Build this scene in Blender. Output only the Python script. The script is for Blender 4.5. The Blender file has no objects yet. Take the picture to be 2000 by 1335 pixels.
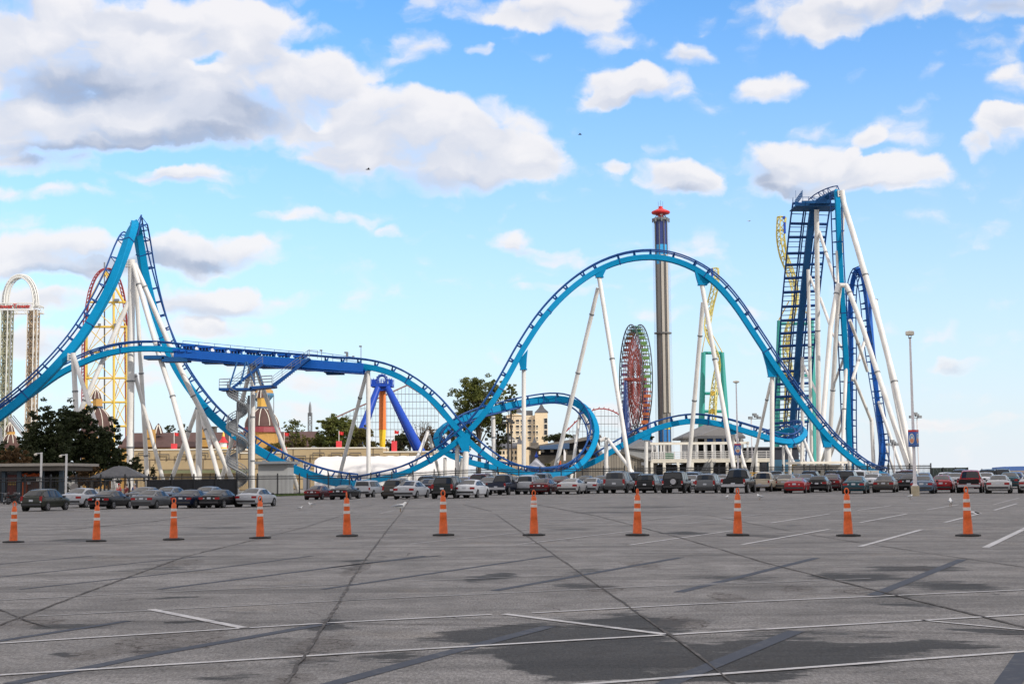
import bpy, math, random
import numpy as np
from mathutils import Vector, Matrix

SC = bpy.context.scene
COL = SC.collection
random.seed(7)
RAD = math.radians
F = 2778.0                      # focal length in photo pixels (50 mm on 36 mm)
CAMZ = 1.65
TILT = math.atan((926 - 667.5) / F)
ROLL = RAD(-0.5)

# ------------------------------------------------------------------ camera
cd = bpy.data.cameras.new('camera')
cam = bpy.data.objects.new('camera', cd)
COL.objects.link(cam)
cd.lens = 50.0
cd.sensor_width = 36.0
cd.clip_start = 0.1
cd.clip_end = 20000
ROT = Matrix.Rotation(math.pi / 2 + TILT, 3, 'X') @ Matrix.Rotation(ROLL, 3, 'Z')
cam.matrix_world = Matrix.Translation((0, 0, CAMZ)) @ ROT.to_4x4()
SC.camera = cam

# ------------------------------------------------------------------ exposure
SC.view_settings.view_transform = 'Standard'
SC.view_settings.look = 'None'
SC.view_settings.exposure = 0.35
SC.view_settings.gamma = 1.0
EXPO = 2 ** 0.35
SC.cycles.max_bounces = 6
SC.cycles.diffuse_bounces = 3
SC.cycles.glossy_bounces = 3
SC.cycles.transmission_bounces = 3

# ------------------------------------------------------------------ sun
SUN_AZ, SUN_EL = RAD(128), RAD(29)      # azimuth clockwise from +Y (away from the camera)
SUN_DIR = Vector((math.sin(SUN_AZ) * math.cos(SUN_EL), math.cos(SUN_AZ) * math.cos(SUN_EL), math.sin(SUN_EL)))
sl = bpy.data.lights.new('sun', 'SUN')
sl.energy = 2.9
sl.angle = RAD(0.5)
sl.color = (1.0, 0.93, 0.82)
sun = bpy.data.objects.new('sun', sl)
COL.objects.link(sun)
sun.rotation_euler = SUN_DIR.to_track_quat('Z', 'Y').to_euler()
sun.location = (60, -60, 80)


def ray(u, v):
    return ROT @ Vector(((u - 1000) / F, -(v - 667.5) / F, -1))


def P(u, v, Y):
    """world point at depth Y seen at photo pixel u, v"""
    d = ray(u, v)
    return Vector((0, 0, CAMZ)) + d * (Y / d.y)


def proj(p):
    q = ROT.transposed() @ (Vector(p) - Vector((0, 0, CAMZ)))
    return 1000 + F * q.x / -q.z, 667.5 - F * q.y / -q.z


def sstep(a):
    a = min(1, max(0, a))
    return a * a * (3 - 2 * a)


def gz(x, y):
    """height of the ground: the lot sinks a little towards the far left"""
    return -0.55 * sstep((y - 45) / 50) * sstep((-x - 3) / 15)


def G(u, v):
    """ground point at a photo pixel"""
    d = ray(u, v)
    z = 0.0
    for _ in range(12):
        t = (z - CAMZ) / d.z
        p = Vector((0, 0, CAMZ)) + d * t
        z = gz(p.x, p.y)
    return p


def GY(u, Y, vv=930):
    p = P(u, vv, Y)
    return Vector((p.x, Y, gz(p.x, Y)))


def px(n, Y):
    return n * Y / F


# ------------------------------------------------------------------ sky
def sph(u, v):
    d = ray(u, v).normalized()
    return math.atan2(d.x, d.y), math.asin(d.z)


# photo px centre, px radii, weight
BLOBS = [(90, 70, 250, 80, 1), (330, 60, 240, 95, 1), (480, 62, 130, 75, 1), (200, 150, 320, 80, 1.1), (555, 155, 170, 60, .9),
         (470, 195, 230, 62, 1.0), (200, 215, 220, 50, .8), (80, 245, 210, 60, 1), (250, 235, 240, 50, .9), (400, 250, 160, 44, .8), (415, 112, 75, 26, -1.3), (655, 140, 95, 45, .85), (640, 215, 60, 18, -.5), (770, 225, 115, 60, 1), (690, 262, 200, 62, .9),
         (900, 262, 150, 62, 1), (850, 318, 250, 58, 1), (1000, 330, 120, 42, .8), (825, 90, 62, 45, .62), (940, 97, 28, 20, .7),
         (1080, 10, 160, 44, 1), (1190, 60, 70, 30, .5), (1250, 163, 140, 36, 1), (1170, 188, 60, 18, .8), (1355, 97, 68, 30, .95), (1500, 157, 62, 32, .8),
         (1650, 18, 210, 48, .85), (1600, 60, 80, 30, .6), (1950, 15, 130, 34, .8), (1310, 342, 85, 36, 1), (1350, 360, 60, 30, .9),
         (1550, 312, 112, 46, 1.15), (1620, 342, 170, 34, 1.15), (1745, 340, 85, 40, 1), (1672, 306, 24, 26, .8), (1705, 266, 42, 20, .7),
         (1965, 270, 75, 42, .85), (1890, 302, 32, 22, .7), (1990, 170, 60, 28, .6), (365, 343, 95, 22, .95), (100, 318, 160, 24, .75),
         (100, 378, 160, 18, .5), (80, 500, 250, 42, 1.15), (400, 505, 140, 38, 1.1), (250, 540, 200, 24, .7), (410, 595, 170, 30, 1.0), (60, 585, 190, 30, .9), (430, 640, 130, 20, .9), (110, 660, 200, 28, .9), (330, 690, 200, 18, .6),
         (1020, 470, 62, 28, .7), (1075, 496, 60, 18, .6), (1870, 702, 64, 17, .9), (1860, 806, 190, 14, .55), (745, 455, 36, 14, .6),
         (1250, 512, 170, 18, .45), (1110, 568, 110, 15, .55), (660, 745, 150, 30, .6), (1180, 800, 70, 30, .7), (150, 735, 200, 22, .6), (1420, 620, 160, 14, .35),
         (560, 800, 160, 26, .5), (1985, 240, 60, 20, .6), (1060, 290, 40, 24, .5), (1190, 322, 36, 14, .6), (600, 430, 140, 14, .35)]

# grey undersides
SHADES = [(190, 160, 190, 52, 1.05), (20, 5, 90, 30, .8), (240, 25, 120, 26, .6), (150, 288, 230, 30, 1.1), (450, 222, 130, 46, .95), (330, 262, 170, 30, .9), (800, 365, 230, 34, .9), (600, 330, 120, 26, .5),
          (120, 315, 160, 20, .5), (1300, 374, 70, 16, .8), (1485, 335, 60, 30, .9), (1545, 356, 80, 18, .8), (1680, 372, 120, 12, .5), (1950, 12, 110, 30, .8), (1700, 25, 130, 26, .5), (300, 525, 170, 26, .9), (90, 545, 170, 24, .9),
          (440, 528, 90, 18, .7), (1870, 712, 56, 10, .9), (365, 360, 80, 12, .8), (1240, 190, 110, 14, .5), (1355, 118, 55, 12, .5), (420, 612, 130, 16, .7), (1000, 488, 60, 14, .5)]

world = bpy.data.worlds.new('World')
SC.world = world
world.use_nodes = True
world.cycles.sampling_method = 'MANUAL'
world.cycles.sample_map_resolution = 256
NT = world.node_tree
NT.nodes.clear()


class NB:
    """small node-building helper"""

    def __init__(self, nt):
        self.nt = nt

    def n(self, typ, **kw):
        nd = self.nt.nodes.new(typ)
        for k, val in kw.items():
            setattr(nd, k, val)
        return nd

    def put(self, sock, val):
        if isinstance(val, bpy.types.NodeSocket):
            self.nt.links.new(val, sock)
        elif val is not None:
            sock.default_value = val

    def m(self, op, a, b=None, c=None, clamp=False):
        nd = self.n('ShaderNodeMath', operation=op, use_clamp=clamp)
        for s, val in zip(nd.inputs, (a, b, c)):
            self.put(s, val)
        return nd.outputs[0]

    def v(self, op, a, b=None, c=None):
        nd = self.n('ShaderNodeVectorMath', operation=op)
        for s, val in zip(nd.inputs, (a, b, c)):
            self.put(s, val)
        return nd.outputs['Value'] if op in ('DOT_PRODUCT', 'LENGTH', 'DISTANCE') else nd.outputs[0]

    def noise(self, vec, scale, detail=2, rough=0.5, dist=0.0, out=0):
        nd = self.n('ShaderNodeTexNoise')
        self.put(nd.inputs['Vector'], vec)
        nd.inputs['Scale'].default_value = scale
        nd.inputs['Detail'].default_value = detail
        nd.inputs['Roughness'].default_value = rough
        nd.inputs['Distortion'].default_value = dist
        return nd.outputs[out]

    def mr(self, val, a, b, c=0.0, d=1.0, smooth=False):
        nd = self.n('ShaderNodeMapRange', interpolation_type='SMOOTHSTEP' if smooth else 'LINEAR')
        for s, x in zip(nd.inputs, (val, a, b, c, d)):
            self.put(s, x)
        return nd.outputs[0]

    def mix(self, f, a, b, blend='MIX'):
        nd = self.n('ShaderNodeMix', data_type='RGBA', blend_type=blend)
        self.put(nd.inputs[0], f)
        self.put(nd.inputs[6], a if isinstance(a, bpy.types.NodeSocket) else (*a, 1))
        self.put(nd.inputs[7], b if isinstance(b, bpy.types.NodeSocket) else (*b, 1))
        return nd.outputs[2]


def blob_group():
    g = bpy.data.node_groups.new('cloud_field', 'ShaderNodeTree')
    g.interface.new_socket('P', in_out='INPUT', socket_type='NodeSocketVector')
    g.interface.new_socket('D', in_out='OUTPUT', socket_type='NodeSocketFloat')
    g.interface.new_socket('S', in_out='OUTPUT', socket_type='NodeSocketFloat')
    b = NB(g)
    gi = g.nodes.new('NodeGroupInput')
    go = g.nodes.new('NodeGroupOutput')
    p = gi.outputs[0]
    warp = b.noise(p, 9, 4, .55, 0, 1)
    warp = b.v('MULTIPLY', b.v('SUBTRACT', warp, (.5, .5, .5)), (.075, .05, 0))
    warp2 = b.noise(p, 42, 4, .6, 0, 1)
    warp2 = b.v('MULTIPLY', b.v('SUBTRACT', warp2, (.5, .5, .5)), (.022, .014, 0))
    q = b.v('ADD', b.v('ADD', p, warp), warp2)
    tot = rel = None
    for (u, v, ru, rv, w) in BLOBS:
        a, e = sph(u, v)
        d = b.v('MULTIPLY', b.v('SUBTRACT', q, (a, e, 0)), (F / (ru * 1.12), F / (rv * 1.15), 0))
        f = b.m('MULTIPLY', b.m('SUBTRACT', 1.0, b.v('DOT_PRODUCT', d, d), clamp=True), w)
        y = b.v('DOT_PRODUCT', d, (.25, 1, 0))
        tot = f if tot is None else b.m('ADD', f, tot)
        rel = b.m('MULTIPLY', f, y) if rel is None else b.m('MULTIPLY_ADD', f, y, rel)
    rel = b.m('DIVIDE', rel, b.m('MAXIMUM', tot, .02))
    # broken cloud over the rest of the sky, above and behind the view
    se = b.n('ShaderNodeSeparateXYZ')
    g.links.new(p, se.inputs[0])
    out = b.m('MAXIMUM', b.mr(se.outputs[1], .34, .45, smooth=True), b.mr(b.m('ABSOLUTE', se.outputs[0]), .42, .6, smooth=True))
    gen = b.m('MULTIPLY', b.mr(b.noise(p, 2.6, 3, .6), .36, .46), out)
    tot = b.m('MAXIMUM', b.m('MINIMUM', tot, 1.1), gen)
    rel = b.m('MAXIMUM', rel, b.m('MULTIPLY', out, .4))
    st = b.v('MULTIPLY', q, (1.0, 1.7, 1.0))
    fb = b.noise(st, 34, 6, .6)
    fb2 = b.noise(st, 12, 3, .5)

    def puffs(sc):
        vo = b.n('ShaderNodeTexVoronoi', feature='SMOOTH_F1', voronoi_dimensions='2D')
        g.links.new(st, vo.inputs['Vector'])
        vo.inputs['Scale'].default_value = sc
        vo.inputs['Smoothness'].default_value = .35
        return b.m('SUBTRACT', .42, vo.outputs['Distance'])
    pf = b.m('MULTIPLY_ADD', puffs(52), .45, puffs(23))
    t = b.m('MULTIPLY_ADD', b.m('SUBTRACT', fb2, .5), 1.25, tot)
    t = b.m('MULTIPLY_ADD', b.m('SUBTRACT', fb, .5), .9, t)
    t = b.m('MULTIPLY_ADD', pf, .55, t)
    g.links.new(t, go.inputs[0])
    for (u, v, ru, rv, w) in SHADES:
        a, e = sph(u, v)
        d = b.v('MULTIPLY', b.v('SUBTRACT', q, (a, e, 0)), (F / ru, F / rv, 0))
        rel = b.m('MULTIPLY_ADD', b.m('SUBTRACT', 1.0, b.v('DOT_PRODUCT', d, d), clamp=True), -w, rel)
    sh = b.m('MULTIPLY_ADD', b.m('SUBTRACT', fb, .5), .9, rel)
    sh = b.m('MULTIPLY_ADD', b.m('SUBTRACT', fb2, .5), 1.3, sh)
    sh = b.m('MULTIPLY_ADD', pf, .55, sh)
    g.links.new(sh, go.inputs[1])
    return g


B = NB(NT)
tc = B.n('ShaderNodeTexCoord')
sep = B.n('ShaderNodeSeparateXYZ')
NT.links.new(tc.outputs['Generated'], sep.inputs[0])
az = B.m('ARCTAN2', sep.outputs[0], sep.outputs[1])
el = B.m('ARCSINE', sep.outputs[2])
cmb = B.n('ShaderNodeCombineXYZ')
NT.links.new(az, cmb.inputs[0])
NT.links.new(el, cmb.inputs[1])
qv = cmb.outputs[0]
grp = blob_group()


def field(vec):
    nd = B.n('ShaderNodeGroup')
    nd.node_tree = grp
    NT.links.new(vec, nd.inputs[0])
    return nd.outputs[0], nd.outputs[1]


D0, S0 = field(qv)
soft = B.mr(S0, -.5, .45, 1.10, .66, smooth=True)
alpha = B.mr(D0, .06, B.m('ADD', soft, .06), smooth=True)
sky = B.n('ShaderNodeTexSky', sky_type='NISHITA')
sky.sun_disc = False
sky.sun_elevation = SUN_EL
sky.sun_rotation = SUN_AZ
sky.altitude = 100
sky.air_density = 1.0
sky.dust_density = 0.6
sky.ozone_density = 1.2
WS = 0.13                                 # world strength
K = 1.0 / (WS * EXPO)                     # picture value -> world value
skycol = B.mix(1.0, sky.outputs[0], (.60, 1.06, 1.45), 'MULTIPLY')
hz = B.mr(el, .0, .36, 0.0, 1.0)
hazef = B.m('POWER', B.m('SUBTRACT', 1.0, hz, clamp=True), 1.6)
skycol = B.mix(B.m('MULTIPLY', hazef, .97), skycol, (.84 * K, .885 * K, .95 * K))
lit = B.mr(S0, -1.2, .72, 0, 1)
thick = B.mr(D0, .2, 1.0, smooth=True)
lit = B.m('SUBTRACT', 1.0, B.m('MULTIPLY', B.m('SUBTRACT', 1.0, lit), thick), clamp=True)
lo = B.mix(B.mr(lit, .0, .5, smooth=True), (.38 * K, .44 * K, .58 * K), (.70 * K, .725 * K, .81 * K))
ccol = B.mix(B.mr(lit, .42, .95, smooth=True), lo, (.95 * K, .925 * K, .93 * K))
ccol = B.mix(B.m('MULTIPLY', hazef, .22), ccol, (.82 * K, .88 * K, .95 * K))
# clouds overhead and behind the camera face the sun and are brighter
over = B.m('MAXIMUM', B.mr(el, .36, .6, smooth=True), B.mr(B.m('ABSOLUTE', az), .5, .8, smooth=True))
ccol = B.mix(over, ccol, B.mix(1.0, ccol, (1.04, 1.0, .96), 'MULTIPLY'))
cb = B.v('SCALE', ccol)
NT.links.new(B.m('MULTIPLY_ADD', over, .35, 1.0), cb.node.inputs['Scale'])
ccol = cb
final = B.mix(B.m('MULTIPLY', alpha, .94), skycol, ccol)
bg = B.n('ShaderNodeBackground')
bg.inputs['Strength'].default_value = WS
NT.links.new(final, bg.inputs['Color'])
wo = B.n('ShaderNodeOutputWorld')
NT.links.new(bg.outputs[0], wo.inputs[0])


# ------------------------------------------------------------------ materials
def mat(name, col, rough=.6, metal=0.0, var=.12, scale=1.5, coat=0.0, bump=0.0, bscale=20, emis=None, streak=False, spec=.5):
    m = bpy.data.materials.new(name)
    m.use_nodes = True
    nt = m.node_tree
    b = NB(nt)
    bs = nt.nodes['Principled BSDF']
    bs.inputs['Roughness'].default_value = rough
    bs.inputs['Metallic'].default_value = metal
    bs.inputs['Coat Weight'].default_value = coat
    bs.inputs['Coat Roughness'].default_value = .08
    bs.inputs['Specular IOR Level'].default_value = spec
    tcn = b.n('ShaderNodeTexCoord')
    v = tcn.outputs['Object']
    if var:
        vv = b.v('MULTIPLY', v, (1, 1, .25)) if streak else v
        n1 = b.noise(vv, scale, 5, .6)
        f = b.mr(n1, .3, .7, 1 - var, 1 + var)
        cm = b.v('SCALE', tuple(col))
        nd = cm.node
        nt.links.new(f, nd.inputs['Scale'])
        nt.links.new(cm, bs.inputs['Base Color'])
    else:
        bs.inputs['Base Color'].default_value = (*col, 1)
    if bump:
        bn = b.n('ShaderNodeBump')
        bn.inputs['Strength'].default_value = bump
        bn.inputs['Distance'].default_value = .02
        nt.links.new(b.noise(v, bscale, 4, .6), bn.inputs['Height'])
        nt.links.new(bn.outputs[0], bs.inputs['Normal'])
    if emis:
        bs.inputs['Emission Color'].default_value = (*col, 1)
        bs.inputs['Emission Strength'].default_value = emis
    return m


def leafmat(name, c1, c2):
    m = bpy.data.materials.new(name)
    m.use_nodes = True
    nt = m.node_tree
    b = NB(nt)
    bs = nt.nodes['Principled BSDF']
    bs.inputs['Roughness'].default_value = .6
    bs.inputs['Specular IOR Level'].default_value = .25
    g = b.n('ShaderNodeNewGeometry')
    n1 = b.noise(b.n('ShaderNodeTexCoord').outputs['Object'], .5, 3)
    f = b.m('ADD', b.m('MULTIPLY', g.outputs['Random Per Island'], .6), b.mr(n1, .35, .65, 0, .4), clamp=True)
    nt.links.new(b.mix(f, c1, c2), bs.inputs['Base Color'])
    tr = b.n('ShaderNodeBsdfTranslucent')
    nt.links.new(b.mix(f, c1, c2), tr.inputs['Color'])
    ms = b.n('ShaderNodeMixShader')
    ms.inputs[0].default_value = .25
    nt.links.new(bs.outputs[0], ms.inputs[1])
    nt.links.new(tr.outputs[0], ms.inputs[2])
    nt.links.new(ms.outputs[0], nt.nodes['Material Output'].inputs[0])
    return m


def patmat(name, col, line, sx, sy, width, axis='XZ', rough=.7, jitter=0, var=.1, offset=.5):
    """brick-texture panels or slats on a surface, in object space"""
    m = mat(name, col, rough, var=0)
    nt = m.node_tree
    b = NB(nt)
    tcn = b.n('ShaderNodeTexCoord')
    s = b.n('ShaderNodeSeparateXYZ')
    nt.links.new(tcn.outputs['Object'], s.inputs[0])
    c = b.n('ShaderNodeCombineXYZ')
    nt.links.new(s.outputs[axis[0]], c.inputs[0])
    nt.links.new(s.outputs[axis[1]], c.inputs[1])
    br = b.n('ShaderNodeTexBrick')
    br.offset = offset
    nt.links.new(c.outputs[0], br.inputs['Vector'])
    br.inputs['Color1'].default_value = (*[x * (1 + var) for x in col], 1)
    br.inputs['Color2'].default_value = (*[x * (1 - var) for x in col], 1)
    br.inputs['Mortar'].default_value = (*line, 1)
    br.inputs['Scale'].default_value = 1
    br.inputs['Brick Width'].default_value = sx
    br.inputs['Row Height'].default_value = sy
    br.inputs['Mortar Size'].default_value = width
    br.inputs['Mortar Smooth'].default_value = .1
    n1 = b.noise(tcn.outputs['Object'], .6, 5, .6)
    res = b.mix(b.mr(n1, .3, .7, 0, .35), br.outputs[0], tuple(x * .72 for x in col))
    nt.links.new(res, nt.nodes['Principled BSDF'].inputs['Base Color'])
    return m


M = {}
M['turq'] = mat('turquoise_paint', (.002, .195, .395), .6, var=.07, spec=.08)
M['navy'] = mat('dark_blue_paint', (.005, .052, .20), .55, var=.08, spec=.25)
M['navydark'] = mat('navy_paint', (.007, .070, .205), .6, var=.1, spec=.25)
M['brake'] = mat('brake_run_blue_paint', (.004, .085, .38), .55, var=.08, spec=.25)
M['white'] = mat('white_column_paint', (.60, .585, .565), .5, var=.17, scale=.9, streak=True)
M['black'] = mat('black_metal', (.012, .013, .016), .45, var=.1)
M['rubber'] = mat('black_rubber', (.012, .012, .012), .8, var=.1)
M['greysteel'] = mat('galvanised_steel', (.15, .16, .175), .6, .0, var=.12)
M['glass'] = mat('dark_glass', (.010, .013, .017), .06, var=0, spec=.42)
M['chrome'] = mat('wheel_metal', (.34, .34, .36), .35, .6, var=0)
M['red'] = mat('red_paint', (.50, .02, .022), .45, var=.08)
M['tail'] = mat('tail_light_plastic', (.25, .010, .012), .2, var=0, spec=.3)
M['plate'] = mat('number_plate', (.42, .43, .46), .4, var=0)
M['orange'] = mat('orange_plastic', (.60, .10, .014), .6, var=.25, scale=9)
M['collar'] = mat('reflective_collar', (.50, .46, .43), .5, var=.12, scale=9)
M['yellow'] = mat('yellow_paint', (.62, .42, .06), .45, var=.08)
M['spireyellow'] = mat('pale_yellow_track_paint', (.52, .45, .13), .5, var=.1)
M['teal'] = mat('teal_paint', (.02, .27, .24), .45, var=.06)
M['brownroof'] = mat('brown_shingle', (.075, .037, .032), .8, var=.2, scale=.8, bump=.3)
M['ochre'] = mat('ochre_plaster', (.42, .235, .06), .7, var=.12, scale=.5)
M['cream'] = mat('cream_plaster', (.66, .53, .36), .7, var=.06, scale=.3)
M['creamlight'] = mat('pale_cream_trim', (.66, .62, .54), .7, var=.06)
M['slate'] = mat('slate_roof', (.075, .078, .09), .7, var=.2, scale=.6)
M['white_wall'] = mat('white_vinyl', (.76, .74, .74), .6, var=.04, scale=.25)
M['greywall'] = mat('grey_plaster', (.26, .265, .27), .7, var=.06, scale=.5)
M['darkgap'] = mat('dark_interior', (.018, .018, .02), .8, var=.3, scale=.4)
M['screen'] = mat('dark_privacy_mesh', (.018, .02, .026), .8, var=.35, scale=.5)
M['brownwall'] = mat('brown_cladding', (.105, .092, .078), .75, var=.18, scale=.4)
M['concrete'] = mat('concrete', (.34, .29, .20), .85, var=.2, scale=2.5, bump=.2)
M['lampcream'] = mat('lamp_housing', (.62, .57, .47), .5, var=.05)
M['pole'] = mat('pale_pole_paint', (.60, .57, .58), .45, var=.06)
M['maxblue'] = mat('ride_blue_paint', (.006, .052, .36), .45, var=.06, spec=.3)
M['maxorange'] = mat('ride_orange_paint', (.68, .17, .025), .5, var=.06)
M['signblue'] = mat('banner_blue', (.02, .10, .36), .5, var=.05)
M['grass'] = mat('grass', (.09, .13, .035), .9, var=.35, scale=6, bump=.4)
M['tan_siding'] = patmat('tan_corrugated_siding', (.23, .205, .17), (.10, .085, .07), .42, 40, .05, 'XZ', offset=0)
M['beigepanel'] = patmat('beige_panel_wall', (.39, .295, .17), (.10, .07, .045), 4.6, 1.75, .11, 'XZ', offset=.37, var=.10)
M['bark'] = mat('bark', (.055, .042, .032), .9, var=.3, scale=3, bump=.5)
M['skin'] = mat('skin', (.42, .25, .18), .5, var=.05)

# ------------------------------------------------------------------ object helpers
WOFF = {}


def tag(o, label=None, cat=None, group=None, kind=None):
    for k, val in (('label', label), ('category', cat), ('group', group), ('kind', kind)):
        if val:
            o[k] = val
    return o


def thing(name, loc, label, cat, group=None, rz=0.0):
    o = bpy.data.objects.new(name, None)
    COL.objects.link(o)
    o.empty_display_size = .5
    o.location = loc
    o.rotation_euler.z = rz
    WOFF[o.name] = Vector(loc)
    return tag(o, label, cat, group)


class MB:
    def __init__(self):
        self.v, self.f, self.mi, self.cur = [], [], [], 0

    def add(self, vs, fs):
        n = len(self.v)
        self.v += [tuple(p) for p in vs]
        self.f += [tuple(i + n for i in f) for f in fs]
        self.mi += [self.cur] * len(fs)
        return self

    def box(self, c, s, rz=0.0, basis=None):
        hx, hy, hz_ = s[0] / 2, s[1] / 2, s[2] / 2
        R = basis if basis is not None else Matrix.Rotation(rz, 3, 'Z')
        c = Vector(c)
        vs = [c + R @ Vector((x * hx, y * hy, z * hz_)) for z in (-1, 1) for x, y in ((-1, -1), (1, -1), (1, 1), (-1, 1))]
        return self.add(vs, [(0, 3, 2, 1), (4, 5, 6, 7), (0, 1, 5, 4), (1, 2, 6, 5), (2, 3, 7, 6), (3, 0, 4, 7)])

    def tube(self, pts, r, n=8, caps=True):
        pts = [Vector(p) for p in pts]
        rs = r if isinstance(r, (list, tuple)) else [r] * len(pts)
        rings = []
        prev = None
        for i, p in enumerate(pts):
            t = (pts[min(i + 1, len(pts) - 1)] - pts[max(i - 1, 0)]).normalized()
            a = prev if prev is not None else (Vector((0, 0, 1)) if abs(t.z) < .9 else Vector((0, 1, 0)))
            s = (a - t * a.dot(t))
            if s.length < 1e-4:
                s = Vector((1, 0, 0)) - t * t.x
            s.normalize()
            prev = s
            w = t.cross(s)
            rings.append([p + (s * math.cos(2 * math.pi * k / n) + w * math.sin(2 * math.pi * k / n)) * rs[i] for k in range(n)])
        vs = [q for rg in rings for q in rg]
        fs = [(i * n + k, i * n + (k + 1) % n, (i + 1) * n + (k + 1) % n, (i + 1) * n + k) for i in range(len(pts) - 1) for k in range(n)]
        if caps:
            fs += [tuple(reversed(range(n))), tuple((len(pts) - 1) * n + k for k in range(n))]
        return self.add(vs, fs)

    def lathe(self, prof, c, n=16, basis=None, a0=0.0):
        """prof: list of (radius, height)"""
        c = Vector(c)
        R = basis if basis is not None else Matrix.Identity(3)
        vs = [c + R @ Vector((r * math.cos(a0 + 2 * math.pi * k / n), r * math.sin(a0 + 2 * math.pi * k / n), h)) for r, h in prof for k in range(n)]
        fs = [(i * n + k, i * n + (k + 1) % n, (i + 1) * n + (k + 1) % n, (i + 1) * n + k) for i in range(len(prof) - 1) for k in range(n)]
        fs += [tuple(reversed(range(n))), tuple((len(prof) - 1) * n + k for k in range(n))]
        return self.add(vs, fs)

    def prism(self, poly, ext):
        """planar polygon (world points) extruded by a vector"""
        poly = [Vector(p) for p in poly]
        ext = Vector(ext)
        n = len(poly)
        return self.add(poly + [p + ext for p in poly],
                        [tuple(reversed(range(n))), tuple(n + k for k in range(n))] + [(k, (k + 1) % n, n + (k + 1) % n, n + k) for k in range(n)])

    def quad(self, a, b, c, d):
        return self.add([a, b, c, d], [(0, 1, 2, 3)])

    def build(self, name, material, parent=None, smooth=False, local=False, sharp=None):
        off = Vector((0, 0, 0))
        if parent is not None:
            off = WOFF.get(parent.name, off)
        if local:
            vs = self.v
        else:
            vs = [(p[0] - off.x, p[1] - off.y, p[2] - off.z) for p in self.v]
        me = bpy.data.meshes.new(name)
        me.from_pydata(vs, [], self.f)
        ml = material if isinstance(material, (list, tuple)) else [material]
        for m in ml:
            me.materials.append(m)
        if len(ml) > 1:
            me.polygons.foreach_set('material_index', self.mi)
        if smooth or sharp:
            me.polygons.foreach_set('use_smooth', [True] * len(me.polygons))
            me.set_sharp_from_angle(angle=RAD(sharp or 40))
        me.update()
        o = bpy.data.objects.new(name, me)
        COL.objects.link(o)
        if parent is not None:
            o.parent = parent
            WOFF[o.name] = off
        return o


def catmull(ctrl, step):
    """dense samples along a list of (Vector, Vector) control pairs"""
    out = []
    n = len(ctrl)
    for i in range(n - 1):
        p0, p1, p2, p3 = (ctrl[max(i - 1, 0)], ctrl[i], ctrl[i + 1], ctrl[min(i + 2, n - 1)])
        k = max(2, int((p2[0] - p1[0]).length / step))
        for j in range(k):
            t = j / k
            r = []
            for q in range(len(p0)):
                a, b, c, d = p0[q], p1[q], p2[q], p3[q]
                r.append(.5 * ((2 * b) + (c - a) * t + (2 * a - 5 * b + 4 * c - d) * t * t + (3 * b - a - 3 * c + d) * t ** 3))
            out.append(r)
    out.append(list(ctrl[-1]))
    return out


# ------------------------------------------------------------------ ground
def sheet(name, xs, ys, dz, material, kind='structure', hole=None):
    vs = [(x, y, gz(x, y) + dz) for y in ys for x in xs]
    nx = len(xs)
    fs = [(j * nx + i, j * nx + i + 1, (j + 1) * nx + i + 1, (j + 1) * nx + i) for j in range(len(ys) - 1) for i in range(nx - 1)]
    o = MB().add(vs, fs).build(name, material, smooth=True)
    return tag(o, kind=kind)


# stains on the lot: photo px ellipse -> ground ellipse (x, y, rx, ry, weight)
def gell(u, v, ru, rv, w=1.0):
    c = G(u, v)
    a, b = G(u - ru, v), G(u + ru, v)
    t, d = G(u, v - rv), G(u, v + rv)
    return (c.x, (t.y + d.y) / 2, (b.x - a.x) / 2, (t.y - d.y) / 2, w)


DAMP = [gell(1130, 1265, 240, 60), gell(930, 1240, 150, 22, .9), gell(1250, 1225, 140, 18, .9), gell(780, 1285, 110, 12, .8), gell(1560, 1275, 260, 30, .95),
        gell(1420, 1290, 190, 45, .9), gell(1100, 1310, 140, 35), gell(1800, 1262, 160, 14, .8), gell(1340, 1215, 130, 12, .7), gell(940, 1128, 60, 11, .85),
        gell(1150, 1145, 75, 9, .8), gell(1400, 1128, 110, 7, .6), gell(1690, 1125, 130, 12, .75), gell(1870, 1145, 140, 14, .75), gell(1790, 1110, 100, 8, .8),
        gell(1330, 1041, 60, 5, .9), gell(1930, 1230, 90, 6, 1.1), gell(1750, 1180, 110, 9, .6), gell(160, 1222, 150, 10, .55), gell(385, 1216, 40, 4, 1),
        gell(300, 1262, 60, 14, .5), gell(600, 1285, 110, 22, .55), gell(640, 1225, 90, 14, .45), gell(90, 1275, 40, 3, .9), gell(310, 1170, 45, 3, .8),
        gell(420, 1200, 120, 5, .4), gell(1480, 1047, 90, 5, .5), gell(1120, 1033, 70, 4, .5), gell(140, 1056, 90, 4, .7), gell(560, 1245, 90, 9, .4), gell(1240, 990, 160, 4, .5),
        gell(700, 1050, 60, 3, .3), gell(1620, 1240, 200, 10, .5), gell(500, 1318, 170, 8, .5), gell(1330, 1325, 260, 14, .9)]


CRAZE = [gell(330, 1255, 130, 30), gell(200, 1275, 70, 20, .8), gell(620, 1268, 80, 32), gell(695, 1112, 26, 16), gell(350, 1100, 45, 9, .9), gell(1255, 1103, 45, 11, .8), gell(1420, 1166, 45, 12, .8), gell(1700, 1155, 90, 10, .8),
         gell(60, 1216, 70, 14), gell(1335, 1215, 60, 14), gell(1560, 1150, 50, 10, .7), gell(1180, 1150, 50, 12, .6), gell(580, 1325, 60, 14, .8), gell(1800, 1110, 60, 8, .6)]
DAMP += [gell(703, 1102, 22, 24, .55), gell(640, 1212, 30, 22, .45), gell(1130, 1118, 60, 12, .5), gell(1250, 1205, 60, 22, .5), gell(1620, 1128, 100, 9, .6), gell(1740, 1160, 90, 9, .6), gell(300, 1112, 80, 9, .45), gell(1200, 1000, 120, 3, .5), gell(430, 1030, 120, 4, .5)]


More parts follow.
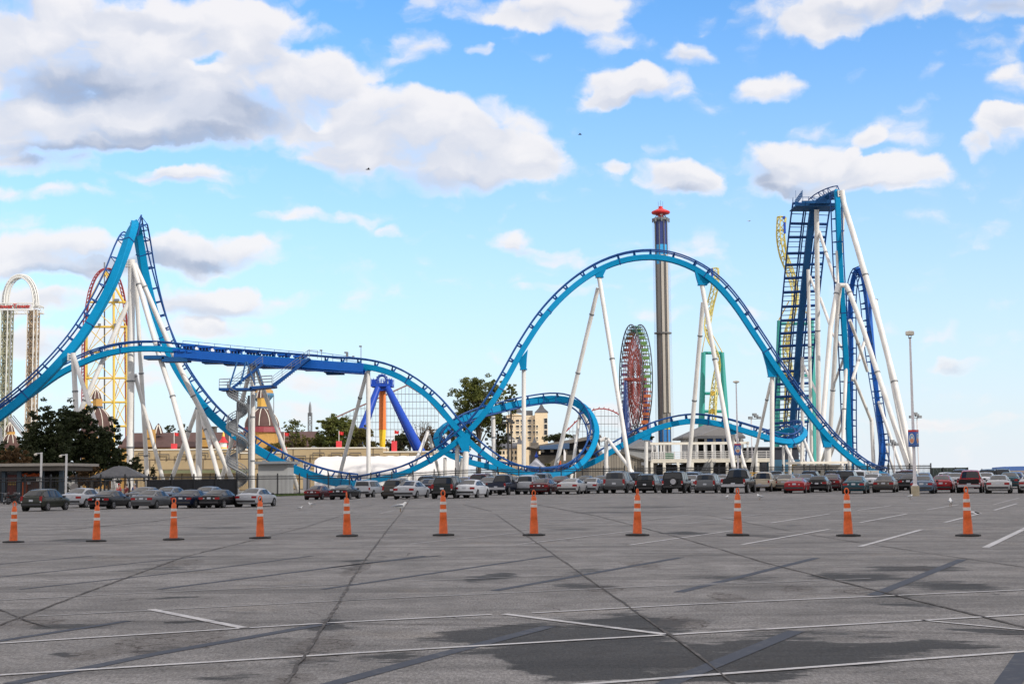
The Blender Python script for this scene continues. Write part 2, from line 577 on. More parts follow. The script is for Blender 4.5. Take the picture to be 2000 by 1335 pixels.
def lot_material():
    m = bpy.data.materials.new('worn_lot_surface')
    m.use_nodes = True
    nt = m.node_tree
    b = NB(nt)
    bs = nt.nodes['Principled BSDF']
    p = b.n('ShaderNodeTexCoord').outputs['Object']
    big = b.noise(p, .055, 5, .6)
    mid = b.noise(p, .7, 7, .68)
    blot = b.noise(p, 3.2, 5, .7)
    fine = b.noise(p, 26, 4, .75)
    grain = b.noise(p, 110, 2, .8)
    streak = b.noise(b.v('MULTIPLY', p, (.10, .75, 1)), 1.0, 7, .68)
    streak2 = b.noise(b.v('MULTIPLY', p, (.35, 2.4, 1)), 1.0, 6, .7)
    base = b.mix(b.mr(big, .3, .7), (.196, .186, .178), (.285, .270, .258))
    base = b.mix(b.mr(mid, .38, .68, 0, .95), base, (.138, .131, .126))
    base = b.mix(b.mr(streak, .50, .66, 0, .75), base, (.098, .094, .091))
    base = b.mix(b.mr(streak2, .54, .70, 0, .5), base, (.105, .10, .098))
    base = b.mix(b.mr(streak, .28, .42, .55, 0), base, (.290, .278, .268))
    base = b.mix(b.mr(blot, .50, .68, 0, .6), base, (.112, .104, .098))
    base = b.mix(b.mr(b.noise(p, .45, 4, .6), .60, .72, 0, .35), base, (.20, .165, .125))
    speck = b.noise(b.v('MULTIPLY', p, (1, .22, 1)), 42, 3, .8)
    fl = b.mr(fine, .28, .72, .62, 1.38)
    fl = b.m('MULTIPLY', fl, b.mr(speck, .3, .7, .62, 1.40))
    fl = b.m('MULTIPLY', fl, b.mr(grain, .28, .72, .55, 1.5))
    nd = b.v('SCALE', base)
    nt.links.new(fl, nd.node.inputs['Scale'])
    base = nd
    # damp patches
    wq = b.v('ADD', p, b.v('MULTIPLY', b.v('SUBTRACT', b.noise(p, .35, 5, .65, 0, 1), (.5, .5, .5)), (2.4, 2.4, 0)))
    tot = None
    for (x, y, rx, ry, w) in DAMP:
        d = b.v('MULTIPLY', b.v('SUBTRACT', wq, (x, y, 0)), (1 / (rx * 1.1), 1 / (ry * 1.1), 0))
        f = b.m('MULTIPLY', b.m('SUBTRACT', 1.0, b.v('DOT_PRODUCT', d, d), clamp=True), w)
        tot = f if tot is None else b.m('ADD', tot, f)
    edge = b.noise(b.v('MULTIPLY', p, (.55, 1.6, 1)), 1.6, 8, .72)
    e2 = b.noise(b.v('MULTIPLY', p, (.9, 2.2, 1)), 6.5, 6, .72)
    t = b.m('MULTIPLY_ADD', b.m('SUBTRACT', edge, .5), 2.0, b.m('MINIMUM', tot, .85))
    t = b.m('MULTIPLY_ADD', b.m('SUBTRACT', e2, .5), .9, t)
    damp = b.m('MULTIPLY', b.mr(t, .26, .62, 0, 1, smooth=True), b.mr(mid, .3, .7, 1.0, .85))
    # scattered small oil spots
    vo = b.n('ShaderNodeTexVoronoi')
    nt.links.new(b.v('ADD', b.v('MULTIPLY', p, (1, .8, 1)), b.v('SCALE', b.noise(p, 1.3, 3, .6, 0, 1))), vo.inputs['Vector'])
    vo.inputs['Scale'].default_value = .22
    sp = b.m('MULTIPLY', b.mr(vo.outputs['Distance'], .045, .10, 1, 0, smooth=True), b.mr(b.noise(p, .13, 2), .48, .56))
    sp = b.m('MAXIMUM', b.m('MULTIPLY', damp, .93), b.m('MULTIPLY', sp, .62))
    dark = b.v('SCALE', base)
    dark.node.inputs['Scale'].default_value = .13
    base = b.mix(sp, base, dark)
    # crazed cracking in patches
    def cells(sc, warp, w0, w1):
        vc = b.n('ShaderNodeTexVoronoi', feature='DISTANCE_TO_EDGE', voronoi_dimensions='2D')
        wv = b.v('MULTIPLY', b.v('SUBTRACT', b.noise(p, warp, 5, .7, 0, 1), (.5, .5, .5)), (.55, .55, 0))
        nt.links.new(b.v('ADD', p, wv), vc.inputs['Vector'])
        vc.inputs['Scale'].default_value = sc
        return b.mr(vc.outputs['Distance'], w0, w1, 1, 0)
    cz = None
    for (x, y, rx, ry, w) in CRAZE:
        d = b.v('MULTIPLY', b.v('SUBTRACT', p, (x, y, 0)), (1 / rx, 1 / ry, 0))
        f = b.m('MULTIPLY', b.m('SUBTRACT', 1.0, b.v('DOT_PRODUCT', d, d), clamp=True), w)
        cz = f if cz is None else b.m('MAXIMUM', cz, f)
    nz = b.m('SUBTRACT', b.noise(p, 2.3, 5, .65), .5)
    cm = b.mr(b.m('MULTIPLY_ADD', nz, 1.6, cz), .25, .45, smooth=True)
    ck = b.m('MULTIPLY', b.m('MAXIMUM', cells(1.7, 2.5, .012, .034), b.m('MULTIPLY', cells(4.2, 3.0, .015, .05), .7)), cm)
    ck = b.m('MAXIMUM', ck, b.m('MULTIPLY', cells(.45, 1.0, .0025, .008), b.mr(b.noise(p, .22, 4, .6), .52, .62)))
    base = b.mix(b.m('MULTIPLY', cm, .28), base, (.10, .085, .075))
    base = b.mix(b.m('MULTIPLY', ck, .82), base, (.040, .031, .027))
    nt.links.new(base, bs.inputs['Base Color'])
    nt.links.new(b.mr(sp, 0, .7, .88, .72), bs.inputs['Roughness'])
    bs.inputs['Specular IOR Level'].default_value = .12
    bn = b.n('ShaderNodeBump')
    bn.inputs['Strength'].default_value = .35
    bn.inputs['Distance'].default_value = .01
    nt.links.new(b.m('ADD', fine, grain), bn.inputs['Height'])
    nt.links.new(bn.outputs[0], bs.inputs['Normal'])
    return m


def lin(a, b, n):
    return [a + (b - a) * i / (n - 1) for i in range(n)]


YF = 170.0
sheet('parking_lot', lin(-160, -40, 8) + lin(-36, 12, 33) + lin(20, 200, 8), [-60, -20, 10, 30] + lin(42, 100, 30) + [120, 150, YF], 0, lot_material())
sheet('park_ground', [-3000, -800, -300, -160] + lin(-100, 12, 30) + [40, 120, 300, 800, 3000], [-3000, -400, -60, 30] + lin(42, 100, 16) + [130, 180, 250, 400, 900, 6000], -.03,
      mat('gravel_ground', (.20, .19, .165), .9, var=.3, scale=.3, bump=.3))
sheet('lake', [130, 600, 3000], [420, 2000, 6000], .03, mat('lake_water', (.05, .10, .14), .08, var=.1))

worn_white = None


def worn(name, col, hole, lo=.42, hi=.56, rough=.7, scale=7):
    """thin coat of paint or tar worn through to the lot below"""
    m = bpy.data.materials.new(name)
    m.use_nodes = True
    nt = m.node_tree
    b = NB(nt)
    bs = nt.nodes['Principled BSDF']
    p = b.n('ShaderNodeTexCoord').outputs['Object']
    n1 = b.noise(p, scale, 6, .75)
    n2 = b.noise(p, .5, 4, .6)
    f = b.mr(b.m('MULTIPLY_ADD', b.m('SUBTRACT', n2, .5), .5, n1), lo, hi)
    nt.links.new(b.mix(f, col, hole), bs.inputs['Base Color'])
    bs.inputs['Roughness'].default_value = rough
    return m


M['line'] = worn('worn_white_paint', (.50, .48, .47), (.25, .24, .235), .45, .75)
M['tar'] = worn('blue_black_sealer', (.030, .036, .053), (.12, .118, .12), .52, .88, .85)
M['crack'] = worn('crack_tar', (.045, .038, .034), (.17, .155, .145), .50, .70, .9, 3)
M['faint'] = worn('faint_white_paint', (.34, .325, .315), (.235, .225, .22), .40, .72)


def gstrip(mb, pts, width, dz, jag=0.0, seg=1.2):
    """flat ribbon on the ground through photo pixels"""
    w = [G(u, v) for u, v in pts]
    out = []
    for a, b in zip(w, w[1:]):
        n = max(1, int((b - a).length / seg))
        for i in range(n):
            out.append(a.lerp(b, i / n))
    out.append(w[-1])
    rnd = random.Random(int(pts[0][0] * 7 + pts[0][1]))
    L, R = [], []
    for i, p in enumerate(out):
        t = out[min(i + 1, len(out) - 1)] - out[max(i - 1, 0)]
        s = Vector((-t.y, t.x, 0)).normalized()
        off = s * rnd.uniform(-jag, jag)
        wd = width * (1 if not jag else rnd.uniform(.35, 1.35)) / 2
        for lst, sg in ((L, 1), (R, -1)):
            q = p + off + s * sg * wd
            lst.append((q.x, q.y, gz(q.x, q.y) + dz))
    n = len(L)
    mb.add(L + R, [(i, n + i, n + i + 1, i + 1) for i in range(n - 1)])


mb = MB()
for pts, w in [([(20, 1335), (300, 1277), (640, 1217)], .16), ([(-40, 1257), (250, 1212)], .12), ([(630, 1340), (860, 1278), (1075, 1222)], .17), ([(1290, 1340), (1555, 1232)], .18),
               ([(1962, 1345), (2010, 1270)], .2), ([(310, 1150), (830, 1085)], .12), ([(40, 1150), (400, 1112), (610, 1085)], .09), ([(-20, 1128), (400, 1085)], .08),
               ([(630, 1150), (1080, 1085)], .12), ([(965, 1153), (1330, 1088)], .15), ([(1325, 1156), (1595, 1089)], .16), ([(1705, 1162), (1880, 1092)], .18), ([(640, 1108), (860, 1084)], .1),
               ([(-20, 1103), (180, 1085)], .08)]:
    gstrip(mb, pts, w, .004)
tag(mb.build('sealer_strips', M['tar']), kind='structure')
mb = MB()
for pts, w in [([(-30, 1258), (650, 1216), (960, 1200)], .085), ([(1040, 1197), (1350, 1180), (2040, 1150)], .075), ([(-40, 1321), (700, 1275), (1350, 1237), (2040, 1198)], .09),
               ([(295, 1190), (480, 1227)], .12), ([(985, 1199), (1310, 1240)], .11), ([(1800, 1211), (2010, 1231)], .07),
               ([(1120, 1338), (2030, 1270)], .09), ([(1450, 1063), (1620, 1033)], .11), ([(1680, 1067), (1800, 1034)], .13),
               ([(1925, 1069), (2010, 1028)], .16), ([(1230, 1064), (1430, 1036)], .09), ([(1010, 1063), (1240, 1036)], .075), ([(1505, 1021), (1620, 1003)], .1), ([(1680, 1020), (1772, 1003)], .11), ([(1845, 1020), (1912, 1003), (1905, 999)], .12),
               ([(1942, 996), (1986, 983)], .12), ([(1675, 996), (1740, 987)], .1), ([(1810, 995), (1872, 985)], .1), ([(1912, 1003), (1896, 998)], .25)]:
    gstrip(mb, pts, w, .008)
tag(mb.build('parking_lines', M['line']), kind='structure')
mb = MB()
for pts, w in [([(-30, 1173), (245, 1159), (700, 1139)], .06), ([(70, 1203), (700, 1171)], .065), ([(650, 1173), (1350, 1141), (1460, 1136)], .065), ([(800, 1134), (1120, 1122)], .05), ([(1300, 1145), (1700, 1129)], .06),
               ([(800, 1062), (1010, 1040)], .09), ([(560, 1058), (840, 1042)], .07), ([(1340, 1022), (1490, 1003)], .09), ([(0, 1062), (560, 1040)], .07), ([(200, 1043), (640, 1027)], .07),
               ([(730, 1027), (880, 1012)], .08), ([(900, 1023), (1040, 1010)], .08), ([(1030, 1025), (1210, 1006)], .08), ([(1190, 1024), (1350, 1004)], .08), ([(0, 1025), (300, 1015)], .07), ([(0, 1138), (120, 1133)], .05),
               ([(1300, 1078), (1990, 1080)], .05), ([(640, 1068), (1000, 1066)], .04), ([(740, 1003), (770, 996)], .08), ([(1520, 977), (1580, 973)], .09), ([(1420, 998), (1530, 990)], .08), ([(980, 992), (1130, 983)], .08),
               ([(1160, 980), (1290, 974)], .08), ([(1380, 980), (1450, 974)], .08), ([(1620, 1000), (1700, 990)], .07), ([(1940, 985), (1990, 972)], .09), ([(1250, 996), (1400, 988)], .07), ([(300, 1030), (440, 1022)], .06)]:
    gstrip(mb, pts, w, .006)
tag(mb.build('faded_parking_lines', M['faint']), kind='structure')
mb = MB()
for pts, w in [([(-10, 1224), (200, 1145), (360, 1087), (505, 1052), (600, 1028), (690, 1000)], .034), ([(556, 1345), (580, 1300), (640, 1212), (700, 1110), (760, 1030), (785, 1000), (800, 975)], .034),
               ([(970, 1005), (1085, 1085), (1200, 1165), (1330, 1255), (1440, 1340)], .034), ([(1085, 992), (1165, 1007), (1330, 1050), (1500, 1100), (1700, 1150), (2020, 1229)], .045),
               ([(1380, 1005), (1560, 1040), (1650, 1055), (1880, 1090), (2020, 1110)], .035), ([(0, 1087), (1000, 1085), (2020, 1091)], .022), ([(0, 1210), (640, 1217), (1000, 1221), (1500, 1230), (2020, 1239)], .025),
               ([(1040, 984), (1110, 996)], .08), ([(905, 985), (960, 998)], .08), ([(0, 1040), (180, 1030), (300, 1018), (420, 1003)], .08), ([(130, 1036), (260, 1020)], .034), ([(1880, 1015), (2010, 1020)], .034), ([(1500, 1005), (1900, 1022), (2010, 1035)], .05),
               ([(100, 1225), (60, 1215), (0, 1190)], .03), ([(730, 985), (690, 992)], .08)]:
    gstrip(mb, pts, w, .010, jag=.012, seg=.22 if pts[0][1] > 1040 else .8)
tag(mb.build('pavement_cracks', M['crack']), kind='structure')

# the cloud whose shadow lies over the lot and the left half of the park (behind the camera, high up)
mb = MB()
off = SUN_DIR * (260 / SUN_DIR.z)
rn = random.Random(3)
for (x, y, rx, ry) in [(0, 40, 190, 132), (0, -40, 230, 120), (-110, 60, 110, 112), (105, 60, 110, 108), (-60, 115, 62, 62), (0, 113, 62, 60), (60, 110, 60, 60), (-120, 105, 60, 88), (110, 104, 56, 58), (-75, 130, 40, 72)]:
    n, k = 28, 14
    pr = []
    vs = []
    for i in range(k + 1):
        th = math.pi * i / k
        for j in range(n):
            ph = 2 * math.pi * j / n
            r = 1 + .05 * math.sin(5 * ph + x) + .05 * math.sin(9 * ph + 3 * th + y)
            vs.append((x + off.x + rx * r * math.sin(th) * math.cos(ph), y + off.y + ry * r * math.sin(th) * math.sin(ph), off.z + (24 if th < 1.57 else 8) * r * math.cos(th)))
    mb.add(vs, [(i * n + j, i * n + (j + 1) % n, (i + 1) * n + (j + 1) % n, (i + 1) * n + j) for i in range(k) for j in range(n)])
tag(mb.build('cloud', mat('cloud_white', (.85, .86, .9), .9, var=0), smooth=True), kind='structure')

# ================================================================== blue winged coaster
CO = thing('roller_coaster', GY(720, 196), 'long turquoise and dark blue roller coaster on white tubular columns behind the fence', 'roller coaster')


def ctrlpts(lst):
    """(u, v, Y, n) with n = (right, up, away)"""
    return [(P(u, v, Y), Vector((n[0], n[2], n[1])).normalized()) for u, v, Y, n in lst]


def track(ctrl, hw=.5, hh=.5, rail_h=.72, gauge=.78, spine='turq', rail='navy', step=1.0, tie=2.3):
    s = catmull(ctrlpts(ctrl), step)
    pts = [q[0] for q in s]
    sp, rl = MB(), MB()
    rings, ra, rb = [], [], []
    dist, nxt = 0, 0.5
    for i, (p, n) in enumerate(s):
        t = (pts[min(i + 1, len(pts) - 1)] - pts[max(i - 1, 0)]).normalized()
        n = (n - t * n.dot(t)).normalized()
        b = t.cross(n)
        ch = .12
        rings += [p + b * x * hw + n * y * hh for x, y in ((-1 + ch, -1), (1 - ch, -1), (1, -1 + ch), (1, 1 - ch), (1 - ch, 1), (-1 + ch, 1), (-1, 1 - ch), (-1, -1 + ch))]
        top = p + n * (hh + rail_h)
        ra.append(top + b * gauge)
        rb.append(top - b * gauge)
        if i:
            dist += (pts[i] - pts[i - 1]).length
        if dist >= nxt:
            nxt += tie
            for sg, rr in ((1, ra[-1]), (-1, rb[-1])):
                base = p + n * (hh - .02) + b * sg * hw * .55
                q = rr - n * .06
                tt = t * .09
                rl.prism([base - t * .16, base + t * .16, q + tt * .8, q - tt * .8], b * sg * .06)
            rl.tube([ra[-1], rb[-1]], .06, 5)
    k = 8
    N = len(pts)
    sp.add(rings, [(i * k + j, i * k + (j + 1) % k, (i + 1) * k + (j + 1) % k, (i + 1) * k + j) for i in range(N - 1) for j in range(k)] + [tuple(range(k)), tuple((N - 1) * k + j for j in reversed(range(k)))])
    # bolted flange collars
    sp.cur = 1
    for i in range(9, N - 2, 12):
        p, n = s[i]
        t = (pts[i + 1] - pts[i - 1]).normalized()
        n = (n - t * n.dot(t)).normalized()
        b = t.cross(n)
        sp.box(p - n * .04, (hw * 2.16, .13, hh * 2.10), basis=Matrix((b, t, n)).transposed())
    rl.tube(ra, .115, 6)
    rl.tube(rb, .115, 6)
    so = sp.build('track_spine', [M[spine], M[rail]], CO, sharp=25)
    rl.build('running_rails', M[rail], so, sharp=50)
    return so


UP = (0, 1, 0)
# left hill and the down leg behind it
track([(-70, 862, 189, (-.5, .9, 0)), (0, 812, 190, (-.55, .85, 0)), (50, 773, 191, (-.6, .8, 0)), (100, 726, 192, (-.68, .73, 0)), (150, 669, 193, (-.76, .64, 0)), (190, 609, 194, (-.82, .55, .1)),
       (222, 547, 195, (-.88, .4, .25)), (246, 484, 197, (-.85, .25, .5)), (258, 450, 199, (-.5, .2, .9)), (264, 438, 202, (0, .2, 1)), (270, 462, 206, (.6, .1, .8)),
       (284, 540, 209, (.85, .3, .4)), (309, 632, 210, (.88, .42, .2)), (342, 712, 209, (.86, .5, 0)), (387, 780, 207, (.8, .6, 0)), (432, 828, 205, (.72, .7, 0)), (487, 868, 203, (.6, .8, 0)),
       (560, 909, 200, (.4, .9, 0)), (630, 935, 197, (.2, 1, 0)), (690, 946, 194, UP)], hw=.55, hh=.56, rail_h=.85, gauge=.75)
# dip and the big arch
track([(690, 946, 194, UP), (740, 936, 193, (-.2, 1, 0)), (790, 923, 192, (-.35, .9, 0)), (840, 899, 191, (-.5, .85, 0)), (885, 868, 190, (-.6, .8, 0)), (925, 832, 190, (-.7, .7, 0)),
       (962, 785, 190, (-.8, .6, 0)), (992, 735, 191, (-.85, .5, 0)), (1023, 679, 192, (-.82, .55, 0)), (1063, 619, 193, (-.75, .65, 0)), (1111, 568, 194, (-.62, .78, 0)), (1166, 529, 195, (-.4, .9, 0)),
       (1225, 507, 195, (-.15, 1, 0)), (1285, 503, 195, (.1, 1, 0)), (1340, 517, 195, (.35, .93, 0)), (1390, 547, 194, (.6, .8, 0)), (1432, 592, 194, (.75, .66, 0)), (1478, 660, 193, (.83, .56, 0)),
       (1520, 724, 193, (.83, .56, 0)), (1565, 788, 194, (.8, .6, 0)), (1620, 856, 196, (.7, .7, 0)), (1670, 901, 198, (.5, .85, 0)), (1700, 919, 200, (.3, .95, 0)), (1728, 928, 206, UP)],
      hw=.46, hh=.37, rail_h=.60, gauge=.7, tie=2.6)
# level run, drop, the raised loop, the low hill and the last turnaround
track([(-70, 858, 197, UP), (0, 812, 197, UP), (60, 770, 198, UP), (110, 734, 198, UP), (150, 713, 198, UP), (200, 693, 198, UP), (255, 682, 198, UP), (310, 681, 198, UP), (350, 685, 198, UP), (450, 695, 197, UP),
       (560, 704, 196, UP), (650, 711, 195, UP), (715, 716, 194, (.1, 1, 0)), (765, 729, 193, (.35, .9, 0)), (810, 754, 192, (.55, .8, 0)), (850, 787, 191, (.65, .75, 0)), (890, 834, 190, (.7, .7, 0)),
       (925, 870, 190, (.65, .75, 0)), (970, 904, 190, (.45, .9, 0)), (1010, 922, 190, (.2, 1, 0)), (1055, 929, 191, (-.1, 1, 0)), (1100, 925, 193, (-.5, .85, 0)), (1138, 903, 196, (-.9, .35, -.2)),
       (1160, 868, 199, (-1, .0, -.3)), (1163, 835, 201, (-.8, -.3, -.6)), (1146, 802, 203, (-.4, -.2, -.9)), (1118, 784, 205, (-.15, 0, -1)), (1078, 779, 207, (0, .1, -1)), (1030, 785, 207, (0, .1, -1)),
       (980, 796, 205, (.1, .1, -1)), (930, 809, 203, (.2, .1, -1)), (885, 825, 201, (.5, -.1, -.9)), (860, 843, 199, (.9, -.1, -.5)), (853, 860, 197, (.95, .2, -.3)), (866, 880, 196, (.7, .7, -.2)), (902, 897, 196, (.2, .95, -.1)),
       (950, 910, 197, UP), (1000, 920, 198, UP), (1060, 927, 200, UP), (1110, 919, 201, (-.2, 1, 0)), (1155, 904, 201, (-.4, .9, 0)), (1200, 878, 201, (-.5, .87, 0)), (1250, 850, 201, (-.4, .9, 0)),
       (1300, 831, 201, (-.2, 1, 0)), (1355, 822, 201, UP), (1410, 829, 201, (.2, 1, 0)), (1460, 843, 201, (.25, .97, 0)), (1510, 858, 202, (.1, .97, .1)), (1545, 864, 204, (-.3, .8, .3)), (1568, 853, 209, (-.7, .6, .2)),
       (1566, 838, 215, (-.6, .6, -.4)), (1543, 838, 219, (-.1, .7, -.6)), (1520, 847, 221, UP), (1495, 858, 223, UP)], hw=.48, hh=.39, rail_h=.60, gauge=.72, tie=2.4)
# crest of the lift and the first drop
track([(1589, 402, 254, (0, .7, .7)), (1598, 394, 252, (.2, .9, .2)), (1611, 386, 250, (.4, .8, .4)), (1624, 379, 248, (.3, .3, .9)), (1632, 376, 246, (0, .1, 1)), (1635, 384, 245, (0, .2, 1))], hw=.42, hh=.45, rail_h=.6, gauge=.95, tie=1.6, spine='navydark')
track([(1634, 373, 245, (0, .2, 1)), (1636, 395, 244, (0, .2, 1)), (1638, 450, 243.5, (0, .1, 1)),
       (1641, 520, 244, (0, 0, 1)), (1646, 600, 245, (0, 0, 1)), (1652, 700, 247, (0, 0, 1)), (1656, 800, 249, (0, 0, 1)), (1659, 880, 251, (0, .1, 1)), (1660, 925, 254, (0, .3, 1))], hw=.42, hh=.45, rail_h=.6, gauge=.95, tie=2.2)
# the narrow loop behind the drop
track([(1663, 925, 277, (0, 0, -1)), (1661, 830, 275, (0, 0, -1)), (1661, 760, 273, (0, 0, -1)), (1662, 690, 272, (-.1, 0, -1)), (1661, 600, 271, (-.1, 0, -1)), (1666, 548, 270, (-.2, -.1, -1)), (1675, 526, 269, (-.2, -.5, -1)),
       (1686, 538, 268, (-.6, -.3, -.7)), (1695, 592, 267, (-.9, 0, -.5)), (1701, 662, 266, (-.8, 0, -.7)), (1709, 740, 265, (-.4, 0, -1)), (1717, 812, 264, (0, 0, -1)), (1724, 870, 263, (0, 0, -1)), (1722, 905, 264, (0, 0, -1)),
       (1712, 926, 268, (0, .1, -1))], hw=.45, hh=.45, rail_h=.55, gauge=.9, tie=1.7, spine='brake')


# ---- white columns
def to_ground(p0, p1):
    """extend a leg through p1 down to the ground"""
    d = p1 - p0
    for _ in range(60):
        g = gz(p1.x, p1.y)
        if d.z >= -1e-3 or p1.z <= g - .05:
            break
        p1 = p1 + d * ((g - .2 - p1.z) / d.z)
    return p1


def leg(u0, v0, Y0, u1, v1, Y1, dia, foot=True, fl=(.45,), dia1=None, name='support_column', m='white'):
    p0, p1 = P(u0, v0, Y0), P(u1, v1, Y1)
    if foot:
        p1 = to_ground(p0, p1)
    r0, r1 = px(dia, Y0) / 2, px(dia1 or dia, Y1) / 2
    mb = MB().tube([p0, p1], [r0, r1], 14)
    t = (p1 - p0).normalized()
    mb.cur = 1
    for f in fl:
        c = p0.lerp(p1, f)
        r = r0 + (r1 - r0) * f
        mb.tube([c - t * .10, c - t * .02], r * 1.22, 14)
        mb.tube([c + t * .02, c + t * .10], r * 1.22, 14)
    o = mb.build(name, [M[m], M['greysteel']], CO, sharp=50)
    if foot:
        f = MB()
        g = Vector((p1.x, p1.y, gz(p1.x, p1.y)))
        f.box(g + Vector((0, 0, .2)), (r1 * 3.4, r1 * 3.4, .5))
        f.build('footing', M['concrete'], o)
    return o


def bent(pts, dia, foot=True, fl=()):
    """column with a bend: list of (u, v, Y)"""
    p = [P(*q) for q in pts]
    if foot:
        p[-1] = to_ground(p[-2], p[-1])
    mb = MB().tube(p, px(dia, pts[0][2]) / 2, 14)
    mb.cur = 1
    for f in fl:
        i = int(f)
        c = p[i].lerp(p[i + 1], f - i)
        t = (p[i + 1] - p[i]).normalized()
        mb.tube([c - t * .1, c + t * .1], px(dia, pts[0][2]) * .61, 14)
    o = mb.build('support_column', [M['white'], M['greysteel']], CO, sharp=50)
    return o


# left hill tower
leg(257, 507, 201, 254, 955, 201, 14, fl=(.52, .80))
leg(265, 540, 204, 289, 958, 211, 8.5, fl=(.44, .82))
bent([(258, 512, 201), (270, 553, 200), (309, 688, 198), (336, 770, 196), (386, 952, 193)], 9.5, fl=(1.02, 3.02))
bent([(262, 515, 202), (281, 557, 202), (340, 694, 203), (377, 772, 203.5), (400, 816, 204), (460, 952, 206)], 10, fl=(1.02, 3.02))
leg(252, 588, 201, 97, 937, 196, 9.5, fl=(.52,))
leg(263, 730, 202, 322, 950, 205, 7.5, fl=(.02,))
leg(143, 689, 191.5, 156, 955, 191.5, 10, fl=(.27,))
bent([(143, 692, 191.5), (150, 715, 191), (228, 952, 186)], 8.5)
leg(389, 797, 207.5, 388, 955, 207.5, 12, fl=())
leg(387, 792, 208, 329, 952, 212, 8.5, fl=(.28,))
leg(393, 806, 207, 428, 935, 202, 8.5, fl=(.22,))
leg(455, 852, 205, 433, 935, 207, 6.5, fl=())
leg(17, 815, 190, 133, 957, 187, 6.5, fl=())
for k in (0, 1):
    leg(22 + 4 * k, 812 - k, 190, 136 + 3 * k, 953, 187, 1.5, fl=(), name='maintenance_ladder', m='greysteel')
leg(1, 835, 195, 2, 960, 195, 6, fl=())
leg(2, 845, 196, 12, 903, 196, 2.5, foot=False, fl=())
# level run
leg(494, 706, 197, 493, 945, 197, 9, fl=(.42, .75))
bent([(497, 708, 197), (516, 765, 199), (575, 935, 205)], 8.5)
bent([(490, 712, 197), (482, 748, 199), (432, 940, 208)], 8.5, fl=(1.15,))
leg(486, 772, 195, 487, 940, 195, 4.5, fl=(.5,), m='greysteel')
leg(719, 723, 194, 720, 940, 194, 8.5, fl=())
leg(716, 728, 194.5, 660, 940, 203, 7.5, fl=(.20,), m='white')
# crossing and raised loop
leg(836, 842, 199, 800, 930, 192, 7, fl=())
leg(838, 848, 199.5, 862, 940, 204, 6, fl=(.35,))
leg(893, 850, 190.5, 893, 940, 190.5, 8.5, fl=())
leg(910, 881, 189.5, 908, 940, 189.5, 12, fl=())
leg(903, 895, 191, 896, 940, 192, 7, fl=())
leg(869, 893, 196, 869, 940, 196, 6.5, fl=())
leg(963, 812, 205, 966, 940, 205, 8.5, fl=(.30,))
leg(1023, 722, 192.5, 1023, 940, 192.5, 8.5, fl=())
leg(1170, 541, 195, 1233, 935, 189, 8.8, fl=(.40,))
leg(1168, 562, 195.5, 1081, 930, 203, 8.5, fl=(.13, .42))
leg(1134, 800, 204, 1116, 930, 200, 6.5, fl=(.12,))
leg(1137, 803, 204.5, 1197, 935, 210, 6.5, fl=(.68,))
leg(1184, 854, 199, 1184, 940, 199, 8, fl=(.02,))
leg(1184, 855, 199, 1172, 860, 199, 8, foot=False, fl=())
leg(1187, 857, 199, 1233, 918, 194, 6.5, fl=())
leg(1262, 858, 201, 1262, 940, 201, 7.5, fl=())
leg(1371, 556, 194.5, 1437, 935, 189, 9, fl=(.38,))
leg(1373, 590, 195, 1343, 935, 201, 8.5, fl=(.18, .53))
leg(1508, 735, 193.5, 1508, 940, 193.5, 8.8, fl=())
leg(1505, 747, 194, 1464, 935, 202, 6, fl=(.16,))
leg(1433, 846, 201.5, 1433, 940, 203, 5, fl=())
leg(1437, 848, 201, 1462, 935, 197, 6, fl=())
leg(1530, 869, 203, 1530, 940, 203, 5, fl=())
leg(1543, 873, 203.5, 1543, 940, 203.5, 7, fl=())
leg(1534, 870, 203, 1566, 935, 198, 6, fl=())
leg(1570, 858, 209, 1597, 925, 204, 6.5, fl=())
leg(1566, 858, 210, 1565, 940, 210, 6, fl=())
leg(1555, 862, 212, 1581, 925, 216, 5, fl=())
leg(1477, 868, 224, 1477, 940, 224, 5, fl=())
leg(1617, 872, 196.5, 1617, 940, 196.5, 13, fl=())
leg(1612, 880, 197, 1596, 930, 203, 5.5, fl=())
# lift and first drop towers
leg(1595, 409, 252, 1600, 940, 262, 9.5, dia1=9.5, fl=(.44, .75))
leg(1578.5, 526, 260, 1586, 940, 268, 6.5, fl=(.36,))
leg(1567, 697, 275, 1568, 940, 279, 7, fl=())
leg(1600, 452, 253, 1632, 552, 246, 6.5, foot=False, fl=(.42,))
leg(1602, 582, 258, 1623, 640, 250, 6, foot=False, fl=())
leg(1582, 540, 261, 1596, 575, 257, 5, foot=False, fl=())
leg(1569, 712, 275, 1599, 775, 262, 5, foot=False, fl=())
leg(1634, 490, 243.5, 1637, 560, 243.5, 5, foot=False, fl=())
leg(1636, 557, 243, 1654, 557, 243, 9, foot=False, fl=())
bent([(1637, 556, 243), (1634, 572, 242.5), (1622, 640, 241), (1598, 935, 234)], 9.5, fl=(1.02,))
bent([(1640, 560, 244), (1634, 640, 246), (1616, 935, 253)], 9, fl=(1.4,))
bent([(1652, 556, 243), (1658, 568, 242.5), (1685, 640, 240), (1782, 935, 229)], 9.5, fl=(1.05, 2.3))
bent([(1644, 372, 244), (1648, 398, 244), (1665, 452, 242), (1690, 537, 239), (1719, 637, 236), (1746, 741, 233), (1790, 935, 228)], 11, fl=(3.0, 5.02))
leg(1647, 402, 245, 1638, 560, 249, 8.5, foot=False, fl=(.30,))
leg(1710, 586, 266, 1780, 935, 250, 6.5, fl=(.9,))
leg(1704, 585, 267, 1714, 585, 266, 3, foot=False, fl=(), name='bracket', m='greysteel')
leg(1653, 706, 247.5, 1643, 935, 243, 7, fl=(.4,))
leg(1656, 806, 249.5, 1660, 940, 252, 8, fl=())
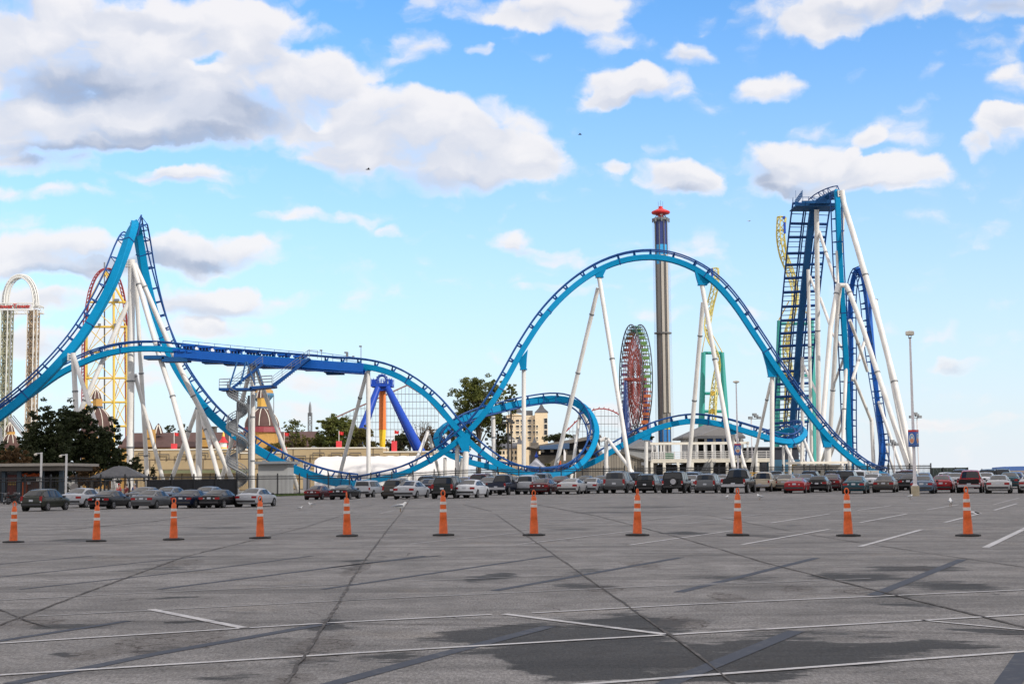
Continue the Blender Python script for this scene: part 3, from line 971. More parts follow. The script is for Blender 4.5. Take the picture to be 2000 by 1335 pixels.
leg(1652, 812, 250, 1619, 900, 258, 4.5, foot=False, fl=())
leg(1650, 790, 251, 1622, 885, 259, 6, foot=False, fl=())
leg(1648, 700, 248, 1628, 752, 253, 5.5, foot=False, fl=(.4,))
leg(1688, 668, 262, 1665, 742, 256, 6.5, foot=False, fl=())
leg(1668, 738, 256, 1702, 822, 263, 6, foot=False, fl=())
leg(1702, 815, 263, 1708, 940, 263, 7.5, fl=())
bent([(1660, 625, 250), (1678, 675, 255), (1694, 724, 262)], 6.5, foot=False, fl=(.9,))
leg(1716, 784, 264, 1767, 935, 258, 6.5, fl=(.55,))
leg(1726, 862, 264, 1751, 935, 268, 5, fl=())
leg(1652, 690, 256, 1625, 650, 262, 5, foot=False, fl=())
leg(1763, 800, 256, 1790, 935, 250, 5, fl=())

# ---- turquoise saddles between spine and column heads: photo outline, depth
for q, Y in [([(1156, 536), (1186, 522), (1181, 532), (1177, 541), (1165, 541), (1163, 537)], 195), ([(1357, 526), (1390, 549), (1379, 556), (1365, 556), (1361, 543)], 194.5), ([(1013, 704), (1031, 682), (1029, 700), (1028, 721), (1017, 721)], 192.3),
             ([(882, 824), (905, 848), (900, 850), (887, 850), (885, 836)], 190.2), ([(893, 860), (921, 836), (917, 862), (916, 881), (903, 881)], 189.7), ([(1489, 682), (1521, 726), (1514, 735), (1502, 735), (1498, 714)], 193.3),
             ([(1420, 831), (1447, 838), (1438, 847), (1429, 847)], 201.3), ([(1247, 852), (1276, 839), (1268, 858), (1256, 858)], 201), ([(1602, 838), (1628, 864), (1623, 872), (1610, 872), (1607, 860)], 196.1),
             ([(713, 716), (725, 717), (723, 723), (715, 723)], 194), ([(381, 771), (397, 793), (393, 797), (384, 797)], 207.2), ([(1536, 865), (1550, 865), (1547, 873), (1539, 873)], 203.5)]:
    mb = MB().prism([P(x, y, Y - .40) for x, y in q], (0, .80, 0))
    bot = max(p[1] for p in q)
    xs_ = [p[0] for p in q if p[1] >= bot - 1.1]
    mb.box(P(sum(xs_) / len(xs_), bot, Y), (px(max(xs_) - min(xs_), Y) * 1.3, 1.0, .14))
    mb.build('saddle', M['turq'], CO)
for (u, v, Y) in [(250, 515, 200), (138, 697, 191.5), (1641, 378, 244)]:
    mb = MB()
    for dv in (-4, 0, 5):
        mb.box(P(u, v + dv, Y), (px(10, Y), .5, .12))
    mb.box(P(u - 4, v, Y), (.15, .7, px(14, Y)))
    mb.build('connection_plate', M['white'], CO)

# ---- service platform, boxes and railings on the level run
def V3(u, v, Y):
    return P(u, v, Y)


mb = MB()
lvl = [(345, 693, 198), (450, 702, 197), (560, 711, 196), (650, 718, 195), (712, 722, 194.3)]
for (a, b) in zip(lvl, lvl[1:]):
    p, q = P(*a), P(*b)
    t = (q - p)
    for dy, h in ((-1.6, 1.15), (1.6, 1.15)):
        c = (p + q) / 2 + Vector((0, dy, .18))
        mb.box(c, (t.length, .14, h), basis=Matrix((t.normalized(), Vector((-t.y, t.x, 0)).normalized(), t.normalized().cross(Vector((-t.y, t.x, 0)).normalized()))).transposed())
    mb.box((p + q) / 2 + Vector((0, 0, -.55)), (t.length, 3.0, .12), basis=Matrix((t.normalized(), Vector((-t.y, t.x, 0)).normalized(), t.normalized().cross(Vector((-t.y, t.x, 0)).normalized()))).transposed())
mb.build('brake_girder', M['brake'], CO)
for u, w, d in [(305, 40, 7), (345, 50, 9), (425, 55, 6), (470, 60, 6), (545, 70, 6), (620, 50, 5), (655, 40, 7)]:
    v = 698 + (u - 345) * .075
    MB().box(P(u, v + d / 2, 197.5), (px(w, 197), 2.6, px(d, 197))).build('equipment_box', M['navydark'], CO)
MB().box(P(655, 729, 196), (px(34, 196), 1.5, px(5, 196))).build('equipment_box', M['navydark'], CO)
mb = MB()
u = 357
while u < 592:
    v = 678 + (u - 357) * .098
    mb.box(P(u + 12, v - 3, 197), (px(24, 197), 1.7, px(3.4, 197)))
    for k in range(4):
        mb.box(P(u + 3 + 6 * k, v + 1, 197), (.12, 1.5, px(5, 197)))
    u += 31
u = 345
while u < 712:
    v = 684 + (u - 345) * .092
    mb.box(P(u, v, 197), (px(9, 197), 2.2, px(5, 197)))
    u += 14.5
mb.build('brake_units', M['brake'], CO)


def railing(pts, h, every, name='railing', m='greysteel', r=.035, mid=2):
    """railing along world points; posts every few metres"""
    mb = MB()
    for k in range(mid + 1):
        f = 1 - k / (mid + 1)
        mb.tube([p + Vector((0, 0, h * f)) for p in pts], r, 5)
    for a, b in zip(pts, pts[1:]):
        n = max(1, int((b - a).length / every))
        for i in range(n + 1):
            q = a.lerp(b, i / n)
            mb.tube([q, q + Vector((0, 0, h))], r, 5)
    return mb.build(name, M[m], CO)


railing([P(357, 681, 199), P(450, 690, 198.4), P(593, 704, 197)], 1.15, 1.9, m='navy', mid=0)
railing([P(600, 700, 197), P(650, 707, 196.5), P(706, 715, 195.5)], 1.1, 1.9, m='navy', mid=1)
railing([P(604, 699, 195), P(620, 700, 195)], 1.1, 1, m='greysteel', mid=1)
mb = MB()
for u, v0, v1 in [(705, 716, 676), (628, 706, 684), (676, 712, 688)]:
    mb.tube([P(u, v0, 195.5), P(u, v1, 195.5)], .05, 5)
    mb.box(P(u - 1, v1, 195.5), (.35, .25, .2))
mb.box(P(678, 692, 195.5), (.3, .3, .7))
mb.box(P(690, 698, 195.5), (.3, .3, .5))
mb.build('camera_mast', M['greysteel'], CO)
# hanging platform and its stairs
mb = MB()
A = [(487, 754, 192.5), (534, 751, 192.5), (534, 755.5, 192.5), (487, 760, 192.5)]
mb.prism([P(*q) for q in A], (0, 3.2, 0))
A = [(427, 757, 192.5), (492, 757, 192.5), (492, 761, 192.5), (427, 762, 192.5)]
mb.prism([P(*q) for q in A], (0, 3.2, 0))
mb.build('service_platform', M['navy'], CO)
mb = MB()
for Y in (192.3, 193.9):
    mb.prism([P(531, 750, Y), P(538, 755, Y), P(606, 700, Y), P(602, 698, Y)], (0, .12, 0))
for i in range(17):
    f = (i + .5) / 17
    p = P(535 + 68 * f, 752 - 53 * f, 192.4)
    mb.box(p + Vector((0, .85, .05)), (.5, 1.5, .06))
for Y in (193.2, 195):
    mb.prism([P(449, 758, Y), P(454, 760, Y), P(516, 711, Y), P(511, 709, Y)], (0, .12, 0))
for i in range(15):
    f = (i + .5) / 15
    mb.box(P(451 + 62 * f, 758 - 48 * f, 193.3) + Vector((0, .9, .05)), (.5, 1.6, .06))
mb.build('service_stairs', M['navy'], CO)
for Y in (192.3, 193.9):
    railing([P(533, 750, Y), P(604, 698, Y)], 1.1, 1.5, mid=2, m='greysteel', r=.03)
for Y in (193.2, 195):
    railing([P(450, 757, Y), P(513, 709, Y)], 1.1, 1.5, mid=2, m='greysteel', r=.03)
railing([P(428, 757, 192.6), P(448, 757, 192.6)], 1.15, 1.1, mid=2, r=.04)
railing([P(488, 753, 192.6), P(531, 750, 192.6)], 1.2, 1.2, mid=2, r=.04)
railing([P(428, 757, 195.6), P(531, 751, 195.6)], 1.2, 1.4, mid=2, r=.035)
mb = MB()
for (a, b) in [((463, 706), (448, 755)), ((480, 706), (470, 750)), ((482, 706), (498, 751)), ((497, 705), (513, 751))]:
    mb.tube([P(a[0], a[1], 193.5), P(b[0], b[1], 193)], .12, 6)
mb.build('hanger_rods', M['navydark'], CO)
# zigzag of curved stair flights round a post
mb = MB()
c = P(464, 760, 193.5)
zb = gz(c.x, c.y)
H = c.z - zb
mb.tube([c, Vector((c.x, c.y, zb))], .13, 8)
R_ = px(20, 193)
n = 92
for i in range(n):
    a = math.pi * .9 + i * .205
    z = c.z - H * i / n
    d = Vector((math.cos(a), math.sin(a), 0))
    s = Vector((-d.y, d.x, 0))
    p, q = c.copy(), c.copy()
    p.z = q.z = z
    mb.prism([p + d * .15 - s * .1, p + d * R_ - s * .34, p + d * R_ + s * .34, p + d * .15 + s * .1], (0, 0, -.13))
for k in (0.0, .38, .74, 1.12):
    mb.tube([Vector((c.x + R_ * math.cos(math.pi * .9 + i * .205), c.y + R_ * math.sin(math.pi * .9 + i * .205), c.z - H * i / n + k)) for i in range(n)], .055 if k else .16, 5)
for i in range(0, n, 2):
    a = math.pi * .9 + i * .205
    p = Vector((c.x + R_ * math.cos(a), c.y + R_ * math.sin(a), c.z - H * i / n))
    mb.tube([p, p + Vector((0, 0, 1.12))], .03, 4)
mb.build('spiral_stairs', M['greysteel'], CO)

# ---- the lift: dark spine, chain track, catwalks of slats either side
lift = [(1589, 402, 254), (1583, 440, 256), (1574, 520, 261), (1564, 620, 269), (1556, 720, 277), (1548, 820, 285), (1543, 930, 293)]
ls = catmull([(P(*q),) for q in lift], 1.0)
lp = [q[0] for q in ls]
mb, cat, rl = MB(), MB(), MB()
rings = []
ra, rb, e = [], [], [[], [], [], []]
d_, nx_, nb_ = 0, 0, 0
for i, p in enumerate(lp):
    t = (lp[min(i + 1, len(lp) - 1)] - lp[max(i - 1, 0)]).normalized()
    b = Vector((1, 0, 0)) - t * t.x
    b.normalize()
    nrm = b.cross(t)
    if nrm.y < 0:
        nrm = -nrm
    rings += [p + b * x * .48 + nrm * y * .5 for x, y in ((-1, -1), (1, -1), (1, 1), (-1, 1))]
    top = p + nrm * 1.1
    ra.append(top - b * .95)
    rb.append(top + b * .95)
    xs = (-3.55, -1.35, 1.35, 3.3)
    for k, x in enumerate(xs):
        e[k].append(p + nrm * .9 + b * x)
    if i:
        d_ += (p - lp[i - 1]).length
    if d_ >= nx_:
        nx_ += .36
        for x0, x1 in ((xs[0], xs[1]), (xs[2], xs[3])):
            cat.prism([p + nrm * .9 + b * x0 - t * .055, p + nrm * .9 + b * x1 - t * .055, p + nrm * .9 + b * x1 + t * .055, p + nrm * .9 + b * x0 + t * .055], nrm * .10)
        rl.tube([ra[-1], rb[-1]], .05, 4)
    if d_ >= nb_:
        nb_ += 3.1 if nb_ % 2 else 2.6
        cat.prism([p + nrm * .5 + b * xs[0] - t * .2, p + nrm * .5 + b * xs[3] - t * .2, p + nrm * .5 + b * xs[3] + t * .2, p + nrm * .5 + b * xs[0] + t * .2], nrm * .35)
N = len(lp)
mb.add(rings, [(i * 4 + j, i * 4 + (j + 1) % 4, (i + 1) * 4 + (j + 1) % 4, (i + 1) * 4 + j) for i in range(N - 1) for j in range(4)])
so = mb.build('lift_spine', M['navydark'], CO)
rl.tube(ra, .12, 6)
rl.tube(rb, .12, 6)
rl.build('running_rails', M['navydark'], so)
for k in range(4):
    cat.tube(e[k], .16, 5)
cat.build('lift_catwalk', M['navy'], CO)
for k in (0, 3):
    railing([e[k][i] for i in range(0, N, 6)], 1.0, 6, m='navydark', mid=0, r=.04)
# crest platform
mb = MB()
mb.prism([P(1553, 402, 251), P(1640, 402, 249), P(1640, 396, 249), P(1556, 398, 251)], (0, 5.5, 0))
mb.prism([P(1566, 397, 250), P(1612, 397, 249), P(1612, 391, 249), P(1566, 392, 250)], (0, .2, 0))
mb.prism([P(1582, 397, 250), P(1600, 386, 249.5), P(1622, 378, 249), P(1624, 397, 249)], (0, .35, 0))
mb.build('crest_platform', M['navydark'], CO)
mb = MB()
for k in range(7):
    u = 1553 + 2.3 * k
    v = 404 - 3.3 * k
    mb.tube([P(u, v, 250), P(u, v - 13, 250)], .07, 4)
for k in range(4):
    mb.tube([P(1553, 403 - 4 * k, 250), P(1567, 383 - 4 * k * .8, 250)], .06, 4)
for k in range(5):
    mb.tube([P(1568 + 11 * k, 393, 249.5), P(1568 + 11 * k, 384, 249.5)], .05, 4)
mb.tube([P(1568, 385, 249.5), P(1612, 385, 249.5)], .05, 4)
mb.tube([P(1555, 400, 250), P(1554, 372, 250)], .03, 4)
mb.build('crest_railing', M['navydark'], CO)

# ================================================================== other rides
def bar(mb, a, b, Y, dia, n=6, Y2=None):
    """straight member between two photo pixels"""
    mb.tube([P(a[0], a[1], Y), P(b[0], b[1], Y2 or Y)], px(dia, Y) / 2, n)


def lattice(mb, p0, p1, w, bays, r, d=None, diag=True):
    """square lattice mast between two world points"""
    d = d or w
    p0, p1 = Vector(p0), Vector(p1)
    t = (p1 - p0).normalized()
    s = Vector((1, 0, 0)) - t * t.x
    if s.length < .1:
        s = Vector((0, 1, 0))
    s.normalize()
    q = t.cross(s)
    c = [s * a * w / 2 + q * b * d / 2 for a, b in ((-1, -1), (1, -1), (1, 1), (-1, 1))]
    for k in c:
        mb.tube([p0 + k, p1 + k], r * 1.4, 5)
    for i in range(bays):
        a, b = p0.lerp(p1, i / bays), p0.lerp(p1, (i + 1) / bays)
        for k in range(4):
            m_, n_ = c[k], c[(k + 1) % 4]
            if diag:
                mb.tube([a + (m_ if i % 2 else n_), b + (n_ if i % 2 else m_)], r, 4)
            mb.tube([b + m_, b + n_], r, 4)


def text_mesh(body, size, name, material, parent, M4, extrude=.08, shear=0.0):
    cu = bpy.data.curves.new('lettering', 'FONT')
    cu.body = body
    cu.size = size
    cu.extrude = extrude
    cu.shear = shear
    cu.align_x = 'CENTER'
    cu.align_y = 'CENTER'
    tmp = bpy.data.objects.new('lettering', cu)
    COL.objects.link(tmp)
    dg = bpy.context.evaluated_depsgraph_get()
    me = bpy.data.meshes.new_from_object(tmp.evaluated_get(dg))
    bpy.data.objects.remove(tmp)
    me.transform(M4)
    if parent is not None:
        me.transform(Matrix.Translation(-WOFF[parent.name]))
    me.materials.clear()
    me.materials.append(material)
    o = bpy.data.objects.new(name, me)
    COL.objects.link(o)
    o.parent = parent
    if parent is not None:
        WOFF[o.name] = WOFF[parent.name]
    return o


FACE = Matrix(((1, 0, 0, 0), (0, 0, -1, 0), (0, 1, 0, 0), (0, 0, 0, 1)))     # text upright, facing the camera side


def face_at(p):
    return Matrix.Translation(p) @ FACE


# ---- drop towers with a white double arch and a lettered sign
Y = 515
T = thing('drop_tower_ride', GY(38, Y), 'lattice drop towers joined by a white arch with red lettering, at the far left', 'drop tower')
wl = mat('white_lattice', (.62, .62, .60), .5, var=.1)
gl = mat('greenish_lattice', (.25, .25, .17), .6, var=.35, scale=.2)
bl = mat('brownish_lattice', (.28, .21, .14), .6, var=.35, scale=.2)
for (u, dy, m) in [(11, -5, gl), (18, 5, gl), (62, -5, bl), (69, 5, bl)]:
    mb = MB()
    p1 = P(u, 606, Y + dy)
    p0 = Vector((p1.x, p1.y, gz(p1.x, p1.y)))
    lattice(mb, p0, p1, 2.3, 20, .17)
    for k in (-1, 1):
        mb.tube([p0 + Vector((k * .5, 0, 0)), p1 + Vector((k * .5, 0, 0))], .42, 6)
    o = mb.build('lattice_leg', m, T)
    mb = MB()
    for k in (-1.2, 1.2):
        mb.tube([p0 + Vector((k, -1.3, 0)), p1 + Vector((k, -1.3, 0))], .2, 5)
    mb.build('white_rail', wl, o)
mb = MB()
c = P(40, 602.5, Y)
for dy in (-6.3, 6.3):
    for dv in (596, 609):
        mb.tube([P(5, dv, Y) + Vector((0, dy, 0)), P(75, dv, Y) + Vector((0, dy, 0))], .25, 5)
    for k in range(9):
        mb.tube([P(5 + 8.6 * k, 596, Y) + Vector((0, dy, 0)), P(5 + 8.6 * (k + (1 if k % 2 else 0)), 609, Y) + Vector((0, dy, 0))], .14, 4)
for u in (5, 75):
    for dv in (596, 609):
        mb.tube([P(u, dv, Y) + Vector((0, -6.3, 0)), P(u, dv, Y) + Vector((0, 6.3, 0))], .22, 5)
mb.build('top_frame', wl, T)
mb = MB()
mb.box(P(38, 602.5, Y) + Vector((0, -6.0, 0)), (px(60, Y), .3, px(7, Y)))
mb.build('sign_backing', mat('sign_backing_grey', (.30, .33, .30), .6), T)
text_mesh('PowerTower', px(12.6, Y), 'sign_lettering', M['red'], T, face_at(P(38, 602, Y) + Vector((0, -6.5, 0))), .12)
for (ua, ub, dy) in [(7, 69, -5), (13, 73, 5)]:
    mb = MB()
    pts = []
    for i in range(25):
        a = math.pi * i / 24
        uu = (ua + ub) / 2 - (ub - ua) / 2 * math.cos(a)
        vv = 598 - 59 * math.sin(a) ** .8
        pts.append(P(uu, vv, Y + dy))
    for q in ((-.55, -.9), (-.55, .9), (.55, 0)):
        mb.tube([p + (Vector((p.x - P((ua + ub) / 2, 598, Y + dy).x, 0, max(0, p.z - P(0, 598, Y).z) + 2)).normalized() * q[0]) + Vector((0, q[1], 0)) for p in pts], .27, 6)
    for i in range(24):
        a, b = pts[i], pts[i + 1]
        mb.tube([a + Vector((0, -.9, 0)), b + Vector((0, .9, 0))], .14, 4)
        mb.tube([a + Vector((0, .9, 0)), b + Vector((0, -.9, 0))], .14, 4)
    mb.build('white_arch', wl, T)

# ---- tall launch coaster: yellow tower and maroon track
Y = 800
T = thing('launch_coaster', GY(210, Y), 'tall narrow loop of maroon track on a yellow steel tower, behind the left hill', 'roller coaster')
mb = MB()
mr = mat('maroon_track', (.23, .03, .035), .5, var=.2, scale=.5)
pts = [(162, 918), (163, 758), (163, 700), (165, 640), (170, 600), (177, 565), (189, 538), (204, 525), (219, 527), (231, 543), (239, 568), (244, 598), (246, 640), (247, 700), (248, 770), (249, 918)]
s = [q[0] for q in catmull([(P(u, v, Y - 8 + 16 * min(1, max(0, (u - 160) / 90.0))),) for u, v in pts], 2.0)]
for q in (Vector((-.8, -.5, 0)), Vector((.8, -.5, 0)), Vector((0, .8, .3))):
    mb.tube([p + q for p in s], .33, 5)
for i in range(len(s) - 1):
    mb.tube([s[i] + Vector((-.8, -.5, 0)), s[i + 1] + Vector((.8, -.5, 0))], .2, 4)
    mb.tube([s[i] + Vector((.8, -.5, 0)), s[i + 1] + Vector((0, .8, .3))], .2, 4)
mb.build('looped_track', mr, T)
mb = MB()
for (a, b, d) in [((166, 640), (168, 921), 4.5), ((222, 570), (223, 921), 5), ((247, 640), (248, 921), 3), ((205, 530), (172, 592), 4.5), ((207, 530), (243, 592), 4.5), ((204, 530), (222, 575), 3.5),
                  ((170, 590), (246, 590), 4), ((168, 638), (248, 638), 4.5), ((166, 688), (248, 688), 4), ((166, 738), (248, 738), 4), ((166, 785), (248, 785), 4), ((166, 832), (248, 832), 4)]:
    bar(mb, a, b, Y, d)
    if a[1] == b[1]:
        bar(mb, a, b, Y + 14, d * .8)
for v0, v1 in [(590, 638), (638, 688), (688, 738), (738, 785), (785, 832)]:
    for ua, ub in [(170, 222), (222, 247)]:
        bar(mb, (ua, v0), (ub, v1), Y, 1.6)
        bar(mb, (ub, v0), (ua, v1), Y, 1.6)
        bar(mb, (ua, v1), ((ua + ub) / 2, v0), Y + 14, 1.4)
for u in (170, 222, 246):
    bar(mb, (u, 600), (u, 921), Y + 14, 3)
    for v in (638, 688, 738, 785, 832):
        mb.tube([P(u, v, Y), P(u, v, Y + 14)], .4, 4)
mb.build('steel_tower', M['yellow'], T)
mb = MB()
bar(mb, (204, 512), (204, 850), Y + 5, 2.8)
for v in (586, 634, 684):
    for u in (194, 225, 230):
        mb.box(P(u, v, Y - 2), (1.4, 1.4, 1.4))
mb.build('grey_mast', M['greysteel'], T)

# ---- tall grey spire
Y = 620
T = thing('lattice_spire', GY(605, Y), 'thin grey lattice spire with a pointed solid tip, above the trees', 'tower')
mb = MB()
p0, p1 = GY(605, Y), P(605.5, 806, Y)
lattice(mb, p0, p1, 1.5, 14, .13)
mb.build('lattice_mast', M['greysteel'], T)
b0 = P(605.5, 808, Y)
MB().lathe([(.5, -1), (.62, 0), (.62, 2.6), (.45, 4.0), (.12, 5.2), (.02, 5.6)], b0, 10).build('pointed_tip', M['greysteel'], T, sharp=40)

# ---- pendulum ride: four blue legs, orange arm
Y = 300
T = thing('pendulum_ride', GY(747, Y), 'swing ride with blue splayed legs and an upright orange and yellow arm', 'pendulum ride')
for (u1, dy, ua) in [(690, -9, 738), (823, -9, 757), (695, 8, 738), (817, 8, 757)]:
    p0 = P(ua, 757, Y + dy * .25)
    p1 = to_ground(p0, P(u1, 883, Y + dy))
    mb = MB().tube([p0, p0.lerp(p1, .5), p1], [.66, .84, .95], 12)
    mb.build('leg', M['maxblue'], T, sharp=50)
mb = MB()
mb.lathe([(1.0, 0), (1.02, -.02)], P(747, 830, Y), 8)
mb = MB().tube([P(747, 757, Y), P(747, 800, Y), P(747, 838, Y)], [.72, .75, .77], 14)
mb.tube([P(747, 837, Y), P(747, 838.5, Y)], .84, 14)
mb.build('swing_arm', M['maxorange'], T, sharp=40)
MB().tube([P(747, 838.5, Y), P(747, 848, Y), P(747, 880, Y)], [.75, .72, .5], 14).build('arm_tip', mat('ride_yellow_paint', (.80, .50, .02), .45, var=.05), T, sharp=40)
mb = MB()
c = P(747, 753, Y)
mb.box(c, (px(42, Y), 5, .55))
mb.box(c + Vector((0, 0, -.7)), (px(28, Y), 3.6, .9))
for k in range(9):
    for dy in (-2.5, 2.5):
        q = c + Vector((px(-20.5 + 5.1 * k, Y), dy, .2))
        mb.tube([q, q + Vector((0, 0, 1.1 if 1 < k < 7 else 1.3))], .06, 4)
for dy in (-2.5, 2.5):
    mb.tube([c + Vector((px(-20.5, Y), dy, 1.2)), c + Vector((px(20.5, Y), dy, 1.2))], .06, 4)
for k in (-19, -15, 14, 18):
    mb.box(c + Vector((px(k, Y), 0, .8)), (.5, 1.2, .9))
mb.build('top_platform', M['maxblue'], T)
mb = MB()
cc = P(746, 741.5, Y)
mb.tube([cc + Vector((math.cos(a) * .95, 0, math.sin(a) * .95)) for a in [2 * math.pi * i / 24 for i in range(25)]], .3, 8)
for k in range(12):
    a = 2 * math.pi * k / 12
    mb.box(cc + Vector((math.cos(a) * 1.25, 0, math.sin(a) * 1.25)), (.16, .7, .16))
mb.box(cc + Vector((-.9, 0, -.9)), (.5, 1.4, 1.4))
mb.box(cc + Vector((.9, 0, -.9)), (.5, 1.4, 1.4))
mb.box(cc + Vector((0, .3, -1.0)), (2.0, 1.0, .8))
mb.build('drive_ring', mat('drive_blue_paint', (.02, .06, .26), .45), T)

# ---- lattice coaster in the distance, centre left and centre right
rail = mat('reddish_rail', (.22, .13, .12), .6, var=.2)
rail2 = mat('red_rail', (.30, .05, .05), .5, var=.2)
thin = mat('weathered_lattice', (.26, .28, .30), .7, var=.2, scale=.2)


def scaffold(T, Y, us, topf, vb, rows, dia=.9, depth=7):
    mb = MB()
    for u in us:
        for dy in (0, depth):
            bar(mb, (u, topf(u)), (u, vb), Y + dy, dia, 4)
        mb.tube([P(u, topf(u) + 3, Y), P(u, topf(u) + 3, Y + depth)], px(dia, Y) * .5, 4)
    for v in rows:
        ok = [u for u in us if topf(u) < v + 2]
        for a, b in zip(ok, ok[1:]):
            if b - a < 25:
                bar(mb, (a, v), (b, v), Y, dia * .8, 4)
                bar(mb, (a, v + .5), (b, v + .5), Y + depth, dia * .8, 4)
    mb.build('lattice_trestle', thin, T)


Y = 560
T = thing('lift_hill_coaster', GY(790, Y), 'distant coaster lift hill on a pale grey lattice, behind the orange pendulum arm', 'roller coaster')
topA = lambda u: 822 - (u - 640) * .452 if u < 795 else 752 + (u - 795) * .62 + max(0, u - 830) * .5
scaffold(T, Y, [662 + 7.2 * i for i in range(28)], topA, 905, [769, 784, 797, 811, 824, 838, 852, 866, 880])
mb = MB()
for dy in (0, 1.6, 5.4, 7):
    mb.tube([P(u, topA(u), Y + dy) for u in (640, 700, 740, 795)], .33 if dy in (0, 7) else .2, 5)
    mb.tube([P(u, topA(u), Y + dy) for u in (795, 812, 830, 850, 868)], .26, 5)
mb.build('rails', rail, T)
Y = 540
T = thing('camelback_coaster', GY(1160, Y), 'distant red-railed coaster hump on a lattice, left of the big wheel', 'roller coaster')
pt = [(1060, 885), (1085, 862), (1110, 838), (1135, 814), (1160, 800), (1180, 798), (1198, 803), (1212, 812), (1226, 826), (1236, 845)]


def topB(u):
    for (a, b), (c_, d) in zip(pt, pt[1:]):
        if a <= u <= c_:
            return b + (d - b) * (u - a) / (c_ - a)
    return 900


scaffold(T, Y, [1112, 1119, 1126, 1138, 1146, 1154, 1162, 1174, 1181, 1188, 1195, 1201, 1207], topB, 900, [812, 827, 842, 856, 870], dia=.8)
mb = MB()
for dy in (0, 3.5, 7):
    mb.tube([q[0] for q in catmull([(P(u, v, Y + dy),) for u, v in pt], 3)], .26, 5)
s = [q[0] for q in catmull([(P(u, v, Y),) for u, v in pt], 2.4)]
for p in s:
    mb.tube([p + Vector((0, 0, .4)), p + Vector((0, 7, .4))], .18, 4)
    mb.tube([p, p + Vector((0, 0, .8))], .12, 4)
mb.build('rails', rail2, T)

# ---- big wheel, seen nearly edge on
Y = 500
cen = P(1241, 741, Y)
R_ = px(107.5, Y)
T = thing('ferris_wheel', GY(1242, Y), 'big wheel seen almost edge on, red spokes and green, red and violet gondolas', 'ferris wheel')
th = RAD(82.5)

ax = Vector((math.sin(th), math.cos(th), 0))        # axle, its left end nearer the camera
rd = Vector((math.cos(th), -math.sin(th), 0))        # horizontal in the wheel plane
HW = 1.65
mr2 = mat('rust_red_spokes', (.27, .055, .045), .5, var=.3, scale=.2)
rim = mat('dark_wheel_rim', (.045, .06, .075), .5, var=.1)


def wp(a, r, x):
    return cen + rd * (math.cos(a) * r) + Vector((0, 0, math.sin(a) * r)) + ax * x


for x in (-HW, HW):
    mb = MB()
    mb.tube([wp(2 * math.pi * i / 72, R_, x) for i in range(73)], .22, 6)
    mb.tube([wp(2 * math.pi * i / 72, R_ * .86, x) for i in range(73)], .12, 5)
    for i in range(36):
        mb.tube([wp(2 * math.pi * i / 36, R_, x), wp(2 * math.pi * (i + .5) / 36, R_ * .86, x)], .08, 4)
    mb.build('rim', rim, T)
for x in (-.75, .75):
    mb = MB()
    for i in range(36):
        a = 2 * math.pi * i / 36
        mb.tube([wp(a, 1.4, x * 1.6), wp(a, R_ * .86, x)], .10, 4)
        mb.tube([wp(a, R_ * .45, x), wp(a + .17, R_ * .75, x)], .09, 4)
    for r in (.3, .5, .72, .86):
        mb.tube([wp(2 * math.pi * i / 36, R_ * r, x) for i in range(37)], .1, 4)
    mb.build('spokes', mr2, T)
mb = MB()
for i in range(36):
    a = 2 * math.pi * i / 36
    for s_ in (-1, 1):
        mb.tube([wp(a, R_ * .84, s_ * .7), wp(a + .06, R_, s_ * HW)], .075, 4)
mb.build('rim_struts', rim, T)
mb = MB()
for i in range(36):
    a = 2 * math.pi * i / 36
    for r in (.35, .6):
        mb.tube([wp(a, R_ * r, -.7), wp(a + .087, R_ * (r + .14), .7)], .08, 4)
mb.tube([wp(0, 0, -HW * 2.4), wp(0, 0, HW * 2.4)], .7, 10)
mb.build('hub_bracing', mr2, T)
gc = {'green': mat('gondola_green', (.11, .22, .06), .45, var=.08), 'dark': mat('gondola_dark_green', (.02, .14, .11), .45, var=.08), 'violet': mat('gondola_violet', (.10, .085, .20), .45, var=.08),
      'rust': mat('gondola_maroon', (.20, .06, .06), .45, var=.08), 'orange': mat('gondola_orange', (.42, .11, .03), .45, var=.08), 'olive': mat('gondola_olive', (.14, .11, .04), .45, var=.08)}
for i in range(36):
    a = 2 * math.pi * (i + .5) / 36
    dg = math.degrees(a)
    # the near half of the wheel is on the right
    right = math.cos(a) * rd.x > 0
    if right:
        k = 'dark' if dg > 72 and dg < 180 else ('green' if dg < 180 else ('orange' if dg > 300 else 'rust'))
        if 338 < dg:
            k = 'green' if dg > 350 else 'orange'
    else:
        k = 'olive' if dg < 118 else ('rust' if dg < 150 else 'violet')
    p = wp(a, R_ * .985, 0) + Vector((0, 0, -.1))
    mb = MB()
    mb.box(p + Vector((0, 0, -1.75)), (2.2, 1.7, 1.0), rz=-.2)
    mb.lathe([(1.6, 0), (1.55, .14), (.3, .36)], p + Vector((0, 0, -.35)), 8)
    o = mb.build('gondola', gc[k], T)
    mb = MB()
    for sx, sy in ((-.95, -.65), (.95, -.65), (-.95, .65), (.95, .65)):
        mb.tube([p + Vector((sx, sy, -1.35)), p + Vector((sx, sy, -.3))], .06, 4)
    mb.build('gondola_posts', rim, o)
for x, dyy in ((-HW * 2.1, 0), (HW * 2.1, 0)):
    for s_ in (-1, 1):
        p0 = wp(0, 0, x)
        p1 = p0 + rd * (s_ * 6.5)
        p1 = Vector((p1.x + (-.6 if x < 0 else .6), p1.y, 0))
        MB().tube([p0, p1], [.55, 1.0], 8).build('leg', mat('wheel_leg_blue', (.012, .05, .22), .45) if (x < 0 and s_ < 0) else bpy.data.materials['wheel_leg_blue'], T)

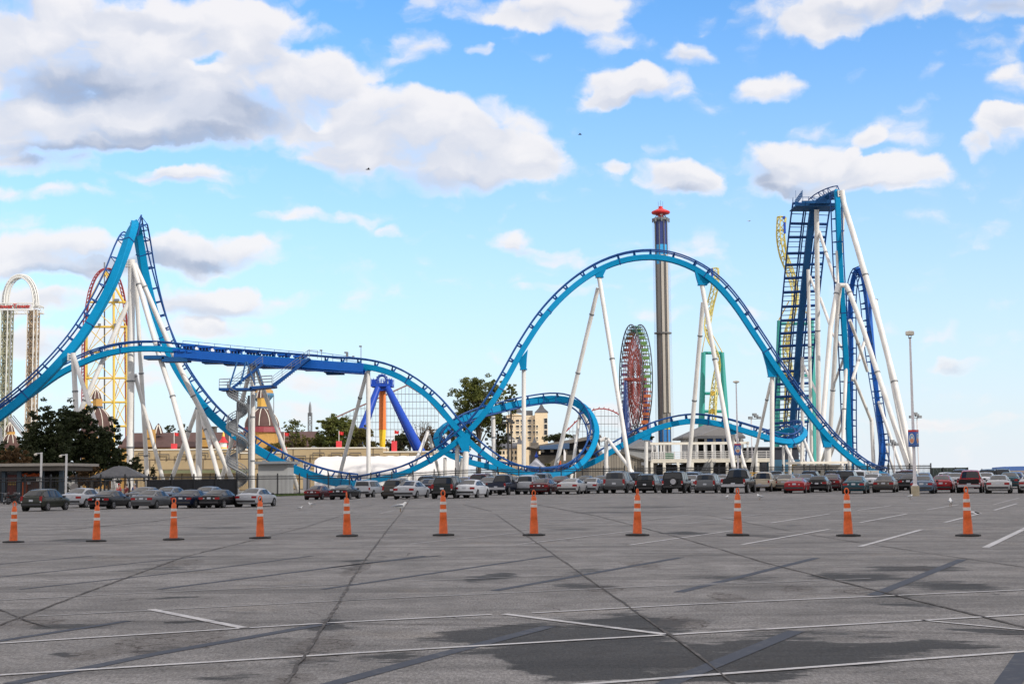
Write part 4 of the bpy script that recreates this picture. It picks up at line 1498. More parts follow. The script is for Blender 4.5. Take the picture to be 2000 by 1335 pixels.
# ---- swing tower with a red cap
Y = 500
T = thing('swing_tower', GY(1299, Y), 'slender grey observation swing tower with navy top and red cap, behind the big arch', 'tower')
pb, ptp = GY(1300, Y), P(1294.5, 431, Y)
rT = px(11.5, Y)
segs = [(431, 478, 'navytop', (.012, .03, .16)), (478, 516, 'cyanpanel', (.02, .30, .62)), (516, 828, 'towergrey', (.20, .185, .17)), (828, 838, 'toweryellow', (.55, .45, .02)), (838, 862, 'towerblue', (.02, .17, .45)), (862, 990, 'towergrey2', (.2, .19, .18))]
ribm = mat('tower_guide_rails', (.11, .11, .115), .5, var=.1)
sunlit_paint = mat('tower_painted_sunlight', (.38, .35, .31), .5, var=.06)
for (v0, v1, nm, colr) in segs:
    z0, z1 = P(1297, v1, Y).z, P(1297, v0, Y).z
    z0 = max(z0, 0)
    MB().lathe([(rT, z0), (rT, z1)], (pb.x, Y, 0), 8, a0=math.pi / 8).build('tower_section', mat(nm, colr, .5, var=.06, scale=.3), T)
mb = MB()
ztop = ptp.z
for k in range(8):
    a = math.pi / 8 + k * math.pi / 4
    q = Vector((pb.x + rT * 1.05 * math.cos(a), Y + rT * 1.05 * math.sin(a), 0))
    mb.tube([q, q + Vector((0, 0, ztop))], .2, 5)
mb.build('guide_rails', ribm, T)
mb = MB()
for k in range(8):
    a = k * math.pi / 4
    if k in (6, 7):  # paler boxes on the sunward faces only, painting in their sunlit brightness
        q = Vector((pb.x + rT * .97 * math.cos(a), Y + rT * .97 * math.sin(a), 0))
        mb.box(q + Vector((0, 0, P(0, 690, Y).z + 5)), (.9, .9, P(0, 520, Y).z - P(0, 828, Y).z), rz=a)
mb.build('painted_sunlit_faces', sunlit_paint, T)
mb = MB()
zc = P(1297, 652, Y).z
mb.lathe([(rT * 1.02, 0), (rT * 1.5, .1), (rT * 1.5, .5), (rT * 1.02, .6)], (pb.x, Y, zc), 16)
mb.build('collar_ring', ribm, T)
mb = MB()
zt = P(1294, 432, Y).z
mb.lathe([(rT * 1.0, 0), (rT * 1.35, .3), (rT * 1.4, 1.0), (rT * .9, 1.3)], (pb.x, Y, zt), 16)
for k in range(8):
    a = k * math.pi / 4
    q = Vector((pb.x + 2.9 * math.cos(a), Y + 2.9 * math.sin(a), zt))
    mb.box(q + Vector((0, 0, .3)), (.5, .5, 1.4))
    mb.tube([q, Vector((pb.x + 1.2 * math.cos(a), Y + 1.2 * math.sin(a), zt + 2.6))], .12, 4)
mb.build('sheave_deck', M['greysteel'], T)
mb = MB()
mb.lathe([(.9, 0), (1.0, 1.0), (1.3, 2.0)], (pb.x, Y, zt + 1.2), 12)
MBs = MB().lathe([(.55, -.2), (.55, .25)], (pb.x, Y - 1.4, zt + 2.4), 12, basis=Matrix.Rotation(math.pi / 2, 3, 'X'))
mb.build('top_drum', M['red'], T)
MBs.build('white_lamp', M['white'], T)
MB().lathe([(.4, 1.6), (3.1, 2.3), (3.35, 2.75), (3.2, 3.1), (1.0, 4.1), (.75, 4.3), (.75, 4.9), (.5, 5.0)], (pb.x, Y, zt + .4), 20).build('red_cap', M['red'], T, sharp=30)
mb = MB()
for k in (-1, 0, 1):
    q = Vector((pb.x + k * .8, Y, zt + 5.3))
    mb.tube([q, q + Vector((0, 0, 1.8 + .4 * (k == 0)))], .06, 4)
mb.build('mast', M['greysteel'], T)
mb = MB()
for x in (-3.15, -2.75, 2.75, 3.15):
    q = Vector((pb.x + x, Y, 4))
    mb.tube([q, Vector((pb.x + x * .9, Y, zt + .4))], .045, 4)
mb.build('cables', mat('pale_cable', (.45, .47, .5), .5), T)

# ---- twin twisted spires, one ride
T = thing('twisted_spire_coaster', GY(1470, 400), 'coaster with two twisted pale yellow lattice spires on teal portal towers', 'roller coaster')


def spire(pts, Y, w=2.2, twist=.09, name='spire_track', r=.16):
    s = [q[0] for q in catmull([(P(u, v, Y + dy),) for u, v, dy in pts], 1.5)]
    mb = MB()
    ed = [[], [], [], []]
    for i, p in enumerate(s):
        t = (s[min(i + 1, len(s) - 1)] - s[max(i - 1, 0)]).normalized()
        a = i * twist
        x = Vector((math.cos(a), math.sin(a), 0))
        x = (x - t * x.dot(t)).normalized()
        y = t.cross(x)
        for k, (e, f) in enumerate(((-1, 0), (1, 0), (.55, .9), (-.55, .9))):
            ed[k].append(p + x * e * w / 2 + y * f * w * .55)
    for k in range(4):
        mb.tube(ed[k], r * 1.5 if k < 2 else r * 1.2, 5)
    for i in range(len(s) - 1):
        for k in range(4):
            m_ = (k + 1) % 4
            mb.tube([ed[k][i], ed[m_][i + 1]], r * .7, 4)
            if i % 2 == 0:
                mb.tube([ed[k][i], ed[m_][i]], r * .8, 4)
    return mb.build(name, M['spireyellow'], T)


spire([(1527, 424, 0), (1525, 450, 0), (1525, 470, 0), (1530, 500, 1), (1540, 528, 2), (1548, 556, 2), (1550, 580, 0), (1545, 612, -2), (1536, 640, -2), (1533, 680, 0), (1539, 730, 0), (1541, 780, 0), (1539, 830, 0), (1538, 880, 0), (1536, 925, 0)], 365)
spire([(1396, 524, 0), (1397, 545, 0), (1395, 565, 0), (1388, 590, 1), (1382, 618, 1), (1379, 645, 0), (1385, 668, -1), (1395, 690, -1), (1399, 712, 0), (1395, 745, 1), (1392, 780, 0), (1391, 815, 0), (1391, 850, 0), (1391, 920, 0)], 450, w=2.4)
for (Y, L, R, vt, beams) in [(368, (1522, 1516), (1585, 1590), 626, (632, 733, 777, 822)), (455, (1374, 1369), (1410, 1422), 688, (689, 768, 803))]:
    mb = MB()
    for (ut, ub) in (L, R):
        for dy in (0, 9):
            p0 = P(ut, vt, Y + dy)
            p1 = to_ground(p0, P(ub + (3 if dy else -1) * (1 if ub > ut else -1), 900, Y + dy * 1.6))
            mb.tube([p0, p1], [px(9, Y) / 2, px(10.5, Y) / 2], 10)
    for v in beams:
        f = (v - vt) / (900 - vt)
        a, b = L[0] + (L[1] - L[0]) * f, R[0] + (R[1] - R[0]) * f
        bar(mb, (a, v), (b, v), Y, 6, 8)
        bar(mb, (a, v), (b, v), Y + 9, 6, 8)
    for (ut, ub) in (L, R):
        mb.tube([P(ut, vt + 4, Y), P(ut, vt + 4, Y + 9)], px(3, Y), 8)
    mb.build('portal_tower', M['teal'], T)
mb = MB()
bar(mb, (1521, 625), (1541, 588), 367, 2.2)
bar(mb, (1588, 625), (1556, 590), 367, 2.2)
bar(mb, (1371, 688), (1380, 642), 452, 1.8)
bar(mb, (1411, 688), (1384, 640), 452, 1.8)
for (u, v, Y) in [(1541, 733, 366), (1541, 777, 366), (1392, 768, 452), (1392, 803, 452)]:
    mb.box(P(u, v, Y), (px(8, Y), 2.2, px(9, Y)))
mb.build('track_braces', M['yellow'], T)
mb = MB()
mb.box(P(1532.5, 445, 364), (.5, .6, px(22, 365)))
mb.box(P(1531, 425, 364), (px(4, 365), 1, px(5, 365)))
mb.box(P(1391, 532, 449), (.5, .6, px(16, 450)))
mb.build('end_brake', M['maxblue'], T)

# ================================================================== buildings
def wall_box(T, name, u0, u1, vt, Y, depth, m, vb=None):
    """box from the ground (or photo row vb) up to photo row vt"""
    a, b = P(u0, vt, Y), P(u1, vt, Y)
    z0 = min(gz(a.x, Y), gz(b.x, Y)) - .1 if vb is None else P((u0 + u1) / 2, vb, Y).z
    z1 = (a.z + b.z) / 2
    return MB().box(((a.x + b.x) / 2, Y + depth / 2, (z0 + z1) / 2), (b.x - a.x, depth, z1 - z0)).build(name, M[m] if isinstance(m, str) else m, T)


def cone_roof(mb, u, v0, v1, hw, Y, n=12, prof=((1, 0), (.62, .45), (.3, .78), (.03, 1))):
    c = P(u, v1, Y)
    h = px(v1 - v0, Y)
    mb.lathe([(px(hw, Y) * a, h * b) for a, b in prof], c, n)


def gable(T, name, u0, u1, ve, vr, Y, depth, m, over=.4, th=.25):
    """pitched roof with its ridge along the photo's horizontal"""
    a, b = P(u0, ve, Y), P(u1, ve, Y)
    zr = P((u0 + u1) / 2, vr, Y + depth / 2).z
    mb = MB()
    y0, y1, ym = Y - over, Y + depth + over, Y + depth / 2
    for ya, yb in ((y0, ym), (y1, ym)):
        pr = [(a.x - over, ya, a.z), (b.x + over, ya, a.z), (b.x + over, yb, zr), (a.x - over, yb, zr)]
        mb.prism(pr, (0, 0, th))
    return mb.build(name, m, T)


T = thing('park_hall', GY(415, 295), 'long hall with a brown shingle roof and ochre turrets, behind the left white columns', 'building')
wall_box(T, 'wall', 236, 605, 873, 295, 16, 'ochre')
gable(T, 'roof', 234, 607, 875, 846, 295, 16, M['brownroof'])
for (u, v0, v1, hw) in [(290, 838, 872, 7), (398, 838, 872, 7)]:
    o = wall_box(T, 'turret', u - hw, u + hw, v0, 292, 3, 'ochre', vb=v1)
    mb = MB()
    cone_roof(mb, u, v0 - 20, v0, hw + 1.5, 293.5, 8)
    mb.build('turret_roof', M['brownroof'], o, sharp=30)
    MB().box(P(u, v1 - 16, 291.95), (px(9, 292), .12, px(2, 292))).build('dark_band', M['darkgap'], o)
for u in (309,):
    mb = MB()
    cone_roof(mb, u, 826, 848, 10, 300, 14, ((1, 0), (.86, .3), (.55, .68), (.04, 1)))
    o = mb.build('pointed_dome', M['brownroof'], T, smooth=True)
    mb = MB()
    for k in (-1, 1):
        mb.tube([P(u + k * 5.5, 846, 298.9), P(u + k * 3.6, 838, 299.1), P(u + k * 1.2, 830, 299.6)], .13, 5)
    mb.build('white_rib', M['creamlight'], o)


def domed(u, Y, hw, vdome, vtop, lant, cone, drum, label, extra=None):
    """domed pavilion: drum (v rows), dome, lantern and pointed cap"""
    T = thing('domed_pavilion', GY(u, Y), label, 'building', 'brown domed pavilions')
    g = GY(u, Y)
    zd = P(u, vdome, Y).z
    zt = P(u, vtop, Y).z
    r = px(hw, Y)
    MB().lathe([(r * .93, g.z - .1), (r * .93, zd - .5)], (g.x, Y, 0), 12).build('wall', M['ochre'], T)
    MB().lathe([(r * 1.08, -.9), (r * 1.02, 0), (r * .9, .25)], (g.x, Y, zd - .15), 24).build('red_skirt', mat('skirt_red', (.20, .022, .03), .6, var=.1) if extra else M['brownroof'], T)
    h = zt - zd
    o = MB().lathe([(r * .98, 0), (r * .95, h * .22), (r * .86, h * .45), (r * .70, h * .68), (r * .46, h * .88), (r * .28, h)], (g.x, Y, zd), 28).build('dome', M['brownroof'], T, smooth=True)
    mb = MB()
    for k in range(10):
        a = 2 * math.pi * (k + .5) / 10
        mb.tube([Vector((g.x + q * r * math.cos(a), Y + q * r * math.sin(a), zd + f * h)) for q, f in ((.985, .05), (.965, .22), (.87, .46), (.71, .69), (.47, .89), (.29, 1.0))], .075, 5)
    mb.build('pale_ribs', M['creamlight'], o)
    rl = px(lant[2], Y)
    MB().lathe([(rl * 1.1, 0), (rl * 1.1, P(u, lant[1] - 4, Y).z - P(u, lant[1], Y).z)], (g.x, Y, P(u, lant[1], Y).z), 8).build('blue_band', mat('slate_blue_trim', (.06, .08, .13), .5), T)
    MB().lathe([(rl, 0), (rl, P(u, lant[0], Y).z - P(u, lant[1] - 4, Y).z)], (g.x, Y, P(u, lant[1] - 4, Y).z), 8).build('lantern', mat('lantern_gold', (.52, .30, .05), .6, var=.08) if extra else M['ochre'], T)
    mb = MB()
    cone_roof(mb, u, cone, lant[0], lant[2] * 1.15, Y, 8, ((1, 0), (.75, .45), (.05, 1)))
    o = mb.build('lantern_roof', M['brownroof'], T, sharp=30)
    mb = MB()
    for k in range(8):
        a = 2 * math.pi * k / 8
        rr = px(lant[2] * 1.17, Y)
        hh = px(lant[0] - cone, Y)
        c = P(u, lant[0], Y)
        mb.tube([Vector((c.x + q * rr * math.cos(a), Y + q * rr * math.sin(a), c.z + f * hh)) for q, f in ((1, 0), (.76, .45), (.06, 1))], .07, 4)
    mb.build('pale_ribs', M['creamlight'], o)
    return T


domed(188, 300, 31, 838, 797, (779, 797, 9.5), 758, None, 'brown ribbed dome with an ochre lantern, half hidden by the dark tree')
domed(511, 262, 34, 833, 798, (777, 798, 10), 752, None, 'brown dome with a red skirt and yellow lantern, behind the spiral stairs', True)
domed(19, 300, 17, 866, 846, (843, 862, 8.5), 824, None, 'small brown pointed roof over an ochre drum, at the far left')
# water tank behind the dome
T = thing('water_tank', GY(513, 330), 'round blue and yellow tank high on thin legs, behind the red-skirted dome', 'water tank')
c = P(513, 772, 330)
r = px(22, 330)
MB().lathe([(.1, -r * .62), (r * .6, -r * .5), (r, -.05), (r, .1), (r * .97, .5)], c, 24).build('tank_bowl', mat('tank_blue', (.05, .16, .28), .5), T, sharp=40)
MB().lathe([(r * .96, .45), (r * .9, r * .45), (r * .5, r * .7), (.1, r * .75)], c, 24).build('tank_top', M['ochre'], T, sharp=40)
for k in range(6):
    a = k * math.pi / 3 + .3
    q = c + Vector((math.cos(a) * r * .98, math.sin(a) * r * .98, 0))
    MB().tube([q, Vector((q.x, q.y, -.6))], .09, 5).build('leg', M['greysteel'], T)

# beige panelled wall, in stretches of different heights
T = thing('panelled_building', GY(520, 246), 'long beige building of square panels with pipes along its face, behind the columns', 'building')
for (u0, u1, vt, Y) in [(258, 468, 879, 246), (468, 560, 885, 246.4), (560, 748, 876, 246), (748, 852, 883, 246.4)]:
    o = wall_box(T, 'wall', u0, u1, vt, Y, 12, 'beigepanel')
    mb = MB()
    a, b = P(u0, vt, Y), P(u1, vt, Y)
    mb.box(((a.x + b.x) / 2, Y + 6, a.z + .08), (b.x - a.x - .02, 12.3, .22))
    mb.build('coping', M['creamlight'], o)
mb = MB()
rn = random.Random(8)
for u0 in list(range(270, 460, 38)) + list(range(575, 740, 36)) + [775, 800]:
    v = rn.choice((884, 887, 890)) + (0 if u0 < 700 else 3)
    mb.tube([P(u0, v + 14, 245.6), P(u0, v, 245.6), P(u0 + 22, v, 245.6), P(u0 + 22, v + 9, 245.6)], .11, 5)
mb.build('wall_pipes', M['brownwall'], T)
T = thing('flat_shed', GY(300, 232), 'low dull green flat roof and pale wall below the panelled building', 'building')
wall_box(T, 'wall', 315, 480, 924, 232, 6, 'beigepanel')
a = P(315, 921, 231)
b = P(480, 921, 231)
MB().box(((a.x + b.x) / 2, 235, a.z), (b.x - a.x, 9, .5)).build('roof', mat('moss_green_roof', (.14, .15, .08), .8, var=.2), T)
T = thing('white_tent_wall', GY(760, 228), 'long plain white tarpaulin wall low in front of the beige building', 'tarpaulin')
a, b = P(614, 893, 228), P(907, 893, 228)
mb = MB()
prof = [(0, gz(a.x, 228) - .1), (0, a.z - .5), (.25, a.z - .12), (.7, a.z), (6, a.z + .2), (6, gz(a.x, 228) - .1)]
n = 40
for i in range(n):
    pass
vs = []
for i in range(n + 1):
    x = a.x + (b.x - a.x) * i / n
    sag = .05 * math.sin(i * 1.7) + .03 * math.sin(i * 4.1)
    e = .45 if i in (0, n) else 0
    vs += [(x, 228 + p + sag * .5, z - (e if z > 0 else 0) + sag * (1 if 0 < k < 5 else 0)) for k, (p, z) in enumerate(prof)]
k = len(prof)
mb.add(vs, [(i * k + j, (i + 1) * k + j, (i + 1) * k + j + 1, i * k + j + 1) for i in range(n) for j in range(k - 1)] + [tuple(range(k)), tuple(n * k + j for j in reversed(range(k)))])
mb.build('tarpaulin', M['white_wall'], T, smooth=True)
T = thing('air_conditioner', GY(600, 236), 'white boxy cooling unit low in front of the beige building, left of the white tarpaulin', 'air conditioner')
wall_box(T, 'casing', 592, 603, 903, 236, 1.2, 'plate')
for k in (595.2, 599.8):
    MB().lathe([(.16, 0), (.16, .02)], P(k, 909, 235.97), 14, basis=Matrix.Rotation(math.pi / 2, 3, 'X')).build('fan_grille', M['darkgap'], T)
for i, (u, w, h, lab) in enumerate([(512, 12, 5, 'small rooftop unit on the beige building beside the spiral stairs'), (612, 9, 4, 'small rooftop unit on the beige building below the grey spire'), (832, 8, 3, 'small white rooftop unit right of the blue pendulum legs')]):
    T = thing('rooftop_unit', P(u, 876 if i else 885, 250), lab, 'roof unit', 'rooftop units on the beige building')
    wall_box(T, 'casing', u - w / 2, u + w / 2, (876 if i == 1 else 884) - h, 250, 1.5, 'greysteel' if i != 2 else 'plate', vb=(876 if i == 1 else 885) + 1)
    wall_box(T, 'cowl', u - w / 4, u + w / 4, (876 if i == 1 else 884) - h - 1.5, 250.3, .8, 'greysteel', vb=(876 if i == 1 else 884) - h)
T = thing('grey_booth', GY(535, 184), 'small plain grey hut with a flat overhanging roof, beside the white columns', 'hut')
wall_box(T, 'wall', 504, 562, 906, 184, 5, 'greywall')
a, b = P(497, 904, 183), P(570, 904, 183)
MB().box(((a.x + b.x) / 2, 186.5, a.z + .05), (b.x - a.x, 7, .32)).build('roof', M['greysteel'], T)
wall_box(T, 'vent', 512, 518, 898, 186, .8, 'greysteel', vb=904)
# shelter at the far left
T = thing('entrance_canopy', GY(55, 136), 'flat roofed open canopy at the far left, dark beneath, behind the fence', 'canopy')
a, b = P(-40, 909, 132), P(129, 909, 132)
MB().box(((a.x + b.x) / 2, 137, a.z + .05), (b.x - a.x, 11, .26)).build('roof', mat('canopy_edge', (.30, .27, .23), .7, var=.1), T)
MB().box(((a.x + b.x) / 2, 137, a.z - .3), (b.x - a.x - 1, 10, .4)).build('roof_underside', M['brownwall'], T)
for u in (-20, 8, 38, 82, 120):
    for y in (133, 141):
        q = GY(u, y)
        MB().box((q.x, y, q.z + (a.z - q.z - .5) / 2), (.35, .35, a.z - q.z - .5)).build('post', mat('dark_teal_post', (.02, .04, .06), .6) if 'dark_teal_post' not in bpy.data.materials else bpy.data.materials['dark_teal_post'], T)
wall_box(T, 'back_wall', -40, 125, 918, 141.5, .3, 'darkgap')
T = thing('display_cabinet', GY(24, 134), 'maroon and yellow upright cabinet under the flat canopy', 'cabinet')
wall_box(T, 'cabinet_body', 15, 32, 927, 134.3, .8, mat('maroon_board', (.14, .025, .02), .6))
mb = MB()
for v in (941.5, 945.5):
    mb.box(P(23.5, v, 134.2), (px(15, 134), .08, px(1.6, 134)))
mb.build('yellow_stripes', M['yellow'], T)
T = thing('pumpkin_stall', GY(60, 134), 'stall piled with orange pumpkins under the flat canopy', 'stall')
wall_box(T, 'counter', 43, 80, 938, 134.2, 1.2, mat('stall_dark_wood', (.09, .035, .02), .7))
wall_box(T, 'orange_panel', 43, 52, 939, 133.9, .2, M['orange'])
mb = MB()
rn = random.Random(4)
for k in range(11):
    c = P(44 + k * 3.3, 928 + rn.uniform(-2, 1.5), 134.6)
    r = rn.uniform(.16, .26)
    mb.lathe([(.05, -r * .8), (r * .8, -r * .6), (r, 0), (r * .8, r * .6), (.05, r * .75)], c, 10)
o = mb.build('pumpkins', M['orange'], T, smooth=True)
wall_box(T, 'shelf', 43, 80, 930, 134.3, .9, 'brownwall', vb=933)
wall_box(T, 'price_board', 71, 77, 932, 133.7, .06, 'creamlight', vb=940)
wall_box(T, 'white_notice', 53, 59, 940, 133.7, .06, 'plate', vb=945)
T = thing('gazebo', GY(235, 150), 'small pavilion with a grey hipped roof, behind the black fence', 'gazebo')
c = P(235, 931, 150)
hgt = px(21, 150)
MB().lathe([(px(70, 150), -.1), (px(70, 150), 0), (px(15, 150), hgt * .97), (.2, hgt)], c, 4, a0=math.pi / 4 + .12).build('roof', mat('grey_shingle', (.085, .085, .09), .8, var=.25, scale=2), T)
for sx in (-1, 1):
    for sy in (-1, 1):
        q = Vector((c.x + sx * 2.3, 150 + sy * 2.3, gz(c.x, 150)))
        MB().box(q + Vector((0, 0, .8)), (.2, .2, 2.4)).build('post', M['brownwall'], T)

# hotel
Y = 430
T = thing('hotel', GY(1028, Y), 'cream multi-storey hotel with slate turret roofs, seen through the raised loop', 'hotel')
wall_box(T, 'wall', 988, 1046, 811, Y, 18, 'cream')
wall_box(T, 'turret', 1045, 1069.5, 806, Y - 1.5, 12, 'cream')
a, b = P(988, 811, Y - .1), P(1022, 811, Y - .1)
MB().prism([a + Vector((0, -.25, 0)), b + Vector((0, -.25, 0)), P(1005, 806, Y - .35)], (0, 2, 0)).build('gable_parapet', M['cream'], T)
mb = MB()
c = P(1057.5, 806, Y + 4.5)
mb.lathe([(px(19, Y), 0), (px(18.5, Y), .25), (px(8, Y), px(9, Y)), (.2, px(18, Y))], c, 4, a0=math.pi / 4)
mb.build('turret_roof', M['slate'], T)
mb = MB()
c = P(1013, 806, Y + 8)
mb.lathe([(px(12, Y), 0), (px(5, Y), px(8, Y)), (.2, px(15, Y))], c, 4, a0=math.pi / 4)
mb.box(P(1034, 806, Y + 6), (2, 2, 1.4))
mb.build('rear_turret_roof', M['slate'], T)
wt = M['creamlight']
for (u0, u1, rows, yy) in [(996.5, 1002, (821, 832, 843.5), Y), (1008, 1014, (821, 832, 843.5, 854.7), Y), (1017.5, 1021, (821, 832, 843.5), Y), (1031, 1037.2, (821, 832, 843.5, 854.7), Y), (1041.5, 1044.5, (821, 832, 843.5), Y),
                           (1047.5, 1050.5, (832, 843.5, 854.7), Y - 1.5), (1063, 1068.8, (821, 832.5, 844, 856), Y - 1.5)]:
    for v in rows:
        w = px(u1 - u0, Y)
        c = P((u0 + u1) / 2, v, yy)
        o = MB().box(c + Vector((0, -.03, 0)), (w + .25, .12, px(4.6, Y) + (.9 if u0 > 1060 else 0))).build('window', wt, T)
        MB().box(c + Vector((0, -.11, 0)), (w, .06, px(3.8, Y) + (.8 if u0 > 1060 else 0))).build('pane', M['glass'], o)
        if u0 < 1060:
            MB().box(c + Vector((0, -.06, -px(4.6, Y))), (w * .8, .1, .25)).build('air_conditioner_grille', M['greysteel'], o)
mb = MB()
for v in (815, 826.5, 838, 849.5):
    a, b = P(988, v, Y), P(1046, v, Y)
    mb.box(((a.x + b.x) / 2, Y - .02, a.z), (b.x - a.x - .1, .06, .12))
mb.build('string_courses', M['creamlight'], T)
Y = 400
wall_box(T, 'lower_wing', 972, 1022, 874, Y, 14, 'cream')
gable(T, 'lower_roof', 971, 1023, 876, 866, Y, 14, M['slate'])
wall_box(T, 'upper_wing', 975, 1010, 858, Y + 9, 10, 'creamlight')
mb = MB()
mb.lathe([(px(21, Y), 0), (px(8, Y), px(9, Y)), (px(6, Y), px(10, Y))], P(992, 858, Y + 14), 4, a0=math.pi / 4)
mb.build('hipped_roof', M['slate'], T)
for u, v0, v1, hw in [(1015, 850, 867, 7), (1044, 852, 868, 7)]:
    wall_box(T, 'small_turret', u - 5, u + 5, v1, Y - 2, 5, 'cream')
    mb = MB()
    mb.lathe([(px(hw, Y) * 1.3, 0), (px(hw, Y) * .5, px(9, Y)), (.1, px(v1 - v0, Y))], P(u, v1, Y + .5), 4, a0=math.pi / 4)
    mb.build('small_turret_roof', M['slate'], T)
for u in (978, 984, 992, 1000, 1007, 1014):
    for v in (883, 894):
        o = MB().box(P(u, v, Y) + Vector((0, -.03, 0)), (px(4.4, Y), .1, px(7, Y))).build('window', M['creamlight'], T)
        MB().box(P(u, v, Y) + Vector((0, -.1, 0)), (px(3.4, Y), .06, px(6, Y))).build('pane', M['glass'], o)
for u in (979, 984, 989, 994, 999, 1004):
    o = MB().box(P(u, 861, Y + 9) + Vector((0, -.05, 0)), (px(3.2, Y), .1, px(3, Y))).build('window', M['glass'], T)

# arena with a sloping roof
Y = 255
T = thing('arena', GY(1105, Y), 'low brown arena with a long sloping roof and blue awning, left of the raised loop', 'building')
wall_box(T, 'wall', 1036, 1172, 886, Y, 20, 'brownwall')
mb = MB()
mb.prism([P(1030, 872, Y - 3), P(1172, 848, Y - 3), P(1176, 853, Y - 3), P(1052, 877, Y - 3)], (0, 26, 0))
mb.build('sloping_roof', mat('weathered_roof', (.15, .135, .12), .8, var=.2), T)
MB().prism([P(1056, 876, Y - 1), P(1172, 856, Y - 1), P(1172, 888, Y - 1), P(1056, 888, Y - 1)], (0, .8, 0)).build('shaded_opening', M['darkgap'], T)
MB().prism([P(1054, 871, Y - 4.5), P(1112, 865, Y - 4.5), P(1112, 876, Y - 5.5), P(1054, 877, Y - 5.5)], (0, 2.5, .2)).build('blue_awning', mat('navy_awning', (.015, .045, .10), .7), T)
for u0, u1, v in [(1036, 1052, 854), (1100, 1108, 868), (1146, 1154, 862)]:
    wall_box(T, 'pylon', u0, u1, v + 10, Y - 1.5, 2, 'brownwall')
wall_box(T, 'concourse_wall', 1052, 1150, 888, Y - 2.5, 1.5, mat('concourse_board', (.12, .105, .085), .8, var=.2))
mb = MB()
for u in (1060, 1078, 1134):
    mb.box(P(u, 880, Y - 1.2), (px(6, Y), .1, px(5, Y)))
mb.build('pale_posters', M['creamlight'], T)
# corrugated buildings
T = thing('corrugated_shed', GY(1215, 226), 'tan corrugated gable-ended shed behind the low track hill', 'shed')
Y = 226
g = gz(20, 226)
poly = [P(1150, 904, Y), P(1205, 882, Y), P(1282, 908, Y)]
poly = [Vector((poly[2].x, Y, g - .1)), Vector((poly[0].x, Y, g - .1))] + poly
MB().prism(poly, (0, 14, 0)).build('wall', M['tan_siding'], T)
a, b, c = P(1147, 905, Y - .4), P(1205, 882, Y - .4), P(1285, 909, Y - .4)
mb = MB()
mb.prism([a, b, b + Vector((0, 0, .3)), a + Vector((0, 0, .3))], (0, 15, 0))
mb.prism([b, c, c + Vector((0, 0, .3)), b + Vector((0, 0, .3))], (0, 15, 0))
mb.build('roof', M['brownwall'], T)
mb = MB()
mb.box(P(1256, 905, Y - .05), (px(6, Y), .1, px(6, Y)))
mb.build('notice', M['plate'], T)
T = thing('grey_warehouse', GY(1250, 248), 'dark grey metal building behind the tan corrugated shed', 'building')
Y = 248
wall_box(T, 'wall', 1226, 1281, 872, Y, 16, 'greywall')
MB().prism([P(1224, 874, Y - .5), P(1262, 857, Y + 3), P(1279, 866, Y + 3), P(1284, 880, Y - .5)], (0, 14, .3)).build('roof', mat('grey_metal_roof', (.12, .12, .125), .6, .2, var=.15), T)

# station
Y = 238
T = thing('ride_station', GY(1395, Y), 'open station with a grey hipped roof and white railed deck, behind the low track hill', 'building')
ra_, rb_ = P(1382, 826, Y + 8), P(1428, 826, Y + 8)
e0, e1 = P(1334, 852, Y), P(1456, 852, Y)
e2, e3 = Vector((e1.x, Y + 16, e1.z)), Vector((e0.x, Y + 16, e0.z))
dn = Vector((0, 0, -.3))
MB().add([e0, e1, e2, e3, ra_, rb_, e0 + dn, e1 + dn, e2 + dn, e3 + dn], [(0, 1, 5, 4), (1, 2, 5), (2, 3, 4, 5), (3, 0, 4), (0, 6, 7, 1), (1, 7, 8, 2), (2, 8, 9, 3), (3, 9, 6, 0), (6, 9, 8, 7)]).build('hipped_roof', mat('station_grey_roof', (.12, .118, .12), .75, var=.15, scale=.6), T)
MB().prism([P(1362, 851, Y - 2), P(1452, 851, Y - 2), P(1412, 832, Y - 2)], (0, 9, 0)).build('front_gable', mat('gable_grey', (.17, .165, .168), .7, var=.08), T)
MB().box(P(1405, 853.5, Y - 2.2), (px(92, Y), .5, px(4, Y))).build('fascia', M['slate'], T)
wall_box(T, 'side_room', 1340, 1360, 851, Y + 1, 8, 'greywall')
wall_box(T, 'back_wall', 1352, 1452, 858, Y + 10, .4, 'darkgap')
for u in (1360, 1378, 1395, 1412, 1430, 1448):
    for yy in (Y - 1.5, Y + 9):
        a = P(u, 855, yy)
        MB().box((a.x, yy, (a.z + gz(a.x, yy)) / 2), (.4, .4, a.z - gz(a.x, yy))).build('post', M['greywall'], T)
z1 = P(1395, 899, Y - 14).z
a, b = P(1272, 899, Y - 14), P(1506, 899, Y - 14)
MB().box(((a.x + b.x) / 2, Y - 4, z1), (b.x - a.x, 20, .55)).build('deck', mat('deck_cream', (.55, .51, .43), .6, var=.1), T)
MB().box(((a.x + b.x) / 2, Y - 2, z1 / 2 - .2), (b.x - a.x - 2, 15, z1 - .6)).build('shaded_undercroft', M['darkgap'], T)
for u in (1273, 1297, 1324, 1352, 1390, 1420, 1450, 1480, 1504):
    q = P(u, 899, Y - 13.8)
    MB().box((q.x, q.y, q.z / 2), (.42, .42, q.z - .6)).build('pier', M['creamlight'], T)
for u in (1274, 1283, 1291, 1297, 1330, 1345, 1362, 1376, 1391, 1408, 1424, 1438, 1460):
    q = P(u, 866, Y - 13.6)
    MB().box((q.x, q.y, (q.z + z1) / 2), (.26, .26, q.z - z1)).build('upper_post', M['white'], T)
mb = MB()
a, b = P(1270, 866, Y - 13.6), P(1463, 864, Y - 13.6)
mb.box(((a.x + b.x) / 2, Y - 13.6, a.z), (b.x - a.x, .35, .38))
mb.build('top_beam', M['creamlight'], T)
a, b = P(1272, 899, Y - 13.9), P(1506, 899, Y - 13.9)
